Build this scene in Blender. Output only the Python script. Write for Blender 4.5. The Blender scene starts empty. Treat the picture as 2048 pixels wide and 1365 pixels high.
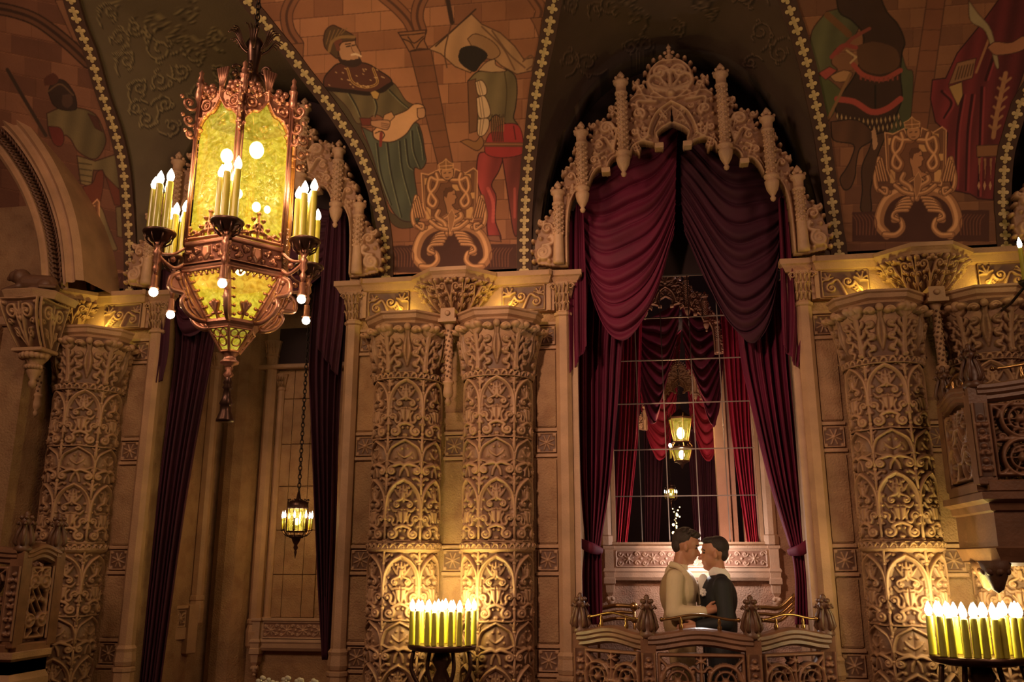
import bpy, math, random
import numpy as np
from mathutils import Vector, Matrix
random.seed(7); np.random.seed(7)
SC = bpy.context.scene; COL = SC.collection
pi = math.pi
# ---------------- camera ----------------
FPX = 1750.0; YAW = math.radians(8.9); PIT = math.atan(440/FPX); CAM = (0.0, -6.6, 1.57)
_s, _c, _sp, _cp = math.sin(YAW), math.cos(YAW), math.sin(PIT), math.cos(PIT)
FW = np.array((-_s*_cp, _c*_cp, _sp)); RT = np.array((_c, _s, 0.0)); UP = np.array((_s*_sp, -_c*_sp, _cp))
cam = bpy.data.objects.new('camera', bpy.data.cameras.new('camera')); COL.objects.link(cam)
cam.data.lens = 36*FPX/2048; cam.data.sensor_width = 36; cam.data.clip_start = .05
cam.location = CAM
cam.rotation_euler = Matrix(((RT[0], UP[0], -FW[0]), (RT[1], UP[1], -FW[1]), (RT[2], UP[2], -FW[2]))).to_euler()
SC.camera = cam
# ---------------- world, exposure, lights ----------------
SC.view_settings.view_transform = 'Standard'; SC.view_settings.look = 'None'
SC.view_settings.exposure = 0.0; SC.view_settings.gamma = 1.0; SC.view_settings.use_curve_mapping = False
wd = bpy.data.worlds.new('world'); SC.world = wd; wd.use_nodes = True
wd.node_tree.nodes['Background'].inputs[0].default_value = (1.0, .62, .38, 1)
wd.node_tree.nodes['Background'].inputs[1].default_value = .035
def light(name, kind, loc, energy, color, size=.1, target=None, angle=None, size_y=None, blend=.6):
    l = bpy.data.lights.new(name, kind); l.energy = energy; l.color = color
    if kind == 'AREA':
        l.size = size
        if size_y: l.shape = 'RECTANGLE'; l.size_y = size_y
    else: l.shadow_soft_size = size
    if kind == 'SPOT': l.spot_size = math.radians(angle); l.spot_blend = blend
    o = bpy.data.objects.new(name, l); COL.objects.link(o); o.location = loc
    if target is not None:
        o.rotation_euler = (Vector(target)-Vector(loc)).to_track_quat('-Z', 'Y').to_euler()
    return o
WARM = (1.0, .61, .40)
light('hall_light_left', 'AREA', (-4.2, -4.6, 5.0), 70, WARM, 1.0, target=(-1.6, 0, 2.6))
light('hall_light_right', 'AREA', (3.6, -5.4, 4.6), 55, WARM, 1.2, target=(1.0, 0, 2.6))
light('key_spot', 'SPOT', (-2.2, -5.6, 4.6), 760, WARM, .20, target=(-.45, 0, 2.4), angle=46, blend=1.0)  # unseen spot added to brighten the centre and leave the edges dark
YEL = (1.0, .80, .12)

# ---------------- pixel helpers : a photograph pixel to a point of the place ----------------
def ray(px, py):
    return FW+(px-1024)/FPX*RT+(682.5-py)/FPX*UP
def W(px, py, y=0.0):
    d = ray(px, py); t = (y-CAM[1])/d[1]
    return Vector((CAM[0]+t*d[0], y, CAM[2]+t*d[2]))
def PRJ(x, y, z):
    v = (np.asarray(x)-CAM[0], np.asarray(y)-CAM[1], np.asarray(z)-CAM[2])
    D = v[0]*FW[0]+v[1]*FW[1]+v[2]*FW[2]
    return 1024+FPX*(v[0]*RT[0]+v[1]*RT[1]+v[2]*RT[2])/D, 682.5-FPX*(v[0]*UP[0]+v[1]*UP[1]+v[2]*UP[2])/D
def depth_of(p): return float((p[0]-CAM[0])*FW[0]+(p[1]-CAM[1])*FW[1]+(p[2]-CAM[2])*FW[2])
ZS, BR = 3.85, 2.0          # vault spring height and barrel radius
def barrel_y(z):
    h = np.clip(np.asarray(z)-ZS, 0, BR*.995)
    return -(BR-np.sqrt(BR*BR-h*h))
def VP(px, py):
    d = ray(px, py); lo = 4.0
    t = lo
    while t < 9.5:
        y = CAM[1]+t*d[1]; z = CAM[2]+t*d[2]
        if z-ZS > BR*.995 or y >= float(barrel_y(z)): break
        t += .004
    return Vector((CAM[0]+t*d[0], float(barrel_y(CAM[2]+t*d[2])), CAM[2]+t*d[2]))

# ---------------- materials ----------------
MATS = {}
def nodes(m): return m.node_tree.nodes, m.node_tree.links
def mat(name, col, rough=.6, metal=0.0, var=.15, scale=6.0, bump=.0, bscale=60.0, sheen=0.0, col2=None, attr=None, emit=None, estr=0.0, trans=0.0, coat=0.0):
    m = bpy.data.materials.new(name); m.use_nodes = True; N, L = nodes(m)
    b = N['Principled BSDF']; b.inputs['Roughness'].default_value = rough; b.inputs['Metallic'].default_value = metal
    tc = N.new('ShaderNodeTexCoord')
    nz = N.new('ShaderNodeTexNoise'); nz.inputs['Scale'].default_value = scale; nz.inputs['Detail'].default_value = 6
    L.new(tc.outputs['Object'], nz.inputs['Vector'])
    mr = N.new('ShaderNodeMapRange'); mr.inputs[1].default_value = .3; mr.inputs[2].default_value = .7
    mr.inputs[3].default_value = 1-var; mr.inputs[4].default_value = 1+var
    L.new(nz.outputs['Fac'], mr.inputs[0])
    mx = N.new('ShaderNodeMix'); mx.data_type = 'RGBA'
    mx.inputs[6].default_value = (*col, 1); mx.inputs[7].default_value = (*(col2 or col), 1); mx.inputs[0].default_value = 0
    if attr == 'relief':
        a = N.new('ShaderNodeAttribute'); a.attribute_name = 'relief'; L.new(a.outputs['Fac'], mx.inputs[0])  # dark colour low, light colour high: recess shade put into the colour
    elif attr == 'paint':
        a = N.new('ShaderNodeAttribute'); a.attribute_name = 'paint'; L.new(a.outputs['Color'], mx.inputs[6])
    elif col2:
        n2 = N.new('ShaderNodeTexNoise'); n2.inputs['Scale'].default_value = scale*2.7; n2.inputs['Detail'].default_value = 8
        L.new(tc.outputs['Object'], n2.inputs['Vector'])
        r2 = N.new('ShaderNodeMapRange'); r2.inputs[1].default_value = .45; r2.inputs[2].default_value = .65
        L.new(n2.outputs['Fac'], r2.inputs[0]); L.new(r2.outputs[0], mx.inputs[0])
    ml = N.new('ShaderNodeMix'); ml.data_type = 'RGBA'; ml.blend_type = 'MULTIPLY'; ml.inputs[0].default_value = 1
    L.new(mx.outputs[2], ml.inputs[6]); L.new(mr.outputs[0], ml.inputs[7])
    L.new(ml.outputs[2], b.inputs['Base Color'])
    if bump:
        n3 = N.new('ShaderNodeTexNoise'); n3.inputs['Scale'].default_value = bscale; n3.inputs['Detail'].default_value = 4
        L.new(tc.outputs['Object'], n3.inputs['Vector'])
        bp = N.new('ShaderNodeBump'); bp.inputs['Strength'].default_value = bump; bp.inputs['Distance'].default_value = .01
        L.new(n3.outputs['Fac'], bp.inputs['Height']); L.new(bp.outputs[0], b.inputs['Normal'])
    if sheen:
        b.inputs['Sheen Weight'].default_value = sheen; b.inputs['Sheen Roughness'].default_value = .35
        b.inputs['Sheen Tint'].default_value = (min(1, col[0]*4), col[1]*3, col[2]*4, 1)
    if coat: b.inputs['Coat Weight'].default_value = coat
    if emit:
        b.inputs['Emission Color'].default_value = (*emit, 1); b.inputs['Emission Strength'].default_value = estr
    MATS[name] = m
    return m
STONE = mat('carved_stone', (.42, .240, .135), .62, var=.18, scale=5, bump=.35, bscale=90)
RELIEF = mat('carved_relief', (.135, .062, .035), .55, var=.15, scale=9, bump=.2, bscale=120, col2=(.44, .25, .14), attr='relief')  # brown ground, darkened further as painted shade between the carvings
PLASTER = mat('wall_plaster', (.36, .205, .105), .8, var=.2, scale=3, bump=.9, bscale=70, col2=(.29, .15, .075))
PLINE = mat('pink_plaster', (.46, .27, .18), .8, var=.2, scale=3, bump=1.0, bscale=80, col2=(.38, .2, .13))
VELVET = mat('crimson_velvet', (.125, .003, .030), .75, var=.25, scale=3, bump=.15, bscale=200, sheen=.22)
VELVET2 = mat('shaded_mulberry_velvet', (.048, .003, .017), .8, var=.2, scale=3, sheen=.14)  # mulberry cloth; also crimson velvet with shade put into its colour
VELVET3 = mat('lit_velvet', (.36, .014, .045), .75, var=.2, scale=3, sheen=.4)  # crimson velvet again, stronger light put into the colour
BRONZE = mat('red_bronze', (.44, .20, .125), .38, .7, var=.25, scale=14, bump=.15, bscale=60)
DBRONZE = mat('dark_bronze', (.10, .05, .035), .35, .8, var=.3, scale=14)
BRASS = mat('aged_brass', (.42, .24, .09), .28, .9, var=.2, scale=10)
CANDLE = mat('candle_sleeve', (.36, .31, .035), .35, var=.1, scale=9, coat=.3)
BULB = mat('lit_bulb', (1, .9, .7), .3, emit=(1, .86, .60), estr=28)
BULBS = mat('small_lit_bulb', (1, .9, .7), .3, emit=(1, .72, .28), estr=9)
DARKWALL = mat('dark_plum_wall', (.030, .012, .013), .85, var=.2, scale=3)
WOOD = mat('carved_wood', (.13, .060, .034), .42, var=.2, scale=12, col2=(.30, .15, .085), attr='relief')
WOODP = mat('rail_wood', (.21, .10, .055), .40, var=.25, scale=9, bump=.15)
PAINT = mat('mural_paint', (.3, .2, .1), .78, var=.10, scale=4, bump=.25, bscale=55, attr='paint')
IRON = mat('black_iron', (.03, .02, .015), .45, .6)
GOLDP = mat('gold_stencil', (.60, .44, .20), .6, var=.25, scale=20)
CAME = mat('lead_came', (.35, .27, .22), .4, .6)

def glassmat(name, tint, fac, emis=0.0, rough=.05, bumps=0.0, estr=None):
    m = bpy.data.materials.new(name); m.use_nodes = True; N, L = nodes(m); N.clear()
    out = N.new('ShaderNodeOutputMaterial'); tr = N.new('ShaderNodeBsdfTransparent'); tr.inputs[0].default_value = (*tint, 1)
    gl = N.new('ShaderNodeBsdfGlossy'); gl.inputs['Roughness'].default_value = rough; gl.inputs[0].default_value = (.8, .75, .7, 1)
    mx = N.new('ShaderNodeMixShader'); mx.inputs[0].default_value = fac
    L.new(tr.outputs[0], mx.inputs[1]); L.new(gl.outputs[0], mx.inputs[2]); last = mx
    if bumps:
        tc = N.new('ShaderNodeTexCoord'); nz = N.new('ShaderNodeTexNoise'); nz.inputs['Scale'].default_value = 26; nz.inputs['Detail'].default_value = 3
        nz.inputs['Distortion'].default_value = 1.2
        L.new(tc.outputs['Object'], nz.inputs['Vector']); bp = N.new('ShaderNodeBump'); bp.inputs['Strength'].default_value = bumps
        bp.inputs['Distance'].default_value = .03
        L.new(nz.outputs['Fac'], bp.inputs['Height']); L.new(bp.outputs[0], gl.inputs['Normal'])
        if emis:
            e = N.new('ShaderNodeEmission'); e.inputs[1].default_value = emis
            rp = N.new('ShaderNodeValToRGB'); rp.color_ramp.elements[0].position = .35; rp.color_ramp.elements[1].position = .68
            rp.color_ramp.elements[0].color = (.30, .235, .012, 1); rp.color_ramp.elements[1].color = (.66, .56, .07, 1)
            L.new(nz.outputs['Fac'], rp.inputs[0]); L.new(rp.outputs[0], e.inputs[0])
            ad = N.new('ShaderNodeAddShader'); L.new(mx.outputs[0], ad.inputs[0]); L.new(e.outputs[0], ad.inputs[1]); last = ad
    L.new(last.outputs[0], out.inputs[0]); MATS[name] = m
    return m
AMBER = glassmat('amber_glass', (.72, .66, .36), .05, .52, .15, .9)
CLEAR = glassmat('window_glass', (.93, .9, .92), .05, 0, .03)

# ---------------- objects ----------------
def tag(o, label=None, cat=None, group=None, kind=None):
    if label: o['label'] = label
    if cat: o['category'] = cat
    if group: o['group'] = group
    if kind: o['kind'] = kind
    return o
def link(name, data, parent=None, loc=None, rz=None):
    o = bpy.data.objects.new(name, data); COL.objects.link(o)
    if parent is not None: o.parent = parent
    if loc is not None: o.location = loc
    if rz is not None: o.rotation_euler = (0, 0, rz)
    return o
def thing(name, label, cat, loc=(0, 0, 0), rz=0, group=None):
    o = link(name, None, None, loc, rz); return tag(o, label, cat, group)
def tree_copy(o, loc=None, rz=None, parent=None):
    c = o.copy(); COL.objects.link(c)
    if parent is not None: c.parent = parent
    if loc is not None: c.location = loc
    if rz is not None: c.rotation_euler = (0, 0, rz)
    for ch in KIDS(o): tree_copy(ch, parent=c)
    return c
def KIDS(o): return [x for x in COL.objects if x.parent == o]
def npmesh(name, V, Fq, m, smooth=True, attrs=None):
    """V (n,3) float, Fq (k,4) int quads"""
    me = bpy.data.meshes.new(name); V = np.ascontiguousarray(V, dtype=np.float32); Fq = np.ascontiguousarray(Fq, dtype=np.int32)
    me.vertices.add(len(V)); me.vertices.foreach_set('co', V.ravel())
    me.loops.add(Fq.size); me.loops.foreach_set('vertex_index', Fq.ravel())
    me.polygons.add(len(Fq)); me.polygons.foreach_set('loop_start', np.arange(0, Fq.size, 4, dtype=np.int32))
    me.polygons.foreach_set('use_smooth', np.full(len(Fq), smooth, dtype=bool))
    for an, (typ, arr) in (attrs or {}).items():
        at = me.attributes.new(an, typ, 'POINT')
        at.data.foreach_set('color' if 'COLOR' in typ else 'value', np.ascontiguousarray(arr, dtype=np.float32).ravel())
    me.update(calc_edges=True); me.validate(); me.materials.append(m)
    return me
def grid_faces(ny, nx, mask=None, flip=False):
    i = np.arange(ny*nx).reshape(ny, nx)
    q = np.stack([i[:-1, :-1], i[:-1, 1:], i[1:, 1:], i[1:, :-1]], -1)
    if flip: q = q[..., ::-1]
    return q.reshape(-1, 4) if mask is None else q[mask]
def gridmesh(name, P, m, attrs=None, closed_thick=None, flip=False):
    ny, nx = P.shape[:2]
    return npmesh(name, P.reshape(-1, 3), grid_faces(ny, nx, flip=flip), m, True, attrs)

class MB:
    def __init__(s): s.v = []; s.f = []; s.sm = []
    def add(s, V, Fs, smooth=False, M=None):
        b = len(s.v)
        for p in V: s.v.append(tuple(M @ Vector(p)) if M is not None else tuple(p))
        for f in Fs: s.f.append(tuple(i+b for i in f)); s.sm.append(smooth)
        return s
    def box(s, x0, x1, y0, y1, z0, z1, M=None, bev=0.0):
        if bev:
            e = bev
            V = []
            for (z, k) in ((z0, e), (z0+e, 0), (z1-e, 0), (z1, e)):
                V += [(x0+k, y0+k, z), (x1-k, y0+k, z), (x1-k, y1-k, z), (x0+k, y1-k, z)]
            Fs = [(3, 2, 1, 0), (12, 13, 14, 15)]
            for r in range(3):
                for i in range(4): j = (i+1) % 4; Fs.append((r*4+i, r*4+j, r*4+4+j, r*4+4+i))
            return s.add(V, Fs, False, M)
        V = [(x, y, z) for z in (z0, z1) for (x, y) in ((x0, y0), (x1, y0), (x1, y1), (x0, y1))]
        return s.add(V, [(3, 2, 1, 0), (4, 5, 6, 7), (0, 1, 5, 4), (1, 2, 6, 5), (2, 3, 7, 6), (3, 0, 4, 7)], False, M)
    def lathe(s, prof, n=16, M=None, smooth=True, a0=0.0, a1=2*pi, sx=1, sy=1):
        full = abs(a1-a0-2*pi) < 1e-6; k = n if full else n+1
        V = []
        for (r, z) in prof:
            for i in range(k):
                a = a0+(a1-a0)*i/n; V.append((r*math.sin(a)*sx, -r*math.cos(a)*sy, z))
        Fs = []
        for j in range(len(prof)-1):
            for i in range(n):
                i2 = (i+1) % k; Fs.append((j*k+i, j*k+i2, (j+1)*k+i2, (j+1)*k+i))
        if full: Fs += [tuple(range(k))[::-1], tuple(range((len(prof)-1)*k, len(prof)*k))]
        return s.add(V, Fs, smooth, M)
    def tube(s, pts, r, n=8, r1=None, M=None, smooth=True, flat=1.0):
        pts = [Vector(p) for p in pts]; V = []; nn = len(pts)
        up = Vector((0, 0, 1)); prev = None
        for i, p in enumerate(pts):
            t = (pts[min(i+1, nn-1)]-pts[max(i-1, 0)])
            if t.length < 1e-9: t = Vector((0, 0, 1))
            t.normalize()
            if prev is None:
                u = t.cross(Vector((0, 1, 0)) if abs(t.y) < .9 else Vector((1, 0, 0))).normalized()
            else: u = (prev-t*prev.dot(t)).normalized()
            prev = u; w = t.cross(u)
            rr = r if r1 is None else r+(r1-r)*i/(nn-1)
            if callable(r): rr = r(i/(nn-1))
            for k in range(n):
                a = 2*pi*k/n; V.append(p+u*rr*math.cos(a)+w*rr*flat*math.sin(a))
        Fs = [(j*n+i, j*n+(i+1) % n, (j+1)*n+(i+1) % n, (j+1)*n+i) for j in range(nn-1) for i in range(n)]
        Fs += [tuple(range(n))[::-1], tuple(range((nn-1)*n, nn*n))]
        return s.add(V, Fs, smooth, M)
    def ball(s, c, r, n=10, sz=1.0, M=None, sx=1, sy=1):
        prof = [(max(1e-4, r*math.sin(pi*i/n)), -r*sz*math.cos(pi*i/n)) for i in range(n+1)]
        T = Matrix.Translation(c); return s.lathe(prof, n+2, (M @ T) if M is not None else T, sx=sx, sy=sy)
    def prism(s, poly, y0, y1, M=None, smooth=False):
        """polygon in x,z extruded in y"""
        n = len(poly); V = [(x, y0, z) for x, z in poly]+[(x, y1, z) for x, z in poly]
        Fs = [tuple(range(n)), tuple(range(n, 2*n))[::-1]]+[(i, n+i, n+(i+1) % n, (i+1) % n) for i in range(n)]
        return s.add(V, Fs, smooth, M)
    def sweep(s, path, prof, closed=False, M=None):
        """path in xy (outside on the right of travel), prof of (out,z)"""
        n = len(path); P = [Vector((p[0], p[1])) for p in path]; V = []
        for i in range(n):
            a = P[i]-P[i-1] if (i > 0 or closed) else P[1]-P[0]
            b = P[(i+1) % n]-P[i] if (i < n-1 or closed) else P[-1]-P[-2]
            na = Vector((a.y, -a.x)).normalized(); nb = Vector((b.y, -b.x)).normalized()
            m = (na+nb).normalized(); k = 1/max(.3, m.dot(na))
            for (o, z) in prof: V.append((P[i].x+m.x*o*k, P[i].y+m.y*o*k, z))
        q = len(prof); Fs = []
        for i in range(n if closed else n-1):
            j = (i+1) % n
            for k in range(q-1): Fs.append((i*q+k, j*q+k, j*q+k+1, i*q+k+1))
        if not closed: Fs += [tuple(range(q)), tuple(range((n-1)*q, n*q))[::-1]]
        return s.add(V, Fs, False, M)
    def mesh(s, name, m):
        me = bpy.data.meshes.new(name); me.from_pydata(s.v, [], s.f)
        me.polygons.foreach_set('use_smooth', s.sm); me.materials.append(m); me.update()
        return me
    def build(s, name, m, parent=None, loc=None, rz=None):
        return link(name, s.mesh(name, m), parent, loc, rz)
T3 = Matrix.Translation
def TR(loc, rx=0, ry=0, rz=0, sc=1.0):
    return T3(loc) @ Matrix.Rotation(rz, 4, 'Z') @ Matrix.Rotation(ry, 4, 'Y') @ Matrix.Rotation(rx, 4, 'X') @ Matrix.Scale(sc, 4)

# ---------------- 2D drawing : relief heights and mural colours ----------------
def seg_d(X, Y, a, b):
    dx, dy = b[0]-a[0], b[1]-a[1]; L2 = dx*dx+dy*dy+1e-12
    t = np.clip(((X-a[0])*dx+(Y-a[1])*dy)/L2, 0, 1)
    return np.hypot(X-a[0]-t*dx, Y-a[1]-t*dy), t
def smooth_pts(p, k=6):
    """Catmull-Rom through points"""
    p = [np.array(q, float) for q in p]
    if len(p) < 3: return p
    P = [2*p[0]-p[1]]+p+[2*p[-1]-p[-2]]; out = []
    for i in range(1, len(P)-2):
        for j in range(k):
            t = j/k; a, b, c, d = P[i-1], P[i], P[i+1], P[i+2]
            out.append(.5*((2*b)+(-a+c)*t+(2*a-5*b+4*c-d)*t*t+(-a+3*b-3*c+d)*t**3))
    out.append(P[-2]); return out
def spiral_pts(cx, cy, r, turns, a0, d, n=None, rin=.12):
    n = n or int(turns*18)
    return [(cx+r*(1-(1-rin)*(i/n)**.8)*math.cos(a0+d*2*pi*turns*i/n), cy+r*(1-(1-rin)*(i/n)**.8)*math.sin(a0+d*2*pi*turns*i/n)) for i in range(n+1)]
class Rel:
    def __init__(s, w, h, res):
        s.w, s.h = w, h; s.nx = max(2, int(round(w/res))+1); s.ny = max(2, int(round(h/res))+1)
        s.x = np.linspace(0, w, s.nx); s.y = np.linspace(0, h, s.ny)
        s.X, s.Y = np.meshgrid(s.x, s.y); s.Z = np.zeros_like(s.X)
        s.rx = w/(s.nx-1); s.ry = h/(s.ny-1)
    def win(s, x0, x1, y0, y1):
        i0 = max(0, int(x0/s.rx)); i1 = min(s.nx, int(x1/s.rx)+2); j0 = max(0, int(y0/s.ry)); j1 = min(s.ny, int(y1/s.ry)+2)
        return (slice(j0, max(j0, j1)), slice(i0, max(i0, i1)))
    def sw(s, pts, w0, w1=None, H=.012, vein=0.0, b=0.0, sm=False, mid=None):
        if sm: pts = smooth_pts(pts)
        w1 = w0 if w1 is None else w1; n = len(pts)-1
        for i in range(n):
            a, c = pts[i], pts[i+1]; wa = w0+(w1-w0)*i/n; wb = w0+(w1-w0)*(i+1)/n
            if mid: wa = w0+(mid-w0)*math.sin(pi*i/n); wb = w0+(mid-w0)*math.sin(pi*(i+1)/n)
            m = max(wa, wb); q = s.win(min(a[0], c[0])-m, max(a[0], c[0])+m, min(a[1], c[1])-m, max(a[1], c[1])+m)
            if s.Z[q].size == 0: continue
            d, t = seg_d(s.X[q], s.Y[q], a, c); w = wa+(wb-wa)*t
            u = d/np.maximum(w, 1e-6); hh = np.where(u < 1, b+H*np.sqrt(np.clip(1-u*u, 0, 1))*np.minimum(1, w/(.6*max(w0, w1, mid or 0))+.15), 0)
            if vein: hh = np.where(u < 1, hh-vein*np.exp(-(u/.28)**2), hh)
            s.Z[q] = np.maximum(s.Z[q], hh)
        return s
    def spir(s, cx, cy, r, turns=1.6, a0=0., d=1, w=None, H=.016, vein=.004, tail=None, b=0.0):
        w = w or r*.26; p = spiral_pts(cx, cy, r-w, turns, a0, d)
        if tail: p = list(smooth_pts([*tail, p[0]]))+p[1:]
        s.sw(p, w, w*.45, H, vein, b=b); s.ball(cx, cy, r*.2, H*1.15, b=b); return s
    def ball(s, cx, cy, r, H=None, sy=1.0, b=0.0):
        H = H or r*.8; q = s.win(cx-r, cx+r, cy-r*sy, cy+r*sy)
        if s.Z[q].size: s.Z[q] = np.maximum(s.Z[q], np.where(True, 0, 0)+(lambda u: np.where(u < 1, b+H*np.sqrt(np.clip(1-u, 0, 1)), 0))(((s.X[q]-cx)/r)**2+((s.Y[q]-cy)/(r*sy))**2))
        return s
    def poly(s, pts, H=.01, bev=.01, mode='max'):
        P = np.array(pts, float); q = s.win(P[:, 0].min(), P[:, 0].max(), P[:, 1].min(), P[:, 1].max()); X, Y = s.X[q], s.Y[q]
        if X.size == 0: return s
        ins = np.zeros(X.shape, bool); D = np.full(X.shape, 1e9)
        for i in range(len(P)):
            a, b = P[i], P[(i+1) % len(P)]; D = np.minimum(D, seg_d(X, Y, a, b)[0])
            c = ((a[1] > Y) != (b[1] > Y)); den = (b[1]-a[1]) or 1e-9
            ins ^= c & (X < (b[0]-a[0])*(Y-a[1])/den+a[0])
        hh = np.where(ins, H*np.clip(D/max(bev, 1e-6), 0, 1)**.7, 0)
        if mode == 'max': s.Z[q] = np.maximum(s.Z[q], hh)
        elif mode == 'cut': s.Z[q] = np.where(ins, 0, s.Z[q])
        elif mode == 'base': s.Z[q] = np.where(ins & (s.Z[q] < H), H, s.Z[q])
        return s
    def leaf(s, x, y, ang, L, wd, H=.014, n=3, curl=1):
        """acanthus leaf: stem with side lobes"""
        tip = (x+L*math.cos(ang), y+L*math.sin(ang)); s.sw([(x, y), tip], wd*.22, wd*.10, H, .003)
        for k in range(n):
            f = .15+.7*k/n; bx, by = x+L*f*math.cos(ang), y+L*f*math.sin(ang); l = wd*(1-.35*k/n)
            for sg in (-1, 1):
                a = ang+sg*.95; p1 = (bx+l*.6*math.cos(a), by+l*.6*math.sin(a)); a2 = a-sg*.9
                p2 = (p1[0]+l*.35*math.cos(a2), p1[1]+l*.35*math.sin(a2))
                s.sw([(bx, by), p1, p2], wd*.17, wd*.09, H*.9, .002, sm=True)
        return s
    def fan(s, x, y, ang, L, n=5, spread=1.8, w=.008, H=.012):
        for k in range(n):
            a = ang-spread/2+spread*k/(n-1); l = L*(1-.25*abs(2*k/(n-1)-1))
            s.sw([(x, y), (x+l*.5*math.cos(a), y+l*.5*math.sin(a)), (x+l*math.cos(a+.25*(a-ang)), y+l*math.sin(a+.25*(a-ang)))], w*.5, w*.4, H, .0, mid=w)
            s.ball(x+l*math.cos(a+.25*(a-ang)), y+l*math.sin(a+.25*(a-ang)), w*.9, H)
        return s
    def sym(s): s.Z = np.maximum(s.Z, s.Z[:, ::-1]); return s
    def rings(s, cx, cy, r, w, H, n=24): return s.sw([(cx+r*math.cos(2*pi*i/n), cy+r*math.sin(2*pi*i/n)) for i in range(n+1)], w, w, H)
    def fat(s, k=1):
        for _ in range(k):
            Z = s.Z; P = np.pad(Z, 1, 'edge'); s.Z = np.maximum.reduce([Z, P[:-2, 1:-1]*.97, P[2:, 1:-1]*.97, P[1:-1, :-2]*.97, P[1:-1, 2:]*.97])
        return s
    def blur(s, k=1):
        Z = s.Z
        for _ in range(k):
            Z = (np.pad(Z, ((1, 1), (0, 0)), 'edge')[:-2]+np.pad(Z, ((1, 1), (0, 0)), 'edge')[2:]+2*Z)/4
            Z = (np.pad(Z, ((0, 0), (1, 1)), 'edge')[:, :-2]+np.pad(Z, ((0, 0), (1, 1)), 'edge')[:, 2:]+2*Z)/4
        s.Z = Z; return s
def relmesh(name, R, m, fn=None, cut=None, thick=.03, hmax=None):
    """relief to mesh. fn maps (X,Y,Z)->xyz ; default: x, -Z, y (faces -y)"""
    fn = fn or (lambda X, Y, Z: (X, -Z, Y))
    hmax = hmax or max(1e-6, float(np.percentile(R.Z, 97)))
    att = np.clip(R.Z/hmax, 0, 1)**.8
    V = np.stack(fn(R.X, R.Y, R.Z), -1).reshape(-1, 3)
    if cut is None: return npmesh(name, V, grid_faces(R.ny, R.nx), m, True, {'relief': ('FLOAT', att)})
    keep = R.Z > cut; cell = keep[:-1, :-1] & keep[:-1, 1:] & keep[1:, 1:] & keep[1:, :-1]
    B = np.stack(fn(R.X, R.Y, np.full_like(R.Z, -thick)), -1).reshape(-1, 3); n = R.nx*R.ny
    i = np.arange(n).reshape(R.ny, R.nx); fr = grid_faces(R.ny, R.nx, cell); bk = fr[:, ::-1]+n
    pad = np.pad(cell, 1); c = pad[1:-1, 1:-1]; W_ = []
    a0, a1, a2, a3 = i[:-1, :-1], i[:-1, 1:], i[1:, 1:], i[1:, :-1]
    for nb, (p, q) in ((pad[:-2, 1:-1], (a0, a1)), (pad[1:-1, 2:], (a1, a2)), (pad[2:, 1:-1], (a2, a3)), (pad[1:-1, :-2], (a3, a0))):
        e = c & ~nb; W_.append(np.stack([q[e], p[e], p[e]+n, q[e]+n], -1))
    Fq = np.concatenate([fr, bk]+W_); V2 = np.concatenate([V, B]); at2 = np.concatenate([att.ravel(), np.zeros(n)])
    used = np.unique(Fq); mp = np.zeros(2*n, int); mp[used] = np.arange(len(used))
    return npmesh(name, V2[used], mp[Fq], m, True, {'relief': ('FLOAT', at2[used])})
def bend(r, taper=None):
    def fn(X, Y, Z):
        w = X.max(); a = (X-w/2)/r; rr = r+1.5*Z+(taper(Y) if taper else 0)
        return (rr*np.sin(a), -rr*np.cos(a), Y)
    return fn
# ---------------- setting ----------------
PC = [-4.91, -1.48, 2.04]; BC = [-3.195, .28, 3.80]; HB = .83
def struct(name, mb, m): return tag(mb.build(name, m), kind='structure')
struct('floor', MB().box(-9, 7, -9, 3.6, -2.7, -2.6), mat('hall_carpet', (.09, .02, .02), .9))
m = MB(); m.box(-7.2, 6.2, 0.0, 1.35, -.12, 0); struct('trim_1', m, WOODP)   # box floors inside the bays
wall_back = MB()
for p in PC: wall_back.box(p-.91, p+.91, 0, 1.0, -2.6, 3.85)
wall_back.box(PC[2]+.91, 6.6, .95, 1.05, -2.6, 4.3); wall_back.box(5.4, 6.6, 0, 1.0, -2.6, 6.2); wall_back.box(-8.8, PC[0]-.91, 0, 1.0, -2.6, 3.85)
wall_back = struct('wall_back', wall_back, PLASTER)
struct('wall_rear', MB().box(-9, 7, -9.2, -9.0, -2.6, 6.4), PLASTER)
struct('wall_left', MB().box(-9.2, -9.0, -9, 3.6, -2.6, 6.4), PLASTER)
struct('wall_right', MB().box(7, 7.2, -9, 3.6, -2.6, 6.4), PLASTER)

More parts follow.
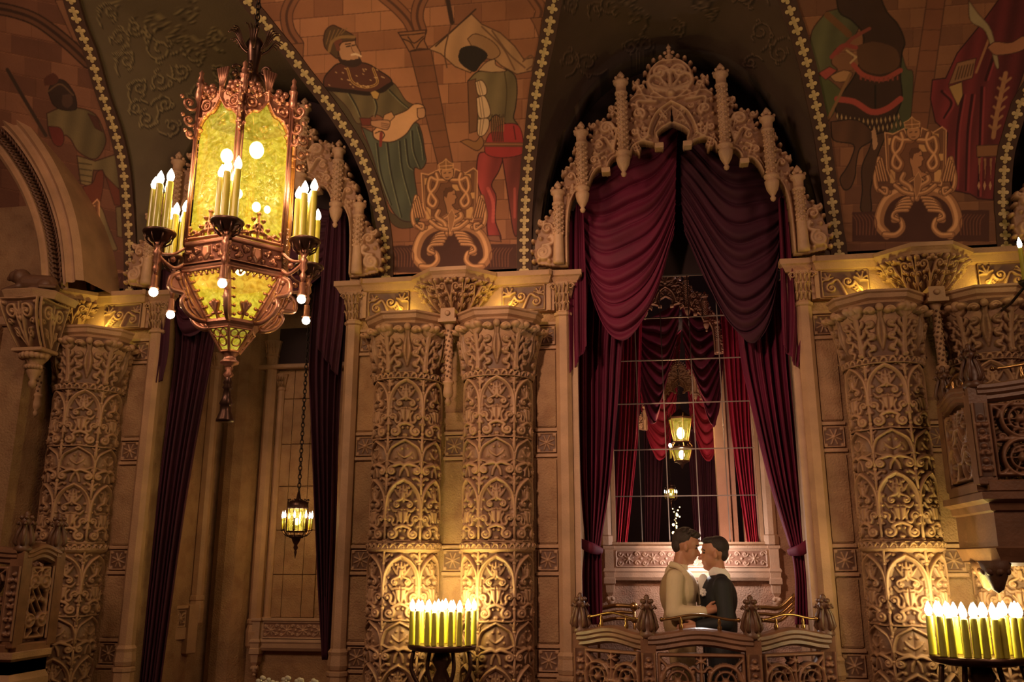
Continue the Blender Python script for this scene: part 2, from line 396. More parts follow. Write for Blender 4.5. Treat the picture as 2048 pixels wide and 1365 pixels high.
# ---- shared carved tiles ----
def tile_a(w=.276, h=.47, res=.0027):
    R = Rel(w, h, res); c = w/2; R.Z += .001
    # pointed arch, two bands
    arch = [(.018, .17), (.016, .25), (.03, .34), (.075, .41), (c, .452)]
    R.sw(arch, .0095, .0095, .020, .0, sm=True); R.sw([(x+.02*(1-i/4), y-.012) for i, (x, y) in enumerate(arch)], .006, .006, .011, sm=True)
    R.leaf(c, .30, pi/2, .105, .055, .014, 3); R.sw([(c, .29), (c-.035, .335), (c-.06, .372)], .004, .004, .012, mid=.010, sm=True)
    R.spir(c-.042, .268, .034, 1.5, pi*.5, 1, .0085, .020, tail=[(c-.004, .35), (c-.01, .31)])
    R.sw([(c-.085, .25), (c-.06, .222), (c-.02, .232)], .006, .006, .012, mid=.011, sm=True)
    R.poly([(c-.04, .222), (c-.028, .15), (c, .112), (c, .222)], .019, .010); R.poly([(c-.03, .225), (c-.04, .245), (c-.018, .235), (c, .25), (c, .22)], .017, .008)
    R.spir(.048, .165, .040, 1.4, -pi*.3, 1, .0095, .020, tail=[(.10, .125), (.08, .12)]); R.sw([(c-.05, .20), (c-.03, .17), (c-.038, .13)], .006, .004, .015, mid=.011, sm=True)
    R.spir(.066, .058, .050, 1.7, pi*.35, -1, .0115, .023, .005, tail=[(c-.005, .118), (c-.028, .11)])
    [R.ball(x_, y_, r_, .016) for (x_, y_, r_) in ((.030, .115, .011), (c-.072, .150, .010), (.022, .205, .013), (.035, .235, .009), (.018, .012, .012), (c-.05, .010, .010), (c-.018, .085, .009), (.10, .39, .009), (.05, .30, .010))]; R.sw([(.012, .10), (.02, .13), (.012, .16)], .006, .004, .016, mid=.010, sm=True); R.ball(.012, .118, .010, .016); R.ball(c-.006, .030, .012, .016); R.sw([(.008, .008), (.05, .004), (c, .010)], .006, .006, .014, sm=True)
    R.sw([(.006, .40), (.022, .44), (.055, .462)], .006, .004, .014, mid=.012, sm=True); R.spir(.026, .418, .019, 1.2, 0, -1, .006, .014)
    R.ball(.07, .455, .012, .014)
    return R.sym().fat(1).blur(1)
def tile_b(w=.276, h=.28, res=.0027):
    R = Rel(w, h, res); c = w/2; R.Z += .001
    R.sw([(.014, .115), (.02, .16), (.04, .21), (.08, .24), (c, .272)], .0085, .0085, .018, sm=True)
    R.poly([(.03, .125), (.036, .165), (.055, .205), (c, .252), (c, .085), (.09, .10), (.05, .105)], .009, .03)
    R.sw([(.03, .115), (.07, .10), (c-.03, .105), (c, .082)], .006, .006, .015, sm=True)
    for (a, b) in ((c-.04, .17), (c-.02, .21), (c-.055, .14)): R.ball(a, b, .010, .016)
    R.sw([(c, .14), (c-.03, .16), (c-.05, .185)], .004, .004, .015, mid=.009, sm=True)
    R.spir(.052, .045, .042, 1.7, pi*.5, 1, .0105, .022, .005, tail=[(c-.002, .085), (c-.03, .095)])
    R.sw([(c, .08), (c-.022, .045), (c-.03, .004)], .006, .006, .014, mid=.01, sm=True); R.fan(.03, .088, pi*.8, .03, 3, 1.2, .006)
    R.sw([(.004, .2), (.012, .24), (.04, .268)], .005, .004, .013, mid=.010, sm=True); R.ball(.012, .262, .010, .014)
    return R.sym().fat(1).blur(1)
def tile_cap(w=.30, h=.37, res=.0032):
    R = Rel(w, h, res); c = w/2; R.Z += .001
    R.poly([(c, .035), (c-.032, .15), (c-.030, .20), (c-.014, .27), (c-.018, .33), (c, .34)], .030, .02)
    for (y, r) in ((.07, .030), (.15, .034), (.235, .034)):
        R.spir(c-.062, y, r, 1.4, -pi*.4, 1, .009, .024, tail=[(.072, y-.06), (.064, y-.03)])
    R.sw([(.022, .01), (.02, .12), (.012, .25), (.03, .33)], .013, .010, .026, .004, sm=True)
    for y in (.06, .13, .20, .27): R.sw([(.02, y), (.045, y+.03), (.05, y+.055)], .005, .004, .022, mid=.012, sm=True)
    R.ball(.045, .335, .026, .045); R.spir(c-.045, .315, .034, 1.3, pi, -1, .010, .040); R.ball(.01, .02, .02, .03)
    return R.sym().fat(1).blur(1)
def rosette(w=.15, res=.003):
    R = Rel(w, w, res); c = w/2; R.Z += .0
    for k in range(8):
        a = pi/8+k*pi/4; R.sw([(c+.012*math.cos(a), c+.012*math.sin(a)), (c+.055*math.cos(a), c+.055*math.sin(a))], .005, .004, .014, .004, mid=.014)
    R.ball(c, c, .013, .018)
    for x in (.017, w-.017):
        for y in (.017, w-.017): R.ball(x, y, .014, .010)
    R.sw([(.004, .004), (w-.004, .004), (w-.004, w-.004), (.004, w-.004), (.004, .004)], .004, .004, .012)
    return R.blur(1)
def frieze(w=.34, h=.21, res=.003):
    R = Rel(w, h, res); R.Z += .0
    R.spir(.07, .07, .052, 1.6, pi/2, 1, .012, .022, tail=[(.17, .02), (.12, .13)]); R.spir(.19, .115, .062, 1.6, 0, -1, .014, .028, tail=[(.30, .02), (.27, .06)])
    R.fan(.05, .13, pi*.6, .055, 5, 2.2, .010, .018); R.fan(.28, .12, pi*.4, .07, 5, 2.0, .012, .022); R.leaf(.3, .03, pi*.8, .1, .05, .02)
    R.sw([(.005, .005), (w-.005, .005), (w-.005, h-.005), (.005, h-.005), (.005, .005)], .006, .006, .018)
    return R.blur(1)
def band_tile(w, h=.05, res=.0035, rep=.055):
    R = Rel(w, h, res); n = max(1, int(round(w/rep))); s = w/n
    for k in range(n):
        x = (k+.5)*s; R.sw([(x-s*.45, h*.25), (x-s*.1, h*.75), (x+s*.3, h*.5)], .004, .004, .014, mid=.010, sm=True); R.ball(x+s*.25, h*.35, s*.2, .012)
    R.sw([(0, .005), (w, .005)], .005, .005, .012); R.sw([(0, h-.004), (w, h-.004)], .004, .004, .010)
    return R.blur(1)
RC = .238
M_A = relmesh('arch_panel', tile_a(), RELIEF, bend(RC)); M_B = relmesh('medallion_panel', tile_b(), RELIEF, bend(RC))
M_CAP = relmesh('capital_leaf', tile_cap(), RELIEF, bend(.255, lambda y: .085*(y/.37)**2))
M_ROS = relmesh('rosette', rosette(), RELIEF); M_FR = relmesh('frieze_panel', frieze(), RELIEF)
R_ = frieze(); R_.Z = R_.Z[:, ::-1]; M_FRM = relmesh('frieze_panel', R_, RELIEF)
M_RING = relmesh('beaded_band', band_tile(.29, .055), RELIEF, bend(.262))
m = MB()
for dz in np.arange(0, 1.16, .155): m.tube([(0, 0, dz), (0, 0, dz+.15)], .0105, 6); m.ball((0, 0, dz+.152), .015, 6)
M_BAR = m.mesh('bar', STONE)
OCT = [(math.sin(a)*1.0, -math.cos(a)) for a in [math.radians(x) for x in (-90, -67.5, -22.5, 22.5, 67.5, 90)]]
def abacus_mesh(r, prof, y0=0.0):
    m = MB(); path = [(r*1.0*x, r*y) for x, y in OCT]
    m.sweep(path, prof); z0, z1 = prof[0][1], prof[-1][1]
    for (z, o, fl) in ((z0, prof[0][0], 1), (z1, prof[-1][0], 0)):
        k = (r+o)/r; V = [(x*k, y*k, z) for x, y in path]; m.add(V, [tuple(range(len(V)))[::(1 if fl else -1)]])
    return m
AB_PROF = [(-.05, 0), (-.02, .012), (-.012, .03), (.01, .045), (.016, .075), (.03, .085), (.03, .10), (0, .105)]
M_AB = abacus_mesh(.325, AB_PROF).mesh('abacus', STONE)
def column(x, label, lower=True, y=-.10):
    r0 = math.atan2(-x, 6.5)*.78
    t = thing('column', label, 'column', (x, y, 0), 0, None)
    m = MB(); m.lathe([(.25, -2.6), (.25, -.3), (RC-.003, -.28), (RC-.003, 1.62)], 28); m.lathe([(RC-.003, 1.62), (.252, 1.63), (.274, 1.645), (.274, 1.662), (.252, 1.70), (RC-.003, 1.72), (RC-.003, 2.88)], 28)
    m.build('shaft', STONE, t)
    for k in (-2, -1, 0, 1, 2) if True else ():
        rz = k*pi/3+r0
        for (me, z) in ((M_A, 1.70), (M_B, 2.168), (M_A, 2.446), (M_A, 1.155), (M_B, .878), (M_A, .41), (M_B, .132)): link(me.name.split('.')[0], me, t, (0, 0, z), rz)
        a = rz+pi/6
        for z in (1.715, .47): link('bar', M_BAR, t, ((RC+.014)*math.sin(a), -(RC+.014)*math.cos(a), z), 0)
        for z in (1.645, 2.90): link('beaded_band', M_RING, t, (0, 0, z), rz)
    cap = MB().lathe([(.25, 2.90), (.252, 3.0), (.27, 3.1), (.31, 3.22), (.335, 3.31)], 28).build('capital', STONE, t)
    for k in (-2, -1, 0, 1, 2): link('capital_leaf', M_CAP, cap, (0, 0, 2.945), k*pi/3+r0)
    m = MB()
    for k in range(-5, 6):
        a = k*pi/6+r0; rr = .345; r = .038 if k % 2 else .028
        m.ball((rr*math.sin(a), -rr*math.cos(a), 3.285), r, 7)
    m.build('berry_ring', STONE, cap)
    link('abacus', M_AB, t, (0, 0, 3.315))
    return t
column(PC[1]-.355, 'carved column left of the fan corbel, between the lantern and the nearer candle cluster')
column(PC[1]+.355, 'carved column right of the fan corbel, beside the crimson curtained alcove')
column(PC[2]-.355, 'carved column just right of the couple\'s alcove')
column(PC[2]+.355, 'carved column at the right edge, partly behind the upper balcony')
column(PC[0]+.355, 'shadowed carved column at far left, beside the dim curtained bay')
# fan corbel between the columns
def corbel_tile():
    w, h = .25, .25; R = Rel(w, h, .003); c = w/2
    R.sw([(c, .0), (c-.008, .10), (c-.02, .17)], .008, .006, .02, sm=True); R.spir(c-.055, .178, .042, 1.6, -pi/6, 1, .011, .028, tail=[(c, .04), (c-.01, .12)])
    R.spir(c-.045, .095, .028, 1.3, -pi/6, 1, .008, .022, tail=[(c-.01, .02), (c-.015, .06)]); R.sw([(.01, .01), (.012, .12), (.02, .22)], .010, .008, .024, .004, sm=True)
    [R.spir(x, y, r_, 1.2, a_, 1, .008, .028) for (x, y, r_, a_) in ((.03, .12, .026, 0), (.095, .14, .022, 2), (.035, .185, .024, 4), (.04, .05, .024, 1), (.10, .21, .018, 0))]; R.ball(.07, .13, .014, .034); R.ball(.075, .235, .016, .034); R.ball(.03, .225, .022, .036); R.ball(c, .225, .020, .032); R.ball(c-.03, .235, .012, .026); R.ball(.01, .14, .012, .03); R.fan(.02, .05, pi/2, .05, 3, 1.2, .007, .02)
    return R.sym().blur(1)
cprof = lambda v: .08+.235*v**.6
def cfn(X, Y, Z):
    a = (X/.25-.5)*(pi/4); v = Y/.25; r = (cprof(v)+Z*1.5)
    return (r*np.sin(a)*1.05, -r*np.cos(a), Y)
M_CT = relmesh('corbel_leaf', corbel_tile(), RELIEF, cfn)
M_CAB = abacus_mesh(.345, [(-.04, 0), (-.01, .008), (0, .03), (.02, .05), (.028, .055), (.028, .085), (0, .09)]).mesh('abacus', STONE)
def corbel(x, label):
    t = thing('fan_corbel', label, 'corbel', (x, 0, 0)); z0 = 3.45
    MB().lathe([(.06, z0-.03)]+[(cprof(v/6)-.004, z0+.25*v/6) for v in range(7)], 24, a0=-pi/2, a1=pi/2).build('body', STONE, t)
    for k in range(-2, 3): link('corbel_leaf', M_CT, t, (0, 0, z0), k*pi/4*.98)
    link('abacus', M_CAB, t, (0, 0, 3.69))
    m = MB(); m.box(-.055, .055, -.33, 0, 3.36, 3.45, bev=.006); m.box(-.07, .07, -.345, 0, 3.335, 3.362); m.build('block', STONE, t); MB().lathe([(.001, 0), (.018, .0), (.022, .012), (.012, .02)], 10, M=TR((0, -.325, 3.405), rx=pi/2)).build('boss', STONE, t)
    m = MB(); m.lathe([(.001, 2.70), (.022, 2.715), (.026, 2.735), (.015, 2.755), (.036, 2.775), (.04, 2.80), (.032, 2.86), (.044, 2.87), (.044, 2.885), (.03, 2.89), (.03, 3.10), (.038, 3.11), (.03, 3.12), (.03, 3.30), (.045, 3.33), (.045, 3.35)], 12, M=T3((0, -.26, 0)))
    p = m.build('pendant', STONE, t)
    m = MB()
    for k in range(34):
        a = -1.2+2.4*((k*37) % 10)/9; m.ball((.032*math.sin(a), -.26-.032*math.cos(a), 2.9+k*.0118), .009, 5)
    m.build('carving', RELIEF, p)
    return t
corbel(PC[1], 'fan shaped carved stone corbel above the nearer candle cluster, between two columns')
corbel(PC[2], 'fan shaped carved stone corbel at right, lit yellow on both flanks')
corbel(PC[0], 'fan shaped stone corbel at far left between the lion bracket and the shadowed column')

# panels, rosettes, pilasters, entablature on every pier
def rails(x0, x1, zs):
    for z in zs: MB().box(x0, x1, -.018, 0, z, z+.026, bev=.004).build('moulding', STONE, wall_back)
for ip, p in enumerate(PC):
    for (x0, x1) in ((p-.80, p-.63), (p+.63, p+.80), (p-.085, p+.085)):
        cx = (x0+x1)/2; ctr = abs(cx-p) < .01
        zc = [2.43, 1.575] if ctr else [3.28, 2.44, 1.575, .875]
        for z in zc:
            o = link('rosette', M_ROS, wall_back, (cx-.075, -.008, z-.075)); rails(x0, x1, (z-.11, z+.085))
        edges = [3.45]+[v for z in zc for v in (z+.115, z-.115)]+[.2]
        if ctr: edges = [2.70, 2.545, 2.315, 1.69, 1.46, .3]
        for a, b in zip(edges[0::2], edges[1::2]):
            if a-b > .1: MB().box(x0+.012, x1-.012, -.012, 0, b+.004, a-.004, bev=.009).build('wall_panel', PLASTER, wall_back)
    for sg in (-1, 1):
        m = MB(); cx = p+sg*.855
        m.add([(cx-.058, 0, z) for z in ()], [])
        path = [(cx-.058, .02), (cx-.058, -.03), (cx-.028, -.062), (cx+.028, -.062), (cx+.058, -.03), (cx+.058, .02)]
        m.sweep(path, [(0, .93), (0, 3.44)]); m.sweep(path, [(.0, .78), (.012, .79), (.02, .82), (.012, .89), (.014, .90), (.018, .915), (.0, .94)])
        m.sweep(path, [(.0, -2.6), (.016, -2.6), (.016, .74), (.024, .75), (.024, .775), (0, .785)])
        o = tag(m.build('trim_2', STONE), kind='structure')
        c = MB(); c.sweep(path, [(0, 3.42), (.012, 3.43), (.012, 3.45), (-.002, 3.46), (.004, 3.55), (.03, 3.66), (.035, 3.69), (0, 3.70)]); cp_ = c.build('capital', STONE, o)
        l = MB()
        for k in range(4):
            x = cx-.045+.03*k
            for (z, y) in ((3.47, -.066), (3.54, -.072), (3.61, -.088)):
                l.tube([(x, y+.01, z), (x, y-.014, z+.04), (x+.008*(1 if k > 1 else -1), y-.030, z+.06), (x+.014*(1 if k > 1 else -1), y-.022, z+.045)], .009, 5, .004)
        for sx in (-1, 1): l.tube([(cx+sx*.07+.026*math.cos(t)*(1-t/12)*sx, -.085, 3.655+.026*math.sin(t)*(1-t/12)) for t in np.arange(0, 8, .5)], .008, 5, .004)
        l.build('acanthus', STONE, cp_)
    # cornice and frieze
    m = MB(); path = [(p-.98, 0.0), (p-.98, -.07), (p-.78, -.07), (p-.78, -.05), (p-.76, -.10), (p+.76, -.10), (p+.78, -.05), (p+.78, -.07), (p+.98, -.07), (p+.98, 0.0)]
    m.sweep(path, [(-.06, 3.67), (-.01, 3.69), (.0, 3.71), (.015, 3.735), (.03, 3.745), (.03, 3.785), (-.2, 3.79)])
    m.box(p-.79, p+.79, -.058, .0, 3.47, 3.70); o = tag(m.build('trim_3', STONE), kind='structure')
    for (x0, me) in ((p-.73, M_FR), (p+.37, M_FRM)):
        link('frieze_panel', me, o, (x0+.01, -.062, 3.475))
    MB().box(p-.765, p-.735, -.075, -.05, 3.47, 3.69).build('stile', STONE, o); MB().box(p+.735, p+.765, -.075, -.05, 3.47, 3.69).build('stile', STONE, o)
    # hidden yellow up-lights resting on the capitals
    for sg in (-1, 1):
        o = thing('uplight', ['small glowing yellow lamp on the ledge ' + ('left' if sg < 0 else 'right') + ' of the ' + w + ' fan corbel' for w in ('far left', 'middle', 'right hand')][ip], 'lamp', (p+sg*.42, -.125, 3.425))
        MB().lathe([(.02, 0), (.022, .012), (.012, .02)], 10).build('holder', DBRONZE, o); MB().ball((0, 0, .032), .013, 8).build('bulb', BULBS, o)
        light('uplight_glow', 'POINT', (p+sg*.42, -.15, 3.49), 1.5 if ip else (1.4 if sg > 0 else .6), YEL, .02)
# ---------------- painted vault ----------------
OX, OY, CW, CH = -500, -500, 3000, 1130
class Paint:
    def __init__(s): s.A = np.zeros((CH, CW, 3), np.float32)
    def q(s, P, m):
        x0 = int(max(0, min(p[0] for p in P)-OX-m)); x1 = int(min(CW, max(p[0] for p in P)-OX+m+2)); y0 = int(max(0, min(p[1] for p in P)-OY-m)); y1 = int(min(CH, max(p[1] for p in P)-OY+m+2))
        if x1 <= x0 or y1 <= y0: return None
        Y, X = np.mgrid[y0:y1, x0:x1].astype(np.float32); return (slice(y0, y1), slice(x0, x1)), X+OX, Y+OY
    def fill(s, P, col, sm=False, out=None, ow=1.3, shade=0.0):
        if sm: P = smooth_pts(list(P)+[P[0]], 5)[:-1]
        r = s.q(P, 2)
        if r is None: return s
        sl, X, Y = r; ins = np.zeros(X.shape, bool)
        for i in range(len(P)):
            a, b = P[i], P[(i+1) % len(P)]
            if a[1] == b[1]: continue
            ins ^= ((a[1] > Y) != (b[1] > Y)) & (X < (b[0]-a[0])*(Y-a[1])/(b[1]-a[1])+a[0])
        c = np.array(col, np.float32)[None, None]
        if shade:
            w = np.ptp([p[0] for p in P])+1; u = (X-min(p[0] for p in P))/w
            c = c*(1+.8*shade*(.5-u)+shade*.22*np.sin(X*.16+Y*.03))[..., None]
        s.A[sl] = np.where(ins[..., None], c, s.A[sl])
        if out: s.line(list(P)+[P[0]], out, ow)
        return s
    def line(s, P, col, w=1.5, sm=False, w1=None, a=1.0):
        if sm: P = smooth_pts(P, 5)
        n = len(P)-1
        for i in range(n):
            wi = w if w1 is None else w+(w1-w)*i/n; r = s.q([P[i], P[i+1]], wi+2)
            if r is None: continue
            sl, X, Y = r; d, t = seg_d(X, Y, P[i], P[i+1]); k = (np.clip(wi/2+.5-d, 0, 1)*a)[..., None]
            s.A[sl] = s.A[sl]*(1-k)+np.array(col, np.float32)*k
        return s
    def tube(s, P, w, c0, c1, c2, sm=True):
        if sm: P = smooth_pts(P, 5)
        s.line(P, c0, w+2.2); s.line(P, c1, w); s.line([(x-w*.12, y-w*.16) for x, y in P], c2, w*.38)
        return s
    def sample(s, px, py):
        x = np.clip(px-OX, 0, CW-2); y = np.clip(py-OY, 0, CH-2); i = x.astype(int); j = y.astype(int); fx = (x-i)[..., None]; fy = (y-j)[..., None]
        A = s.A; c = (A[j, i]*(1-fx)+A[j, i+1]*fx)*(1-fy)+(A[j+1, i]*(1-fx)+A[j+1, i+1]*fx)*fy
        g = c.mean(-1, keepdims=True); c = np.clip((g+(c-g)*.86)*PGAIN, 0, 250)/255.; return np.where(c < .04, c/12.92, ((c+.055)/1.055)**2.4)
PGAIN = 1.36
PT = Paint()
c3 = lambda L: [(500+x/2.4375, y/2.4375) for x, y in L]
cR = lambda L: [(1560+x/2.625, y/2.625) for x, y in L]
cL = lambda L: [(x/2.73, y/2.73) for x, y in L]
BR1, BR2, DK = (132, 84, 56), (122, 75, 49), (52, 28, 20)
# painted ashlar: courses follow the wall's perspective
def ashlar(x0, x1, y0, y1, rows, slope, xr, cols=(BR1, BR2, (140, 90, 60), (114, 69, 46))):
    PT.fill([(x0, y0), (x1, y0), (x1, y1), (x0, y1)], BR1); rnd = random.Random(5)
    for k, y in enumerate(rows):
        yn = rows[k+1] if k+1 < len(rows) else y+38; f = lambda x, yy: yy-slope(yy)*(x-xr)
        x = x0+(k % 2)*22-rnd.random()*15
        while x < x1:
            xe = x+44+rnd.random()*14; PT.fill([(x, f(x, y)), (xe, f(xe, y)), (xe, f(xe, yn)), (x, f(x, yn))], rnd.choice(cols)); PT.line([(xe, f(xe, y)), (xe, f(xe, yn))], (78, 46, 30), 1.3); x = xe
        PT.line([(x0, f(x0, y)), (x1, f(x1, y))], (80, 46, 30), 1.4); PT.line([(x0, f(x0, y+1.6)), (x1, f(x1, y+1.6))], (150, 100, 68), 1.0, a=.4)
rows = [-180+39*k for k in range(20)]
ashlar(430, 1180, -200, 560, rows, lambda y: .092-.00014*y, 850)
ashlar(1540, 2300, -200, 520, rows, lambda y: .08-.00014*y, 1850, ((104, 66, 42), (96, 60, 40), (112, 72, 46), (90, 56, 38)))
ashlar(-300, 290, -200, 620, rows, lambda y: -.20, 150, ((100, 62, 44), (92, 56, 40), (108, 68, 48), (86, 52, 38)))
def shield(cx, cy, s, sx=1.0):
    t = lambda L: [(cx+(x-972)*s*sx, cy+(y-960)*s) for x, y in L]
    g0, g1, g2 = (70, 40, 26), (138, 92, 58), (178, 128, 84)
    # acanthus base
    PT.fill(t([(690, 1200), (820, 1195), (860, 1110), (1100, 1110), (1150, 1190), (1300, 1190), (1300, 1330), (690, 1330)]), (64, 34, 26))
    for d in (-1, 1):
        f = lambda L: t([(984+d*(x), y) for x, y in L])
        PT.tube(f([(4, 1118), (70, 1105), (135, 1140), (168, 1200), (172, 1260), (140, 1300)]), 42*s, g0, g1, g2)
        PT.tube(f([(150, 1300), (100, 1300), (70, 1270), (80, 1235), (110, 1235)]), 24*s, g0, g1, g2)
        for k in range(5): PT.tube(f([(15+k*8, 1135+k*14), (60+k*10, 1140+k*14), (95+k*5, 1170+k*13), (100-k*3, 1200+k*9)]), 14*s, g0, g1, g2)
        for k in range(7): PT.line(f([(190+k*14, 1300), (186+k*15, 1240), (205+k*15, 1210)]), (96, 54, 38), 5*s, sm=True, w1=1.5)
    PT.fill(t([(835, 845), (870, 852), (920, 828), (940, 870), (990, 870), (1000, 825), (1050, 845), (1090, 820), (1108, 835), (1106, 1000), (1085, 1080), (1030, 1075), (985, 1040), (930, 1075), (870, 1070), (845, 1010)]), (100, 62, 40), out=g2, ow=2.4)
    for (a, b, w, h) in ((850, 870, 22, 30), (860, 1010, 22, 60), (1045, 850, 30, 40), (1060, 940, 36, 30), (1055, 1010, 30, 55), (985, 900, 45, 30)): PT.fill(t([(a, b), (a+w, b), (a+w, b+h), (a, b+h)]), (170, 124, 74))
    PT.line(t([(848, 860), (853, 1005), (880, 1060), (935, 1062), (985, 1028), (1030, 1062), (1078, 1066), (1096, 1000), (1098, 840)]), g1, 2)
    for d in (-1, 1):
        f = lambda L: t([(970+d*x, y) for x, y in L])
        PT.tube(f([(15, 880), (60, 880), (88, 870), (98, 920), (75, 960), (60, 985), (75, 1010), (98, 990), (90, 950), (65, 920), (52, 880), (60, 850)]), 24*s, g0, (118, 74, 46), g2)
        PT.tube(f([(115, 1110), (165, 1100), (178, 1050), (168, 1000), (160, 960)]), 19*s, g0, g1, g2); PT.tube(f([(160, 1100), (130, 1120), (125, 1095), (145, 1090)]), 13*s, g0, g1, g2)
        for k in range(4): PT.tube(f([(125+k*12, 1060), (140+k*10, 1000+k*6), (150+k*8, 960+k*12)]), 8*s, g0, g1, g2)
        PT.tube(f([(8, 1140), (20, 1090), (60, 1060), (50, 1030)]), 22*s, g0, g1, g2); PT.tube(f([(8, 1120), (50, 1110), (90, 1080)]), 19*s, g0, g1, g2)
    # bust in profile and crowned mask
    PT.fill(t([(945, 935), (955, 918), (985, 915), (1000, 930), (1003, 950), (1010, 965), (1002, 972), (1000, 992), (985, 1000), (1000, 1020), (1030, 1030), (1000, 1045), (960, 1040), (955, 1005), (945, 975)]), (150, 100, 64), out=(60, 34, 22)); PT.fill(t([(943, 955), (948, 925), (970, 912), (995, 920), (990, 932), (965, 940), (958, 965)]), (84, 50, 32))
    PT.line(t([(990, 948), (1000, 948)]), (50, 28, 20), 1.4)
    PT.fill(t([(930, 840), (940, 825), (985, 822), (993, 838), (988, 865), (962, 880), (938, 866)]), (152, 104, 66), sm=True, out=(60, 34, 22)); PT.line(t([(946, 845), (954, 843)]), (50, 28, 20), 1.8); PT.line(t([(970, 843), (978, 842)]), (50, 28, 20), 1.8); PT.line(t([(954, 866), (970, 865)]), (60, 30, 22), 1.4)
    PT.fill(t([(925, 825), (920, 800), (940, 790), (955, 775), (970, 790), (990, 798), (990, 820), (955, 828)]), (120, 78, 46), out=(176, 130, 80), ow=1.5); PT.line(t([(956, 828), (955, 775)]), g2, 1.4); PT.line(t([(922, 812), (992, 806)]), g2, 1.6)
    PT.fill(t([(965, 1050), (985, 1020), (1000, 1055), (988, 1110), (975, 1140), (968, 1105)]), g1, out=g2)
def vcol(P0, P1, cap):
    PT.fill([P0[0], P0[1], P1[1], P1[0]], (104, 62, 40), out=(66, 38, 26), ow=2)
    n = 7
    for i in range(1, n):
        a = i/n; l = (P0[0][0]+(P1[0][0]-P0[0][0])*a, P0[0][1]+(P1[0][1]-P0[0][1])*a); r = (P0[1][0]+(P1[1][0]-P0[1][0])*a, P0[1][1]+(P1[1][1]-P0[1][1])*a); PT.line([l, r], (70, 40, 28), 1.3)
# centre spandrel
vcol(c3([(778, 248), (882, 240)]), c3([(915, 800), (988, 792)]), None)
for L in ([(800, 150), (770, 95), (715, 35), (650, -20)], [(832, 150), (815, 90), (822, 30), (850, -30)], [(232, 215), (190, 150), (178, 70), (205, 0), (250, -60)], [(1410, 100), (1420, 50), (1395, 5), (1370, -30)]):
    PT.line(c3(L), (70, 40, 28), 26, sm=True); PT.line(c3(L), (112, 68, 45), 22, sm=True); PT.line(c3(L), (72, 42, 30), 5, sm=True)
PT.fill(c3([(722, 158), (858, 146), (850, 200), (868, 238), (776, 252), (750, 205)]), (120, 76, 48), out=DK, ow=2)
for L in ([(735, 172), (795, 168), (850, 160)], [(745, 190), (780, 205), (800, 235)], [(850, 185), (830, 205), (812, 235)], [(770, 180), (800, 210), (845, 178)], [(780, 250), (825, 238), (862, 240)]): PT.line(c3(L), (52, 30, 20), 2.2, sm=True)
for b in ([(195, 215), (262, 210), (258, 290), (215, 250)], [(1366, 88), (1425, 84), (1412, 190), (1385, 120)]): PT.fill(c3(b), (110, 68, 44), out=DK)
OL, OL2, TEAL, FL = (84, 70, 46), (66, 54, 36), (66, 68, 54), (150, 106, 74)
PT.fill(c3([(372, 430), (470, 470), (540, 560), (545, 640), (600, 760), (650, 910), (690, 1040), (830, 1080), (790, 1110), (710, 1105), (650, 1020), (600, 900), (560, 780), (500, 640), (420, 500)]), OL2, sm=True, out=DK)
PT.fill(c3([(545, 620), (610, 650), (700, 690), (800, 600), (835, 640), (852, 740), (858, 790), (835, 825), (800, 825), (815, 950), (828, 1060), (800, 1080), (740, 1075), (690, 1020), (640, 900), (590, 740)]), TEAL, sm=True, out=DK, ow=1.8, shade=.25)
PT.fill(c3([(380, 430), (480, 440), (600, 455), (690, 400), (760, 490), (810, 520), (760, 560), (690, 600), (620, 560), (560, 590), (520, 600), (470, 520)]), OL, sm=True, out=DK, shade=.3)
for L in ([(620, 700), (640, 850), (690, 1000)], [(670, 700), (690, 850), (740, 1060)], [(730, 690), (745, 830), (790, 1000)], [(790, 640), (800, 740), (830, 820)], [(760, 680), (775, 800), (800, 830)], [(600, 460), (620, 520), (610, 570)], [(680, 440), (740, 500), (790, 540)], [(480, 450), (520, 520), (540, 570)], [(820, 620), (840, 700), (850, 780)]):
    PT.line(c3(L), (38, 34, 26), 3.4, sm=True, w1=1.5); PT.line([(x-3, y) for x, y in c3(L)], (108, 104, 76), 2, sm=True, a=.6)
PT.fill(c3([(358, 425), (362, 380), (395, 338), (440, 308), (560, 308), (630, 345), (684, 382), (688, 412), (650, 448), (590, 452), (480, 440)]), (74, 38, 28), sm=True, out=(30, 18, 14), ow=2)
PT.line(c3([(362, 432), (480, 445), (600, 455), (690, 408)]), (34, 18, 14), 8, sm=True)
PT.line(c3([(475, 335), (500, 400), (560, 425), (620, 405), (600, 335)]), (156, 116, 60), 5, sm=True); PT.line(c3([(475, 335), (500, 400), (560, 425), (620, 405), (600, 335)]), (70, 40, 24), 1.6, sm=True)
rr = random.Random(3)
for k in range(26): x, y = rr.uniform(380, 650), rr.uniform(330, 430); PT.line(c3([(x, y), (x+6, y+3)]), (160, 126, 84), 2)
PT.fill(c3([(585, 450), (610, 440), (632, 455), (622, 485), (600, 480)]), (150, 116, 60), out=DK)
PT.fill(c3([(430, 235), (445, 195), (508, 188), (516, 215), (540, 262), (530, 275), (536, 296), (500, 310), (455, 300), (436, 270)]), FL, sm=True, out=(60, 36, 26), ow=1.6)
PT.fill(c3([(436, 270), (450, 290), (500, 292), (536, 285), (543, 310), (510, 328), (460, 320), (432, 295)]), (48, 30, 24), sm=True); PT.line(c3([(495, 268), (515, 264), (540, 274)]), (176, 150, 120), 4, sm=True)
PT.line(c3([(470, 228), (488, 224)]), (40, 24, 18), 2.4); PT.line(c3([(498, 222), (512, 220)]), (40, 24, 18), 2.4); PT.line(c3([(492, 225), (500, 250), (508, 256)]), (100, 62, 44), 1.5); PT.line(c3([(465, 216), (490, 213)]), (50, 30, 20), 2)
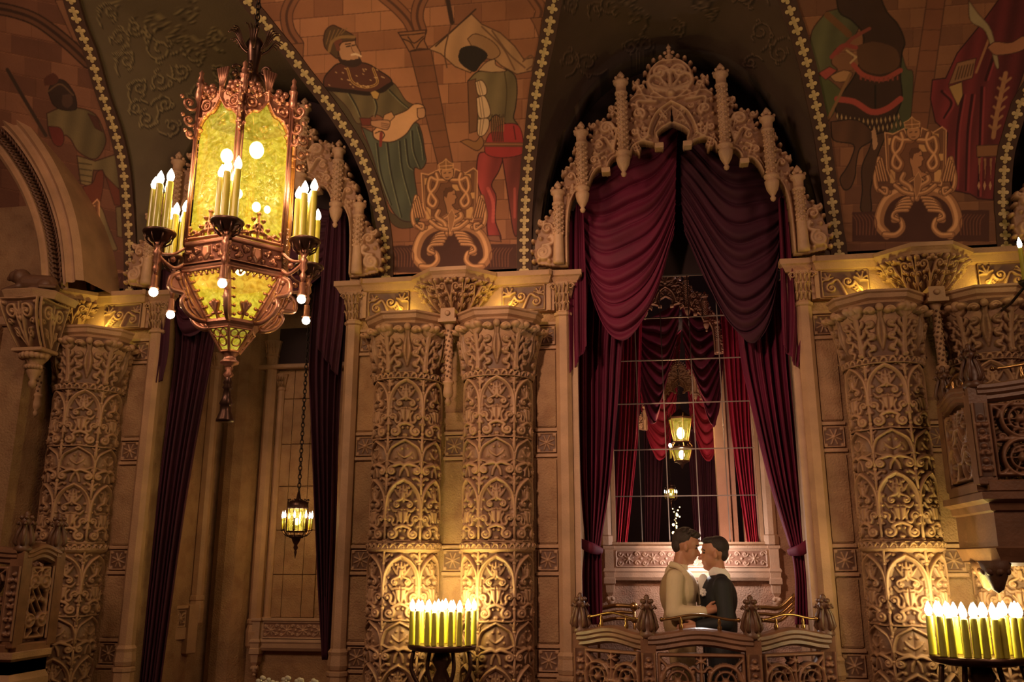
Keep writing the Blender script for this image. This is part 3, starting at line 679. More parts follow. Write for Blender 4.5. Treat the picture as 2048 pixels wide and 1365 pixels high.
PT.fill(c3([(358, 195), (368, 150), (400, 124), (432, 134), (500, 170), (512, 196), (450, 206), (432, 240), (428, 285), (395, 262), (366, 232)]), (72, 50, 32), sm=True, out=DK, ow=2); PT.line(c3([(385, 250), (400, 205), (440, 182), (508, 180)]), (118, 86, 48), 6, sm=True); PT.line(c3([(430, 240), (420, 210), (440, 200)]), (96, 50, 36), 8)
for k in range(5): PT.line(c3([(372+k*18, 215-k*12), (392+k*20, 150-k*3)]), (110, 80, 46), 2)
PT.fill(c3([(535, 575), (590, 578), (595, 612), (545, 612)]), (94, 38, 30), out=DK)
PT.fill(c3([(598, 640), (640, 600), (700, 565), (760, 540), (800, 508), (845, 515), (852, 560), (800, 600), (760, 655), (700, 690), (640, 690), (605, 672)]), (170, 124, 84), sm=True, out=DK, ow=1.8)
PT.fill(c3([(655, 560), (690, 545), (705, 570), (660, 615), (640, 605)]), (156, 112, 74), out=DK); PT.line(c3([(610, 650), (640, 640), (655, 660), (635, 690)]), DK, 2, sm=True)
PT.fill(c3([(588, 590), (640, 585), (682, 592), (670, 632), (630, 625), (592, 612)]), FL, sm=True, out=(60, 36, 26)); PT.fill(c3([(815, 530), (850, 528), (852, 570), (820, 575)]), FL, sm=True, out=DK); PT.line(c3([(640, 650), (636, 710)]), (110, 40, 34), 6)
for k in range(3): PT.line(c3([(640, 600+k*9), (676, 606+k*9)]), (84, 52, 38), 1.4)
PT.fill(c3([(872, 240), (960, 170), (1080, 68), (1130, 118), (1220, 160), (1290, 225), (1335, 290), (1385, 280), (1375, 345), (1300, 362), (1225, 320), (1150, 250), (1075, 355), (1000, 325), (930, 262)]), (142, 104, 70), sm=False, out=(60, 36, 24), ow=1.8, shade=.2)
PT.line(c3([(962, -10), (985, 110)]), (50, 30, 22), 9); PT.line(c3([(905, 225), (1100, 45)]), (56, 34, 24), 3); PT.line(c3([(980, 120), (950, 250), (960, 330)]), (80, 50, 34), 2.5, sm=True)
for L in ([(1130, 130), (1230, 230), (1290, 340)], [(1180, 150), (1260, 260), (1340, 330)], [(1330, 300), (1370, 270), (1385, 310), (1350, 340)]): PT.line(c3(L), (92, 62, 42), 3, sm=True)
PT.fill(c3([(1060, 190), (1100, 165), (1180, 200), (1220, 260), (1170, 290), (1100, 250)]), (128, 92, 60), sm=True, out=DK)
PT.fill(c3([(1016, 270), (1030, 235), (1085, 222), (1140, 245), (1158, 275), (1125, 315), (1095, 350), (1050, 330), (1020, 300)]), (34, 24, 20), sm=True)
VG = (96, 80, 52)
PT.fill(c3([(1062, 395), (1110, 350), (1180, 345), (1245, 338), (1292, 372), (1302, 440), (1295, 520), (1285, 575), (1305, 612), (1250, 606), (1200, 560), (1160, 600), (1100, 640), (1070, 560)]), VG, sm=True, out=(40, 28, 18), ow=2, shade=.3)
PT.line(c3([(1240, 345), (1252, 450), (1240, 590)]), (60, 48, 28), 2, sm=True); PT.fill(c3([(1112, 345), (1150, 305), (1192, 290), (1200, 318), (1250, 345), (1180, 352)]), (150, 116, 82), sm=True, out=DK)
PT.fill(c3([(1062, 395), (1100, 385), (1115, 480), (1105, 640), (1070, 650)]), (98, 62, 40), out=DK)
for L in ([(1098, 400), (1130, 392), (1152, 425), (1150, 462), (1112, 462)], [(1104, 478), (1145, 470), (1172, 540), (1160, 572), (1115, 570)], [(1110, 582), (1160, 578), (1164, 620), (1140, 660), (1110, 655)]):
    PT.fill(c3(L), (168, 138, 104), sm=True, out=DK); q = c3(L); [PT.line([((q[0][0]*(1-u)+q[1][0]*u), (q[0][1]*(1-u)+q[1][1]*u)), ((q[4][0]*(1-u)+q[3][0]*u), (q[4][1]*(1-u)+q[3][1]*u))], (112, 84, 60), 1.6) for u in (.3, .6)]
RD, RD2 = (124, 44, 42), (100, 42, 36)
PT.fill(c3([(1150, 740), (1235, 740), (1215, 830), (1178, 900), (1200, 960), (1195, 1070), (1222, 1150), (1215, 1172), (1160, 1150), (1150, 1010), (1108, 890), (1112, 760)]), RD, sm=True, out=(52, 20, 18), ow=2, shade=.4)
PT.fill(c3([(1225, 740), (1330, 720), (1322, 860), (1308, 960), (1306, 1080), (1302, 1150), (1284, 1130), (1264, 1000), (1248, 890)]), RD2, sm=True, out=(52, 20, 18), ow=2, shade=.4)
PT.fill(c3([(1165, 655), (1225, 608), (1308, 612), (1335, 700), (1330, 750), (1230, 770), (1150, 750), (1150, 690)]), (138, 38, 38), sm=True, out=(52, 20, 18)); PT.line(c3([(1285, 615), (1295, 680)]), (70, 22, 20), 2)
PT.line(c3([(1160, 920), (1185, 990), (1185, 1080)]), (164, 70, 62), 7, sm=True, a=.7); PT.line(c3([(1290, 920), (1290, 1060)]), (156, 66, 56), 5, a=.7)
PT.line(c3([(1080, 700), (1130, 705), (1328, 706)]), (88, 54, 34), 9); PT.line(c3([(1130, 703), (1328, 704)]), (130, 86, 52), 3); PT.fill(c3([(1025, 690), (1060, 680), (1100, 690), (1125, 665), (1140, 700), (1110, 735), (1060, 712)]), (120, 80, 46), sm=True, out=DK)
for k in range(7): PT.line(c3([(1180+k*9, 560+(k % 2)*8), (1176+k*9, 620), (1186+k*8, 690)]), (60, 42, 28), 2, sm=True); PT.line(c3([(1184+k*9, 575), (1182+k*9, 640)]), (134, 96, 54), 1.6)
PT.fill(c3([(1150, 1150), (1215, 1150), (1225, 1180), (1170, 1175)]), (110, 68, 52), out=DK)
shield(500+972/2.4375, 960/2.4375, 1/2.4375)
# right spandrel
vcol(cR([(780, -60), (875, -60)]), cR([(668, 700), (770, 700)]), None)
PT.fill(cR([(245, 60), (350, 45), (420, 120), (360, 230), (290, 260), (270, 330), (300, 370), (230, 420), (190, 380), (160, 270), (170, 160)]), (70, 68, 42), sm=True, out=DK, ow=2, shade=.3)
PT.fill(cR([(195, 390), (260, 420), (330, 480), (280, 600), (250, 640), (225, 520)]), (66, 68, 36), out=DK); PT.fill(cR([(640, 280), (665, 360), (700, 400), (670, 690), (560, 710), (600, 620)]), (60, 62, 38), sm=True, out=DK)
PT.fill(cR([(290, -80), (480, -80), (560, 60), (620, 130), (655, 220), (640, 280), (632, 400), (640, 520), (590, 640), (540, 700), (420, 690), (300, 600), (310, 520), (400, 380), (440, 200), (380, 110), (310, 60)]), (50, 30, 20), sm=True, out=(24, 14, 10), ow=2.5)
PT.fill(cR([(400, 240), (500, 220), (610, 260), (620, 350), (520, 390), (420, 350)]), (74, 46, 28), sm=True); PT.line(cR([(500, 450), (500, 570)]), (28, 18, 12), 4)
PT.line(cR([(385, 340), (440, 395), (540, 415), (632, 370)]), (128, 52, 40), 10, sm=True); PT.line(cR([(300, 520), (390, 535), (480, 588), (560, 572), (632, 520)]), (134, 52, 42), 12, sm=True); PT.line(cR([(250, 80), (330, 150), (360, 180)]), (92, 58, 30), 14)
PT.line(cR([(300, 280), (380, 200), (470, 150)]), (110, 50, 38), 7); PT.line(cR([(270, 300), (330, 240), (400, 250)]), (120, 46, 38), 8, sm=True)
for k in range(9): x = 420+k*24; y = 425-abs(k-4)*4; PT.fill(cR([(x, y-12), (x+9, y-12), (x+8, y+12), (x, y+10)]), (110, 48, 36))
for k in range(15):
    x = 300+k*23; y = 560+(20*math.sin((x-300)/330*pi)+10)*1.5
    for (dx, dy) in ((0, 10), (10, 48)): PT.fill(cR([(x+dx, y+dy), (x+dx+8, y+dy+24), (x+dx+2, y+dy+50), (x+dx-7, y+dy+24)]), (140, 112, 72), out=(36, 22, 14), ow=1)
PT.fill(cR([(268, 640), (400, 630), (482, 690), (480, 740), (420, 780), (400, 860), (395, 920), (370, 985), (335, 995), (315, 940), (345, 890), (375, 830), (385, 760), (280, 735)]), (74, 46, 30), sm=True, out=(30, 18, 12), ow=2, shade=.3)
PT.fill(cR([(490, 710), (555, 700), (515, 810), (495, 900), (475, 1000), (478, 1110), (425, 1105), (432, 1000), (430, 880), (470, 780)]), (66, 42, 28), sm=True, out=(30, 18, 12), ow=2)
PT.fill(cR([(262, 400), (330, 370), (380, 385), (350, 425), (290, 428)]), (140, 100, 62), sm=True, out=DK); PT.line(cR([(370, 390), (255, 620)]), (110, 76, 44), 6); PT.fill(cR([(200, 385), (260, 350), (300, 370), (240, 420)]), (130, 52, 44), out=DK)
PT.fill(cR([(480, 690), (500, 680), (512, 760), (490, 785)]), (150, 110, 78), sm=True); PT.line(cR([(350, 265), (400, 300), (370, 330)]), (150, 120, 80), 4)
RB = (88, 28, 30)
PT.fill(cR([(1190, -60), (1290, -60), (1290, 350), (1245, 480), (1185, 700), (1140, 840), (1120, 1050), (1040, 1045), (1000, 1020), (905, 1000), (870, 850), (880, 700), (815, 640), (790, 520), (800, 420), (870, 410), (930, 280), (1060, 120)]), RB, sm=False, out=(36, 10, 12), ow=2, shade=.5)
for L in ([(960, 500), (930, 700), (920, 990)], [(1010, 500), (985, 700), (975, 1000)], [(1060, 460), (1050, 700), (1040, 1030)], [(850, 480), (900, 540), (860, 620)], [(1120, 300), (1080, 420)]): PT.line(cR(L), (48, 8, 14), 6, sm=True, w1=3); PT.line([(x+5, y) for x, y in cR(L)], (118, 40, 42), 4, sm=True)
PT.fill(cR([(930, 330), (1030, 305), (1010, 410), (885, 445)]), (120, 84, 54), out=DK)
for k in range(6): PT.line(cR([(920+k*16, 420-k*5), (940+k*15, 350-k*3)]), (70, 44, 28), 2.4)
PT.fill(cR([(885, 455), (955, 430), (960, 500), (935, 560)]), (146, 112, 62), out=DK); PT.line(cR([(1030, 380), (1110, 170)]), (134, 90, 56), 5)
PT.fill(cR([(990, 0), (1040, 70), (1110, 160), (1150, 340), (1130, 345), (1080, 170), (1000, 110)]), (126, 110, 76), sm=True, out=DK); PT.fill(cR([(1088, 250), (1130, 220), (1210, 225), (1280, 190), (1280, 260), (1140, 290)]), (134, 86, 56), sm=True, out=DK)
PT.line(cR([(1185, 385), (1160, 500), (1135, 620), (1120, 720)]), (140, 96, 60), 9, sm=True)
for k in range(6): x, y = 1183-k*11, 410+k*50; PT.line(cR([(x-28, y), (x, y+24), (x+28, y)]), (134, 92, 58), 5)
PT.fill(cR([(1032, 765), (1145, 760), (1142, 820), (1034, 825)]), (116, 74, 44), out=DK)
for k in range(4): PT.fill(cR([(1040+k*30, 830), (1054+k*30, 830), (1047+k*30, 950)]), (126, 84, 54)); PT.fill(cR([(1044+k*30, 950), (1052+k*30, 975), (1044+k*30, 1000), (1036+k*30, 975)]), (150, 110, 76))
shield(1560+712/2.625, 832/2.625, 1.18/2.625)
# left spandrel
for (w, c) in ((26, (44, 26, 18)), (20, (84, 52, 36)), (6, (50, 30, 22))): PT.line(cL([(-60, 40), (60, 60), (200, 110), (350, 220), (480, 340)]), c, w, sm=True)
PT.fill(cL([(300, 0), (360, 0), (440, 240), (400, 220)]), (110, 72, 50), out=DK)
PT.line(cL([(40, 380), (120, 520), (250, 740)]), (50, 34, 26), 7); PT.line(cL([(110, 560), (180, 650)]), (100, 64, 44), 4)
PT.fill(cL([(255, 620), (330, 590), (430, 590), (520, 625), (568, 720), (575, 790), (520, 870), (430, 830), (385, 760), (350, 740), (330, 790), (270, 740)]), (86, 72, 46), sm=True, out=DK, ow=2, shade=.35)
PT.fill(cL([(262, 500), (290, 440), (350, 440), (400, 500), (418, 560), (410, 600), (340, 600), (290, 570)]), (46, 30, 24), sm=True, out=(24, 14, 12)); PT.line(cL([(262, 500), (330, 460), (400, 520)]), (84, 60, 40), 3, sm=True); PT.fill(cL([(245, 470), (240, 430), (290, 400), (320, 430), (300, 460)]), (70, 36, 26), sm=True)
PT.fill(cL([(340, 520), (385, 515), (398, 560), (370, 590), (340, 570)]), (66, 44, 34), sm=True); PT.fill(cL([(262, 690), (330, 700), (350, 760), (330, 800), (290, 780)]), (88, 34, 28), sm=True, out=DK); PT.fill(cL([(480, 620), (530, 640), (560, 720), (520, 700)]), (66, 36, 28), out=DK)
PT.fill(cL([(420, 850), (520, 880), (640, 840), (662, 1030), (600, 1020), (560, 930), (510, 930), (500, 1020), (440, 1005)]), (98, 82, 52), sm=False, out=DK, ow=2, shade=.3)
for k in range(4): PT.line(cL([(430, 890+k*32), (500, 900+k*32)]), (54, 42, 26), 2)
PT.fill(cL([(452, 1020), (505, 1000), (530, 940), (565, 940), (560, 1040), (535, 1130), (480, 1110)]), (92, 44, 30), sm=True, out=DK); PT.fill(cL([(575, 960), (655, 1040), (660, 1125), (625, 1120)]), (88, 42, 30), out=DK)
PT.fill(cL([(488, 1120), (550, 1130), (590, 1230), (625, 1320), (640, 1365), (595, 1360), (560, 1290)]), (104, 88, 56), sm=True, out=DK, shade=.3); PT.fill(cL([(632, 1130), (665, 1130), (668, 1300), (640, 1290)]), (96, 80, 52), out=DK)
shield(165, 455, .40, .62)

# ---- barrel spandrels ----
G = {
 '0R': [(120, -90)]+cL([(400, 30), (440, 150), (490, 270), (525, 385), (555, 490), (590, 590), (625, 690), (655, 800), (675, 900), (688, 1000), (697, 1105), (705, 1210), (712, 1320)])+[(262, 520), (262, 572)],
 '1L': [(440, -90)]+c3([(-10, 0), (50, 75), (125, 170), (200, 262), (270, 357), (338, 443), (405, 533), (463, 620), (520, 712), (567, 812), (604, 913), (633, 1020), (655, 1125), (664, 1230), (665, 1330), (664, 1370)]),
 '1R': [(1128, -90)]+c3([(1480, 15), (1462, 120), (1440, 230), (1418, 335), (1400, 435), (1386, 540), (1376, 640), (1364, 745), (1354, 850), (1346, 965), (1340, 1075), (1338, 1185), (1338, 1290), (1338, 1335)]),
 '2L': [(1548, -90)]+cR([(45, 30), (85, 145), (120, 260), (150, 370), (172, 480), (198, 600), (222, 720), (240, 850), (258, 970), (276, 1100), (292, 1220), (305, 1290), (308, 1325)]),
 '2R': [(2230, -90), (2130, 60)]+cR([(1278, 510), (1250, 570), (1228, 640), (1208, 710), (1190, 775), (1178, 845), (1172, 910), (1168, 970), (1167, 1040), (1168, 1100), (1175, 1165), (1180, 1260)])}
GX = {}
for k, pts in G.items():
    P = sorted([VP(*p) for p in smooth_pts(pts, 4)], key=lambda v: v.z); z = np.array([p.z for p in P]); x = np.array([p.x for p in P])
    keep = np.concatenate([[True], np.diff(z) > 1e-4]); GX[k] = (z[keep], x[keep])
def gx(k, z): return np.interp(z, *GX[k])
ZT = 5.845
def zrows(step=.0062):
    th = np.arange(0, math.asin((ZT-ZS)/BR), step/BR); return ZS+BR*np.sin(th)
def spandrel(name, fl, fr, num, step):
    z = zrows(step); z = np.concatenate([[3.775, 3.80, 3.825], z]); xl, xr = fl(z), fr(z); nx = int((xr-xl).max()/step)
    u = np.linspace(0, 1, nx); X = xl[:, None]+(xr-xl)[:, None]*u; Z = np.repeat(z[:, None], nx, 1); Y = barrel_y(Z)
    px, py = PRJ(X, Y, Z); c = PT.sample(px, py); c = np.concatenate([c, np.ones_like(c[..., :1])], -1)
    me = gridmesh(name, np.stack([X, Y, Z], -1), PAINT, {'paint': ('FLOAT_COLOR', c)}); return tag(link(name, me), kind='structure')
sp1 = spandrel('ceiling_mural', lambda z: gx('1L', z), lambda z: gx('1R', z), 1, .0058)
sp2 = spandrel('ceiling_mural', lambda z: gx('2L', z), lambda z: np.minimum(gx('2R', z), 3.6), 2, .0062)
sp0 = spandrel('ceiling_mural', lambda z: gx('0R', z)*0-6.3, lambda z: gx('0R', z), 3, .0075)
for o, n in ((sp1, 'ceiling'), (sp2, 'ceiling'), (sp0, 'ceiling')): o.name = n
# ---- borders with gold quatrefoils ----
BORD = mat('border_paint', (.075, .035, .022), .8)
qm = MB()
for (a, b) in ((0, .0215), (.0215, 0), (0, -.0215), (-.0215, 0)): qm.lathe([(.0138, 0), (.0138, .004), (.012, .006)], 12, M=T3((a, b, 0)), smooth=False)
qm.box(-.012, .012, -.012, .012, 0, .0058); M_Q = qm.mesh('quatrefoil', GOLDP)
def border(key, num):
    z0, x0 = GX[key]; s = np.linspace(3.80, ZT-.03, 240); X = np.interp(s, z0, x0); Y = barrel_y(s); P = np.stack([X, Y, s], 1)
    T = np.gradient(P, axis=0); T /= np.linalg.norm(T, axis=1)[:, None]
    hh = np.clip(s-ZS, 0, BR*.99); Nn = np.stack([np.zeros_like(s), -np.sqrt(BR*BR-hh*hh)/BR, -hh/BR], 1); S = np.cross(T, Nn); S /= np.linalg.norm(S, axis=1)[:, None]
    hw = .060; g = np.stack([P+S*hw-Nn*.02, P+S*hw+Nn*.012, P-S*hw+Nn*.012, P-S*hw-Nn*.02], 1)
    me = gridmesh('trim', g, BORD); me.polygons.foreach_set('use_smooth', [False]*len(me.polygons)); o = tag(link('trim_%d' % num, me), kind='structure')
    L = np.concatenate([[0], np.cumsum(np.linalg.norm(np.diff(P, axis=0), axis=1))]); n = int(L[-1]/.083)
    for k in range(n):
        i = int(np.searchsorted(L, (k+.3)*.083)); 
        if i >= len(P): break
        q = link('quatrefoil', M_Q, o); t, nn, ss = Vector(T[i]), Vector(Nn[i]), Vector(S[i]); nn = ss.cross(t) if ss.cross(t).dot(nn) > 0 else -ss.cross(t)
        q.matrix_world = Matrix.Translation(Vector(P[i])+nn*.0125) @ Matrix((t, nn.cross(t), nn)).transposed().to_4x4() @ Matrix.Scale(1.13, 4)
for i, k in enumerate(('0R', '1L', '1R', '2L', '2R')): border(k, 4+i)
# ---- vault cells over the bays, painted with scrollwork ----
CELLC = {0: (62, 54, 34), 1: (50, 38, 29), 2: (46, 34, 27)}
PT2 = PT; PT = Paint(); PT.fill([(-500, -500), (1200, -500), (1200, 629), (-500, 629)], (76, 62, 45)); PT.fill([(900, -500), (2499, -500), (2499, 629), (900, 629)], (66, 49, 39))
rr = random.Random(9)
def pscroll(cx, cy, r, a0, d, k0, k1, w=2.6):
    p = [(x, y) for x, y in spiral_pts(cx, cy, r, 1.35, a0, d, rin=.2)]; tail = [(cx+r*1.7*math.cos(a0-d*.9), cy+r*1.7*math.sin(a0-d*.9)), (cx+r*1.35*math.cos(a0-d*.45), cy+r*1.35*math.sin(a0-d*.45))]
    q = list(smooth_pts(tail+[p[0]], 4))+p[1:]; PT.line([(x+2.2, y+2.6) for x, y in q], k0, w*1.7); PT.line(q, k1, w)
    for j in range(3):
        i = 8+j*6; x, y = q[min(i, len(q)-1)]; a = a0+d*(j*1.6+1); L_ = [(x, y), (x+r*.35*math.cos(a), y+r*.35*math.sin(a)), (x+r*.4*math.cos(a+d*.9), y+r*.6*math.sin(a+d*.9))]; PT.line([(u+1.5, v+2) for u, v in L_], k0, w*1.4, sm=True); PT.line(L_, k1, w*.9, sm=True)
for (x, y, r, a, d) in ((600, 60, 50, 3, 1), (650, 205, 50, 1, -1), (735, 150, 45, 0, 1), (850, 130, 60, 2, 1), (870, 265, 68, 4, -1), (690, 330, 46, 3, 1), (1060, 290, 58, 5, 1), (965, 200, 52, 1, -1), (870, 440, 52, 0, 1), (990, 390, 40, 2, -1), (760, 480, 46, 3, 1), (1080, 510, 58, 1, -1), (1020, 60, 55, 5, 1), (800, 650, 46, 0, 1), (940, 690, 42, 2, -1), (900, 570, 40, 4, 1), (740, 590, 36, 5, -1), (1180, 200, 45, 2, 1), (1200, 400, 45, 0, -1)):
    pscroll(*cL([(x, y)])[0], r/2.73*1.15, a, d, (42, 32, 23), (108, 92, 64), 3.0)
for k in range(34):
    x, y = rr.uniform(1110, 1640), rr.uniform(-60, 260)
    pscroll(x, y, rr.uniform(14, 26), rr.uniform(0, 6), rr.choice((1, -1)), (38, 27, 22), (94, 72, 56), 2.4)
def cell(bc, kl, kr, hw, step=.011):
    zt = 5.72; n = 170; ts = np.linspace(0, 1, n)
    rows_ = []
    # closed arch : left foot -> apex -> right foot ; s in [-1,1]
    sarr = np.concatenate([-(1-ts)[:-1], ts]); 
    a = (1-np.abs(sarr))*pi/2; zz = ZS+(zt-ZS)*np.sin(a); ax = bc+np.sign(sarr)*hw*np.cos(a)**.86
    gz = ZS+(ZT-.02-ZS)*np.sin(a*.999)**1.0; gl = gx(kl, gz) if kl else bc-(gx(kr, gz)-bc); gr = gx(kr, gz) if kr else bc+(bc-gx(kl, gz))
    top = np.sin(a)**6*np.clip((np.sin(a)-.985)/.015, 0, 1); gX = np.where(sarr < 0, gl, gr); gX = gX*(1-top)+bc*top
    A0 = np.stack([ax, np.full_like(ax, .34), zz], 1); A = np.stack([ax, np.zeros_like(ax), zz], 1); Gp = np.stack([gX, barrel_y(gz)-.0, gz], 1)
    A[:, 2] = np.where(A[:, 2] < ZS+.001, 3.80, A[:, 2]); Gp[:, 2] = np.where(Gp[:, 2] < ZS+.001, 3.80, Gp[:, 2])
    v = np.concatenate([[-1], np.linspace(0, 1, 90)]); P = np.array([A0 if t < 0 else A*(1-t)+Gp*t for t in v])
    px, py = PRJ(P[..., 0], P[..., 1], P[..., 2]); c = PT.sample(px, py); c[0] = (.02, .010, .010); c = np.concatenate([c, np.ones_like(c[..., :1])], -1)
    return tag(link('ceiling', gridmesh('vault_cell', P, PAINT, {'paint': ('FLOAT_COLOR', c)})), kind='structure'), np.stack([ax, zz], 1)
for i, (b, kl, kr, hw) in enumerate(((BC[0], '0R', '1L', 1.0), (BC[1], '1R', '2L', 1.10), (BC[2], '2R', None, 1.10))):
    o, arc = cell(b, kl, kr, hw); pts = [(p[0], p[1]) for p in arc[::6]]+[(arc[-1][0], 3.84)]; pts = [(arc[0][0], 3.84)]+pts
    m = MB(); m.prism(pts, .33, .36); struct('wall_back_lunette', m, DARKWALL).name = 'wall_back'
# ---------------- tracery canopies ----------------
CY = -.13; CXC = BC[1]; CZ0 = 3.78; CHW = 1.14
def q4(x, y): p = W(1040+x/2.353, 80+y/2.353, CY); return (p.x-CXC+CHW, p.z-CZ0)
def q4l(L): return [q4(*p) for p in L]
def canopy_rel():
    R = Rel(2*CHW, 1.98, .0052)
    sil = [(712, 88), (650, 104), (608, 138), (592, 185), (598, 232), (560, 205), (545, 245), (515, 285), (500, 310), (465, 315), (438, 325), (430, 380), (400, 392), (362, 400), (345, 430), (340, 470), (318, 480), (290, 520), (262, 540), (250, 590), (228, 612), (208, 655), (205, 700), (180, 760), (152, 820), (108, 862), (92, 905), (70, 960), (66, 1015), (84, 1058), (160, 1068), (228, 1068), (222, 980), (222, 900), (232, 800), (252, 742), (275, 715), (322, 690), (340, 645), (366, 612), (388, 602), (388, 622), (414, 638), (422, 612), (418, 585), (440, 560), (475, 550), (520, 545), (530, 510), (560, 490), (595, 488), (628, 496), (634, 518), (676, 520), (676, 490), (652, 478), (646, 452), (668, 425), (712, 398)]
    P = q4l(sil); P = [(min(x, CHW+.004), y) for x, y in P]; R.poly(P, .012, .008, 'base')
    px = lambda r: r/2.353/258.
    def sp(x, y, r, t=1.6, a=0., d=1, tail=None, H=.060, b=.0): R.spir(*q4(x, y), px(r)*1.15, t, a, d, px(r)*.30, H, .010, q4l(tail) if tail else None, b=b)
    # mouldings following the lower cusps
    for L in ([(714, 402), (668, 430), (646, 455), (652, 480)], [(632, 500), (595, 492), (560, 496), (530, 520), (522, 548)], [(475, 556), (440, 566), (420, 590), (414, 610)], [(386, 610), (366, 618), (342, 650), (326, 690)], [(270, 722), (252, 748), (234, 802), (226, 900), (226, 1060)]):
        R.sw([(x-.006, y+.012) for x, y in q4l(L)], .011, .011, .050, sm=True); R.sw([(x-.016, y+.045) for x, y in q4l(L)], .007, .007, .036, sm=True)
    sp(660, 165, 48, 1.8, .3, 1, [(700, 245), (620, 235), (612, 190)]); R.sw(q4l([(714, 108), (662, 112), (618, 150), (608, 200), (625, 250), (690, 290)]), .012, .012, .055, sm=True)
    sp(572, 230, 26, 1.3, 2.5, 1, [(620, 290), (590, 285)]); R.fan(*q4(712, 262), pi/2, .20, 7, 2.4, .017, .05); R.ball(*q4(712, 262), .035, .07); R.ball(*q4(700, 165), .022, .05)
    R.sw(q4l([(712, 300), (650, 345), (618, 400), (600, 470)]), .014, .012, .062, sm=True); R.sw(q4l([(712, 285), (640, 282), (560, 268), (520, 292)]), .012, .010, .052, sm=True)
    R.sw(q4l([(712, 320), (670, 362), (640, 420)]), .009, .008, .046, sm=True)
    for a in ((560, 355, 38, 1.8, -1, 1, [(640, 300), (600, 300), (550, 305)]), (540, 440, 28, 1.6, 1, -1, [(610, 460), (570, 478)]), (618, 330, 20, 1.3, 0, -1, None), (590, 425, 18, 1.3, 2, 1, None), (528, 320, 16, 1.2, 0, 1, None), (665, 400, 14, 1.1, 0, 1, None), (408, 425, 42, 1.8, 0, 1, [(440, 520), (460, 440)]), (372, 505, 28, 1.6, 2, -1, [(430, 510), (400, 470)]), (432, 495, 20, 1.4, 0, 1, None), (350, 575, 24, 1.5, 1, 1, [(390, 540), (370, 550)]), (440, 360, 20, 1.2, 0, 1, None), (448, 535, 12, 1, 0, 1, None), (395, 565, 15, 1.1, 0, 1, None),
              (242, 650, 24, 1.5, 0, 1, [(265, 720), (270, 680)]), (262, 590, 17, 1.2, 0, 1, None), (225, 700, 14, 1.2, 0, -1, None), (130, 895, 32, 1.6, .5, 1, [(110, 975), (160, 960), (160, 910)]), (113, 1008, 46, 2.1, 1.2, -1, [(150, 930), (158, 960)]), (140, 940, 14, 1, 0, 1, None)):
        sp(*a)
    for (x, y) in ((604, 128), (588, 160), (584, 205), (556, 198), (536, 232), (520, 270), (496, 300), (455, 305), (430, 322), (418, 360), (395, 382), (366, 390), (338, 420), (330, 455), (306, 480), (282, 512), (255, 532), (240, 565), (244, 592), (222, 608), (204, 640), (198, 680), (182, 730), (172, 770), (146, 812), (126, 840), (100, 862), (84, 905), (64, 950), (58, 1000), (66, 1045), (628, 100), (660, 86)):
        R.ball(*q4(x, y), .019, .045)
    for (x, y, r, a) in ((548, 212, 22, 2.5), (440, 330, 24, 2.8), (345, 410, 24, 2.6), (272, 520, 20, 2.5), (214, 628, 18, 2.5), (105, 868, 22, 2.2)): sp(x, y, r, 1.4, a, 1, None, .055)
    rnd = random.Random(4)
    for (x, y) in ((575, 400), (610, 370), (545, 395), (580, 320), (640, 240), (660, 215), (625, 215), (385, 460), (420, 465), (365, 440), (355, 540), (410, 535), (430, 400), (385, 395), (235, 610), (250, 690), (230, 735), (100, 940), (140, 1045), (90, 1040), (120, 862), (555, 250), (595, 275), (525, 380), (530, 480), (600, 455), (340, 480), (345, 610), (455, 330)):
        R.ball(*q4(x, y), .017, .050)
    R.leaf(*q4(560, 540), 1.9, .12, .05, .052); R.leaf(*q4(380, 590), 1.9, .14, .05, .052); R.leaf(*q4(590, 480), 1.6, .14, .06, .052); R.leaf(*q4(690, 380), 2.1, .12, .05, .052); R.leaf(*q4(440, 460), 1.8, .13, .05, .052); R.leaf(*q4(250, 740), 1.5, .10, .04, .05)
    for k in range(11):  # rusticated pier strip
        y = 775+k*26; a, b = q4(162, y), q4(206, y); R.poly([(a[0], a[1]), (b[0], b[1]), (b[0], b[1]-.036), (a[0], a[1]-.036)], .042+.006*(k % 2), .012)
    return R.sym().blur(1)
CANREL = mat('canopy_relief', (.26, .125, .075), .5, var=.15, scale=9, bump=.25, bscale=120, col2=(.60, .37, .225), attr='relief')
CANST = mat('canopy_stone', (.54, .33, .20), .55, var=.15, scale=9, bump=.3, bscale=120)
CR_ = canopy_rel()
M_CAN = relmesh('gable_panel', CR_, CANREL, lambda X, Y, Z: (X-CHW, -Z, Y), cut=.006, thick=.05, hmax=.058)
def pinn(zb, zt, r, base=True):
    m = MB(); h = zt-zb
    pr = [(.001, zb), (r*.35, zb+.01), (r*.5, zb+.03), (r*.28, zb+.045), (r*.5, zb+.06), (r*.95, zb+.10), (r*1.15, zb+.14), (r*1.2, zb+.165), (r*.8, zb+.18), (r*1.25, zb+.195), (r*1.25, zb+.215), (r*.82, zb+.225)] if base else [(r, zb), (r, zb+.02)]
    pr += [(r*.82, zb+.3), (r*.82, zt-.16), (r*1.1, zt-.15), (r*1.1, zt-.135), (r*.85, zt-.13), (r*.9, zt-.07), (r*1.3, zt-.055), (r*1.3, zt-.035), (r*.7, zt-.03), (r*.4, zt-.005), (r*.45, zt), (r*.7, zt+.015), (r*.45, zt+.035), (r*.22, zt+.05), (.001, zt+.06)]
    m.lathe(pr, 12)
    for k in range(int((h-.36)/.022)):
        z = zb+.24+k*.022
        for j in range(3): a = -1.15+1.15*j+(k % 2)*.5; m.ball((r*.84*math.sin(a), -r*.84*math.cos(a), z), .0115, 5)
    for j in range(6): a = j*pi/3+.3; m.ball((r*1.15*math.sin(a), -r*1.15*math.cos(a), zt-.02), .014, 5)
    return m
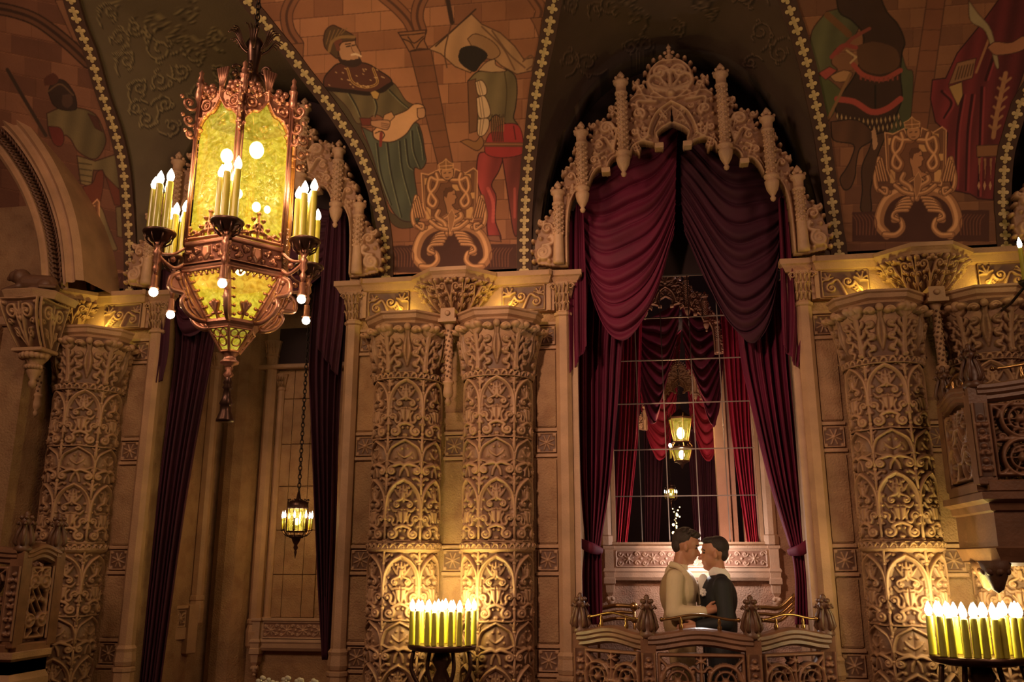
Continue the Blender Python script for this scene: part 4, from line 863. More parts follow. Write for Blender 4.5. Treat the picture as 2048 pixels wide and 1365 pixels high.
def P4(x, y): p = q4(x, y); return p[0]-CHW, p[1]+CZ0
P1 = P4(490, 660); P1t = P4(480, 195)[1]; P2 = P4(298, 828); P2t = P4(290, 430)[1]; P3 = P4(185, 1060); P3t = P4(182, 705)[1]
M_P1 = pinn(P1[1], P1t, .047).mesh('pinnacle', CANST); M_P2 = pinn(P2[1], P2t, .046).mesh('pinnacle', CANST); M_P3 = pinn(P3[1], P3t, .044, False).mesh('pinnacle', CANST)
m = MB(); zc = P4(700, 92)[1]; m.lathe([(.03, zc-.05), (.035, zc-.02), (.02, zc), (.03, zc+.02), (.014, zc+.04), (.012, zc+.09), (.022, zc+.10), (.012, zc+.115), (.001, zc+.14)], 10)
for s in (-1, 1): m.ball((s*.032, 0, zc+.055), .016, 6); m.ball((s*.02, 0, zc+.02), .014, 6); m.ball((s*.045, 0, zc-.005), .016, 6)
m.ball((0, 0, zc+.075), .018, 6); M_FIN = m.mesh('finial', CANST)
M_CUSP = MB().box(-.034, .034, -.05, .04, -.022, .022, bev=.006).mesh('cusp_block', CANST)
def canopy(x, label, y=CY, sc=1.0, z=0.0):
    t = thing('tracery_canopy', label, 'canopy', (x, y, z)); link('gable_panel', M_CAN, t, (0, 0, CZ0)); t.scale = (sc, sc, sc)
    for s in (-1, 1):
        link('pinnacle', M_P1, t, (s*abs(P1[0]), -.055, 0)); link('pinnacle', M_P2, t, (s*abs(P2[0]), -.055, 0)); link('pinnacle', M_P3, t, (s*abs(P3[0]), -.04, 0))
    link('finial', M_FIN, t, (0, -.01, 0))
    for s in (-1, 1):
        for (cx, cz) in (P4(655, 506), P4(405, 622)): link('cusp_block', M_CUSP, t, (s*cx, 0, cz))
    return t
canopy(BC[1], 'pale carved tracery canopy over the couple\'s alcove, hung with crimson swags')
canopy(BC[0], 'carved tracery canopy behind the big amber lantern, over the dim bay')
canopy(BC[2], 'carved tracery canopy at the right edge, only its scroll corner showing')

# ---------------- draperies ----------------
def interp(L, v):
    L = [Vector(p) for p in L]; n = len(L)-1; f = np.clip(v, 0, 1)*n; i = min(int(f), n-1); k = f-i
    k2 = k; return L[i]*(1-k2)+L[i+1]*k2
def edge_pts(E, y): return [W(px, py, y if len(e) < 3 else e[2]) for e in E for (px, py) in [e[:2]]]
def drape(name, E0, E1, y, n=7, amp=.03, m=VELVET, nu=110, nv=70, parent=None, seed=0, sm=True):
    """hanging cloth between two edge lines given top to bottom"""
    rnd = np.random.RandomState(seed); A = edge_pts(E0, y); B = edge_pts(E1, y)
    if sm: A = [Vector(p) for p in smooth_pts(A, 6)]; B = [Vector(p) for p in smooth_pts(B, 6)]
    u = np.linspace(0, 1, nu); ph = rnd.uniform(0, 6, 4); P = np.zeros((nv, nu, 3))
    uu = u+.018*np.sin(u*2*pi*2.3+ph[0])+.01*np.sin(u*2*pi*5+ph[1])
    for j in range(nv):
        v = j/(nv-1); a, b = interp(A, v), interp(B, v); wd = (b-a).length
        f = np.sin(2*pi*n*uu+ph[2]+.3*math.sin(v*3)); f = np.sign(f)*np.abs(f)**.8; f2 = .35*np.sin(2*pi*n*2.7*uu+ph[3]+v)
        amp_v = amp*(.55+.45*min(1, wd/.3)); P[j] = np.outer(1-u, a)+np.outer(u, b); P[j, :, 1] += -amp_v*(f+f2); P[j, :, 0] += .2*amp_v*np.cos(2*pi*n*uu+ph[2])
    me = gridmesh(name, P, m, flip=True); o = link(name, me, parent)
    md = o.modifiers.new('thick', 'SOLIDIFY'); md.thickness = .006
    return o
def swag(name, A, B, sag, y, folds=9, amp=.035, m=VELVET, peak=(.9, 1.1), nu=90, nv=120, bulge=.06, y1=None, parent=None, seed=1):
    """A,B : side lines from top to bottom; sag (metres) at top and bottom"""
    A = [Vector(p) for p in smooth_pts(edge_pts(A, y), 6)]; B = [Vector(p) for p in smooth_pts(edge_pts(B, y if y1 is None else y1), 6)]
    u = np.linspace(0, 1, nu); s = u**peak[0]*(1-u)**peak[1]; s /= s.max(); P = np.zeros((nv, nu, 3)); ph = seed*1.7
    for j in range(nv):
        v = j/(nv-1); a, b = interp(A, v), interp(B, v); P[j] = np.outer(1-u, a)+np.outer(u, b); P[j, :, 2] -= s*(sag[0]+(sag[1]-sag[0])*v)
        w = v+.035*np.sin(u*4+ph)+.02*np.sin(u*9+ph*2); f = np.sin(2*pi*folds*w+ph); f = np.where(f > 0, f, f*.6)+.3*np.sin(2*pi*folds*2.3*w+1+u*2)
        P[j, :, 1] -= amp*f*(.35+.65*np.sin(pi*u)**.7)+bulge*np.sin(pi*u)*(.3+.7*v); P[j, :, 2] += amp*.5*np.cos(2*pi*folds*w+ph)*np.sin(pi*u)
    o = link(name, gridmesh(name, P, m, flip=True), parent); md = o.modifiers.new('thick', 'SOLIDIFY'); md.thickness = .006; return o
GV = 'crimson velvet hangings of the couple\'s alcove'
y0 = .06
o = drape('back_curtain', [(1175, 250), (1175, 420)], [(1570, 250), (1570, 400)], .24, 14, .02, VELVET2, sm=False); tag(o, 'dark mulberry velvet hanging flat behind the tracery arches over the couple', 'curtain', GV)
o = swag('swag', [(1160, 372), (1163, 440), (1168, 520), (1182, 575)], [(1356, 240), (1352, 340), (1350, 420), (1347, 468)], (.05, .62), y0, 10, .034, VELVET, (.8, 1.05)); tag(o, 'deep crimson velvet swag hanging left of centre over the couple', 'curtain', GV)
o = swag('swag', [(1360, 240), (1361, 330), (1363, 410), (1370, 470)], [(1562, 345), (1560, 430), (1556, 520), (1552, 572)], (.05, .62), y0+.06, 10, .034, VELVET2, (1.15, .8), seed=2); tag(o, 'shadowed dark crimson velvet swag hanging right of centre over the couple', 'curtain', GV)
o = drape('curtain_tail', [(1140, 425), (1138, 560), (1140, 680), (1141, 748)], [(1166, 400), (1172, 560), (1172, 660), (1172, 692)], -.04, 2, .030, VELVET, 50, 60, seed=3); tag(o, 'narrow crimson velvet tail hanging beside the left swag', 'curtain', GV)
o = drape('curtain_tail', [(1556, 400), (1560, 520), (1562, 620), (1566, 690)], [(1578, 380), (1596, 560), (1602, 640), (1594, 735)], -.04, 2, .030, VELVET, 50, 60, seed=4); tag(o, 'narrow crimson velvet tail hanging beside the right swag', 'curtain', GV)
def side_curtain(E0, E1, tie, F0, F1, seed, label, tieE):
    t = thing('tied_curtain', label, 'curtain', (0, 0, 0), 0, GV)
    drape('upper_cloth', E0, E1, .26, 6, .030, VELVET, 110, 90, t, seed); drape('lower_cloth', F0, F1, .26, 4, .022, VELVET, 70, 50, t, seed+1)
    a, b, c = [W(*p) for p in tieE]; m = MB(); pts = smooth_pts([a, b, c], 8)
    m.tube(pts, lambda k: .026+.014*math.sin(pi*k), 10, flat=.55); o = m.build('tieback', VELVET, t); return t
side_curtain([(1160, 560), (1158, 700), (1160, 900), (1166, 1010), (1174, 1096)], [(1262, 560), (1246, 700), (1238, 800), (1222, 960), (1200, 1096)], None, [(1170, 1096), (1166, 1160), (1168, 1250)], [(1202, 1096), (1204, 1160), (1205, 1250)], 11, 'crimson velvet curtain tied back at the left of the couple', [(1158, 1084, .20), (1180, 1096, .16), (1203, 1104, .26)])
side_curtain([(1468, 560), (1480, 700), (1500, 800), (1538, 960), (1580, 1096)], [(1572, 560), (1576, 700), (1588, 850), (1598, 980), (1606, 1096)], None, [(1582, 1096), (1590, 1160), (1590, 1250)], [(1608, 1096), (1614, 1160), (1618, 1250)], 13, 'crimson velvet curtain tied back at the right of the couple', [(1620, 1084, .20), (1603, 1100, .16), (1578, 1106, .26)])
GV1 = 'dark velvet hangings of the dim bay'
o = drape('curtain', [(330, 600), (343, 700), (312, 980), (272, 1400)], [(440, 640), (427, 700), (372, 1000), (315, 1400)], .16, 7, .03, VELVET2, 120, 60, seed=5); tag(o, 'long dark crimson curtain slanting down left of the plaster bay behind the lantern', 'curtain', GV1)
o = drape('curtain', [(640, 430), (616, 700), (620, 860), (634, 1130), (646, 1320)], [(700, 420), (690, 600), (676, 800), (668, 1050), (656, 1320)], .28, 5, .03, VELVET2, 100, 60, seed=6); tag(o, 'long dark crimson curtain hanging right of the small chandelier', 'curtain', GV1)
o = drape('curtain_tail', [(316, 540), (312, 660), (303, 772)], [(344, 540), (340, 690), (328, 758)], -.03, 2, .02, VELVET2, 40, 40, seed=7); tag(o, 'short dark velvet tail hanging below the left side of the big lantern', 'curtain', GV1)
o = drape('curtain_tail', [(652, 440), (640, 560), (632, 688)], [(690, 430), (688, 600), (672, 750)], -.03, 3, .025, VELVET2, 50, 50, seed=8); tag(o, 'short dark velvet tail over the curtain right of the big lantern', 'curtain', GV1)
o = swag('swag', [(345, 420), (350, 560), (352, 625)], [(500, 380), (470, 520), (440, 620)], (.05, .25), .08, 6, .03, VELVET2, seed=3); tag(o, 'dark velvet swag behind the big lantern, left half of the pair', 'curtain', GV1)
o = swag('swag', [(500, 380), (520, 460), (540, 520)], [(660, 420), (655, 480), (650, 540)], (.05, .30), .08, 6, .03, VELVET2, seed=4); tag(o, 'dark velvet swag behind the big lantern, right half of the pair', 'curtain', GV1)

# ---------------- alcove with the couple ----------------
YB = .95; wx0, wx1 = W(1232, 1085, YB).x, W(1521, 1085, YB).x; wz0 = W(1376, 1085, YB).z; wz1 = 4.1
m = MB(); m.box(-.60, wx0, YB, YB+.12, 0, 4.2); m.box(wx1, 1.16, YB, YB+.12, 0, 4.2); m.box(wx0, wx1, YB, YB+.12, 0, wz0); m.box(wx0, wx1, YB, YB+.12, wz1, 4.2)
alc = struct('wall_back', m, PLINE)
frame_px = [W(x, 1085, YB).x for x in (1285, 1340, 1401, 1461)]; hz = [W(1376, y, YB).z for y in (992, 898, 805, 718, 633, 550)]
win = MB()
for (a, b) in ((wx0-.03, wx0), (wx1, wx1+.03)): win.box(a, b, YB-.03, YB+.02, wz0-.02, wz1)
win.box(wx0-.03, wx1+.03, YB-.04, YB+.02, wz0-.035, wz0); win = struct('window_1', win, STONE)
for x in frame_px: MB().box(x-.004, x+.004, YB+.01, YB+.022, wz0, wz1).build('muntin', CAME, win)
for z in hz: MB().box(wx0, wx1, YB+.008, YB+.024, z-.004, z+.004).build('muntin', CAME, win)
xs = [wx0]+frame_px+[wx1]; zs = [wz0]+hz+[wz1]
for i in range(len(xs)-1):
    for j in range(len(zs)-1):
        if xs[i+1]-xs[i] > .02: MB().box(xs[i]+.004, xs[i+1]-.004, YB+.014, YB+.017, zs[j]+.004, zs[j+1]-.004).build('pane', CLEAR, win)
# window side pilasters, carved sill
def sillfrieze(w, h=.135, res=.0035, n=6):
    R = Rel(w, h, res); s = w/n
    for k in range(n):
        cx = (k+.5)*s
        for i in range(8): a = i*pi/4+.2; R.sw([(cx+.008*math.cos(a), h/2+.008*math.sin(a)), (cx+.04*math.cos(a), h/2+.04*math.sin(a))], .004, .003, .012, mid=.010)
        R.ball(cx, h/2, .010, .016)
        for sg in (-1, 1):
            for ud in (.24, .76): R.spir(cx+sg*s*.34, h*ud, s*.14, 1.3, 0, sg, .005, .012)
        R.ball(cx-s/2+.004, h/2, .010, .012)
    R.sw([(.003, .003), (w-.003, .003), (w-.003, h-.003), (.003, h-.003), (.003, .003)], .004, .004, .014); return R.blur(1)
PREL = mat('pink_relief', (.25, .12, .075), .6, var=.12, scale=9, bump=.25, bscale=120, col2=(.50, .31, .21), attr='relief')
PSTONE = mat('pink_stone', (.47, .29, .19), .65, var=.12, scale=7, bump=.3, bscale=110)
def sill(x0, x1, y, zt, parent_name, fr_n=6):
    z = zt; m = MB(); w = x1-x0
    path = [(x0-.09, y), (x0-.09, y-.10), (x0-.02, y-.10), (x0-.02, y-.07), (x1+.02, y-.07), (x1+.02, y-.10), (x1+.09, y-.10), (x1+.09, y)]
    m.sweep(path, [(-.05, z), (.012, z), (.012, z-.022), (0, z-.03), (0, z-.175), (.008, z-.18), (.014, z-.20), (.006, z-.215), (.004, z-.25), (-.012, z-.275), (-.07, z-.275)])
    for s in (x0-.055, x1+.055):
        m.sweep([(s-.034, y), (s-.034, y-.098), (s+.034, y-.098), (s+.034, y)], [(0, z-.24), (.012, z-.26), (.012, z-.30), (0, z-.31), (-.004, z-.37), (-.02, z-.40), (-.05, z-.42)])
    o = tag(m.build(parent_name, PSTONE), kind='structure')
    link('carved_frieze', relmesh('carved_frieze', sillfrieze(w, n=fr_n), PREL), o, (x0, y-.072, z-.17))
    for s in (x0-.055, x1+.055):
        mm = MB(); mm.ball((s, y-.06, z-.43), .034, 8, sz=1.2); mm.ball((s-.02, y-.08, z-.42), .018, 6); mm.ball((s+.02, y-.08, z-.42), .018, 6); mm.ball((s, y-.07, z-.475), .016, 6); mm.build('pendant', PSTONE, o)
    return o
sill(W(1232, 1110, .9).x, W(1533, 1110, .9).x, YB, wz0-.03, 'trim_20')
for (a, b) in ((wx0-.13, wx0-.035), (wx1+.035, wx1+.13)):
    m = MB(); c = (a+b)/2; m.sweep([(a, YB), (a, YB-.03), (c-.02, YB-.055), (c+.02, YB-.055), (b, YB-.03), (b, YB)], [(0, wz0-.03), (.01, wz0-.02), (.01, wz0+.05), (0, wz0+.06), (0, 4.1)]); struct('trim_21', m, PSTONE)
for s, x in ((-1, -.57), (1, 1.13)):   # inner jamb mouldings of the opening
    m = MB()
    for k, (w, y) in enumerate(((.05, .02), (.035, .07), (.03, .13))): m.box(min(x, x-s*w), max(x, x-s*w), y-.03, y+.03, 0, 3.8, bev=.006)
    struct('trim_22', m, PSTONE)
# bronze rails behind the drapes
def hrail(pts, y, label, n=3):
    t = thing('stair_rail', label, 'rail', W(*pts[0], y)); o0 = W(*pts[0], y)
    for k in range(n):
        P = [W(px, py+k*13, y)-o0 for px, py in pts]; m = MB(); m.tube(smooth_pts(P, 5), .017 if k == 0 else .013, 8)
        m.build('rail', BRASS, t)
    e = W(*pts[-1], y)-o0; m = MB(); m.ball(e, .034, 8); m.ball(e+Vector((0, 0, -.10)), .026, 8); m.tube([e, e+Vector((0, 0, -.36))], .012, 8); m.lathe([(.03, -.36), (.034, -.34), (.012, -.32)], 8, M=T3(e)); m.build('newel', BRASS, t); 
    s = W(*pts[0], y)-o0; MB().tube([s, s+Vector((0, 0, -.36))], .012, 8).build('newel', BRASS, t); return t
hrail([(1196, 1219), (1232, 1212), (1268, 1214)], .55, 'gleaming brass rail left of the couple, behind the balustrade')
hrail([(1590, 1190), (1560, 1216), (1530, 1216), (1500, 1216)], .55, 'gleaming brass rail right of the couple, sloping up behind the curtain')
# added hall behind the panes, standing in for a mirror reflection of the room
DARKR = mat('mirror_hall_wall', (.018, .010, .014), .9)
m = MB(); m.box(-2.6, 3.0, 7.0, 7.1, 0, 7); m.box(-2.7, -2.6, 1.15, 7.1, 0, 7); m.box(3.0, 3.1, 1.15, 7.1, 0, 7); m.box(-2.7, 3.1, 1.15, 7.1, 6.9, 7.0); struct('wall_far', m, DARKR)
struct('floor', MB().box(-2.7, 3.1, 1.1, 7.1, -.12, 0), DARKR)
GF = 'velvet hangings of the added mirror hall beyond the panes'
o = drape('curtain', [(1246, 560), (1240, 800), (1232, 960), (1226, 1110)], [(1285, 560), (1278, 800), (1272, 900), (1250, 1110)], 1.5, 5, .03, VELVET3, 80, 40, seed=21); tag(o, 'bright red curtain mirrored in the leftmost panes', 'curtain', GF)
o = drape('curtain', [(1438, 560), (1458, 800), (1472, 920), (1500, 1110)], [(1512, 560), (1506, 800), (1510, 930), (1520, 1110)], 1.5, 6, .03, VELVET3, 90, 40, seed=22); tag(o, 'bright red curtain mirrored in the rightmost panes', 'curtain', GF)
GF2 = 'purple swags beyond the panes'
for (A, B, sg, y, mm, sd, lb) in (
    ([(1278, 640), (1277, 690), (1276, 745)], [(1359, 600), (1352, 690), (1326, 760)], (.05, .50), 2.0, VELVET, 5, 'shadowy purple swag beyond the panes, upper left of the hall lantern'),
    ([(1364, 600), (1368, 690), (1398, 760)], [(1448, 640), (1446, 690), (1444, 745)], (.05, .50), 2.0, VELVET, 6, 'shadowy purple swag beyond the panes, upper right of the hall lantern'),
    ([(1280, 700), (1281, 760), (1282, 820)], [(1362, 660), (1356, 760), (1350, 830)], (.1, .55), 3.2, VELVET3, 7, 'lower pleated swag beyond the panes, left of the hall lantern'),
    ([(1368, 660), (1374, 760), (1380, 830)], [(1444, 700), (1443, 760), (1442, 820)], (.1, .55), 3.2, VELVET3, 8, 'lower pleated swag beyond the panes, right of the hall lantern')):
    tag(swag('swag', A, B, sg, y, 9, .03, mm, (1, 1), 60, 90, seed=sd), lb, 'curtain', GF2)
o = drape('curtain', [(1288, 860), (1290, 960), (1292, 1110)], [(1330, 860), (1326, 960), (1318, 1110)], 3.4, 5, .04, VELVET2, 60, 30, seed=23); tag(o, 'unlit curtain beyond the panes, left of the distant lights', 'curtain', GF)
o = drape('curtain', [(1372, 860), (1380, 960), (1390, 1110)], [(1440, 860), (1438, 960), (1436, 1110)], 3.4, 6, .04, VELVET2, 60, 30, seed=24); tag(o, 'unlit curtain beyond the panes, right of the distant lights', 'curtain', GF)
def far_canopy(px, py_bot, spacing, y, label):
    c = W(px, py_bot, y); sc = spacing/(FPX*2*abs(P1[0]))*((c.y+6.6)*1.02); t = canopy(c.x, label, y, sc); t.location.z = c.z-P1[1]*sc
far_canopy(1333, 640, 84, 1.75, 'small pale tracery canopy beyond the panes, in the parting of the swags')
far_canopy(1360, 806, 60, 2.75, 'smallest tracery canopy, just above the hall lantern beyond the panes')
m = MB(); a, b = W(1441, 1080, 2.2).x, W(1466, 1080, 2.2).x; m.box(a, b, 2.2, 2.35, 0, 3.6); m.box(b, b+.06, 2.24, 2.4, 0, 3.6); struct('trim_23', m, PSTONE)
m = MB(); m.box(W(1490, 1080, 2.3).x, W(1530, 1080, 2.3).x, 2.3, 2.4, 0, 3.4); struct('trim_24', m, PSTONE)
light('far_fill_light', 'POINT', (.4, 3.9, 4.4), 60, (1, .55, .45), .12)  # unseen lamp added to brighten the space behind the panes
light('curtain_fill_light', 'SPOT', (.3, 1.25, 1.0), 110, (1, .6, .42), .05, target=(.3, 2.2, 2.6), angle=120)  # unseen spot added to brighten the curtains behind the panes
# ---------------- dim bay on the left: plaster niches ----------------
def vplane(name, A, B, z0, z1, m, thick=.12):
    d = Vector((B[0]-A[0], B[1]-A[1], 0)); L = d.length; d.normalize(); n = Vector((d.y, -d.x, 0))
    M = Matrix(((d.x, -n.x, 0, A[0]), (d.y, -n.y, 0, A[1]), (0, 0, 1, 0), (0, 0, 0, 1))); return M, L   # local x along, -y towards the hall
def wxy(px, y): p = W(px, 1100, y); return (p.x, y)
pa, pb, pc_, pd, pe = wxy(262, .20), wxy(395, .86), wxy(432, 1.12), wxy(508, 1.15), wxy(720, 1.15)
M1, L1 = vplane('', pa, pb, 0, 4, PLASTER); M2, L2 = vplane('', pb, pc_, 0, 4, PLASTER); M3, L3 = vplane('', pc_, pd, 0, 4, PLASTER); M4, L4 = vplane('', pd, pe, 0, 4, PLASTER)
m = MB()
m.box(0, L1, 0, .1, -.1, 4.2, M1); m.box(0, L3, 0, .1, -.1, 4.2, M3)
m.box(0, L2, 0, .1, -.1, 4.2, M2); m.box(0, L4, 0, .1, -.1, 4.2, M4)
# rounded middle mass
prof = [(pc_[0]-.02, pc_[1]+.02), (pc_[0]+.03, pc_[1]-.10), (pc_[0]+.10, pc_[1]-.16), (pc_[0]+.18, pc_[1]-.18), (pc_[0]+.27, pc_[1]-.16), (pd[0]-.03, pd[1]-.10), (pd[0], pd[1]+.02)]
m.sweep(prof, [(0, 0), (0, 4.1)]); nb = struct('wall_back', m, PLASTER)
zof = lambda py, y=1.15: W(560, py, y).z
def niche(M, x0, x1, zb, zt, cols, rowsz, par):
    for a, b in zip(cols[:-1], cols[1:]):
        for c, d in zip(rowsz[:-1], rowsz[1:]): MB().box(a+.003, b-.003, -.022, 0, c+.003, d-.003, M, bev=.004).build('block', PLASTER, par)
x0 = W(533, 1000, 1.15).x-pd[0]; x1 = W(640, 1000, 1.15).x-pd[0]; rz = [zof(y) for y in (1236, 1150, 1062, 974, 890, 800, 742)]
niche(M4, x0, x1, 0, 0, [x0, x0+.05, x0+.215, x0+.40, x0+.52], rz, nb)
rz1 = [1.22+.345*k for k in range(7)]
niche(M1, 0, L1, 0, 0, [L1*.35, L1*.52, L1*.72, L1*.86], rz1, nb)
# slim engaged shafts with little capitals
def slim(x, y, z0, z1, num, r=.05, cap=True):
    m = MB(); path = [(x-r, y+.02), (x-r, y-r*.5), (x-r*.45, y-r), (x+r*.45, y-r), (x+r, y-r*.5), (x+r, y+.02)]
    m.sweep(path, [(.0, z0-.24), (.012, z0-.22), (.016, z0-.10), (.004, z0-.04), (.012, z0-.03), (.012, z0), (0, z0+.01), (0, z1)]); o = tag(m.build('trim_%d' % num, STONE), kind='structure')
    c = MB(); c.sweep(path, [(0, z1-.01), (.01, z1), (.004, z1+.02), (.022, z1+.13), (.03, z1+.15), (0, z1+.155)])
    c.build('capital', STONE, o); l = MB()
    for k in range(4):
        for (zz, e) in ((.03, .004), (.08, .014)): l.tube([(x-r*.8+k*r*.53, y-r-e, z1+zz), (x-r*.8+k*r*.53, y-r-e-.018, z1+zz+.035), (x-r*.8+k*r*.55, y-r-e-.026, z1+zz+.045)], .009, 5, .004)
    l.build('acanthus', STONE, o)
    return o
zc = zof(716); slim(W(528, 1100, 1.15).x-.02, 1.12, zof(1240), zc, 31, .055); slim(W(560, 1100, 1.15).x-.07, 1.13, zof(1236), zof(782), 32, .03)
slim(pb[0]+.03, pb[1]+.0, 1.27, 3.3, 33, .05)
m = MB(); m.box(W(520, 700, 1.1).x, W(700, 700, 1.1).x, 1.05, 1.15, zof(742), zof(742)+.045, bev=.01); struct('trim_34', m, STONE)
m = MB(); m.box(W(560, 700, 1.14).x, W(700, 700, 1.14).x, 1.12, 1.16, zof(736), zof(660)); struct('trim_35', m, DARKWALL)  # dark slab painted in place of a shaded opening
sill(W(528, 1260, 1.1).x, W(690, 1260, 1.1).x, 1.15, zof(1236), 'trim_36', 5)
# left slanted sill
def slsill(M, x0, x1, z, num):
    m = MB(); m.box(x0, x1, -.08, 0, z-.03, z, M, bev=.006); m.box(x0, x1, -.06, 0, z-.18, z-.03, M); m.box(x0, x1, -.075, 0, z-.28, z-.18, M, bev=.006); m.box(x1-.07, x1+.03, -.10, 0, z-.40, z+.005, M, bev=.008)
    o = tag(m.build('trim_%d' % num, STONE), kind='structure'); f = link('carved_frieze', relmesh('carved_frieze', sillfrieze(x1-x0-.1, n=5), RELIEF), o); f.matrix_world = M @ T3((x0+.02, -.062, z-.175)); return o
slsill(M1, .05, L1-.05, 1.20, 37)

# ---------------- far left : projecting pier, arch, bracket ----------------
YL = -.45; XL = W(104, 900, 0).x
m = MB(); m.box(-7.4, XL, YL, 0, -2.6, 3.42, bev=.01); m.box(-7.4, XL-.24, YL-.04, YL, -2.6, 3.42, bev=.01); pl = struct('wall_left_pier', m, PLASTER); pl.name = 'wall_left'
# arch with a carved archivolt
apx = [(118, 575), (112, 500), (100, 440), (78, 380), (48, 325), (10, 275), (-40, 235), (-100, 205)]
ac = [W(x, y, YL-.05) for x, y in smooth_pts(apx, 5)]
m = MB()
def arch_band(path, prof):
    V = []; n = len(path); q = len(prof)
    for i, p in enumerate(path):
        t = (path[min(i+1, n-1)]-path[max(i-1, 0)]).normalized(); nrm = Vector((t.z, 0, -t.x))
        for (o, y) in prof: V.append(p+nrm*o+Vector((0, y, 0)))
    return V, [(i*q+k, (i+1)*q+k, (i+1)*q+k+1, i*q+k+1) for i in range(n-1) for k in range(q-1)]
prof = [(.22, .5), (.22, 0), (.18, -.05), (.15, -.02), (.13, -.02), (.10, -.055), (.07, -.02), (.05, -.02), (.04, .06), (-.06, .06), (-.07, -.02), (-.09, -.02), (-.11, -.05), (-.14, -.02), (-.15, .0), (-.15, .5)]
Va, Fa = arch_band(ac, prof); m.add(Va, Fa, False); ar = tag(m.build('trim_40', STONE), kind='structure')
lf = MB(); n = len(ac)
for i in range(0, n-1):
    for j in range(3):
        p = ac[i].lerp(ac[i+1], j/3); t = (ac[i+1]-ac[i]).normalized(); nrm = Vector((t.z, 0, -t.x)); s = 1 if (i*3+j) % 2 else -1
        lf.tube([p+nrm*(-.01)+Vector((0, .05, 0)), p+nrm*(-.01+.03*s)+t*.02+Vector((0, .0, 0)), p+nrm*(-.01+.045*s)+t*.05+Vector((0, -.01, 0)), p+nrm*(-.01+.015*s)+t*.055+Vector((0, 0, 0))], .014, 5, .008); lf.ball(p+nrm*(-.01-.025*s)+Vector((0, .02, 0)), .015, 5)
tag(lf.build('carved_leaves', RELIEF, ar), kind='stuff')
ap = [(p.x-.05, p.z) for p in ac]; ap = [(-9, 3.4), (ap[0][0], 3.4)]+ap+[(-9, ap[-1][1])]; o = struct('wall_left_arch', MB().prism(ap, YL+.30, YL+.40), PLASTER); o.name = 'wall_left'
m = MB(); m.box(-7.4, XL, YL-.03, 0, 3.42, 3.50, bev=.01); struct('trim_41', m, STONE)
# ashlar voussoir ground round the arch
# bracket under the lion
BXC = W(66, 600, YL-.2).x; BZ = W(68, 580, YL-.3).z
def bracket_tile():
    R = Rel(.34, .36, .0035); R.Z += .0
    R.spir(.10, .25, .075, 1.6, 1, 1, .017, .035, tail=[(.17, .02), (.15, .14)]); R.spir(.09, .10, .05, 1.5, 2, -1, .013, .03, tail=[(.16, .01), (.13, .05)]); R.spir(.05, .18, .035, 1.2, 0, 1, .010, .028); R.fan(.17, .22, pi/2, .10, 5, 1.8, .012, .03); R.ball(.17, .2, .025, .04); R.ball(.03, .32, .018, .03)
    R.sw([(.01, .005), (.01, .355), (.17, .35)], .010, .010, .03); return R.sym().blur(1)
bt = thing('wall_bracket', 'pierced scroll bracket at far left holding the crouching lion', 'bracket', (BXC, YL, BZ))
m = MB(); ph = lambda s, y: (s, y)
bp = [(-.23, 0), (-.23, -.26), (-.12, -.36), (.12, -.36), (.23, -.26), (.23, 0)]
m.sweep(bp, [(-.2, .0), (0, 0), (.03, -.02), (.01, -.05), (0, -.07), (-.02, -.07)]); m.add([(x, y, 0) for x, y in bp], [(0, 1, 2, 3, 4, 5)]); m.build('shelf', STONE, bt)
def brk(X, Y, Z): v = 1-Y/.36; d = .34-.20*v**1.6+Z; return ((X-.17)*(1-.40*v), -d, Y-.43)
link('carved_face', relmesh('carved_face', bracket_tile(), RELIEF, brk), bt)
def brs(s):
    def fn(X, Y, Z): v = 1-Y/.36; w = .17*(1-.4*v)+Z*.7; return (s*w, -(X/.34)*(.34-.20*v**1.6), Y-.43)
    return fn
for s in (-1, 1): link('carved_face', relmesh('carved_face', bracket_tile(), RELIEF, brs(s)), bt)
m = MB(); m.box(-.13, .13, -.2, 0, -.46, -.43, bev=.006); m.lathe([(.001, -.74), (.025, -.72), (.03, -.69), (.02, -.67), (.05, -.62), (.06, -.58), (.05, -.55), (.09, -.50), (.11, -.46)], 14, M=T3((0, -.08, 0)))
for k in range(9): a = -1.4+.35*k; m.ball((.10*math.sin(a), -.08-.10*math.cos(a), -.485), .028, 6); m.ball((.06*math.sin(a), -.08-.06*math.cos(a), -.57), .02, 6)
m.build('pendant', STONE, bt)

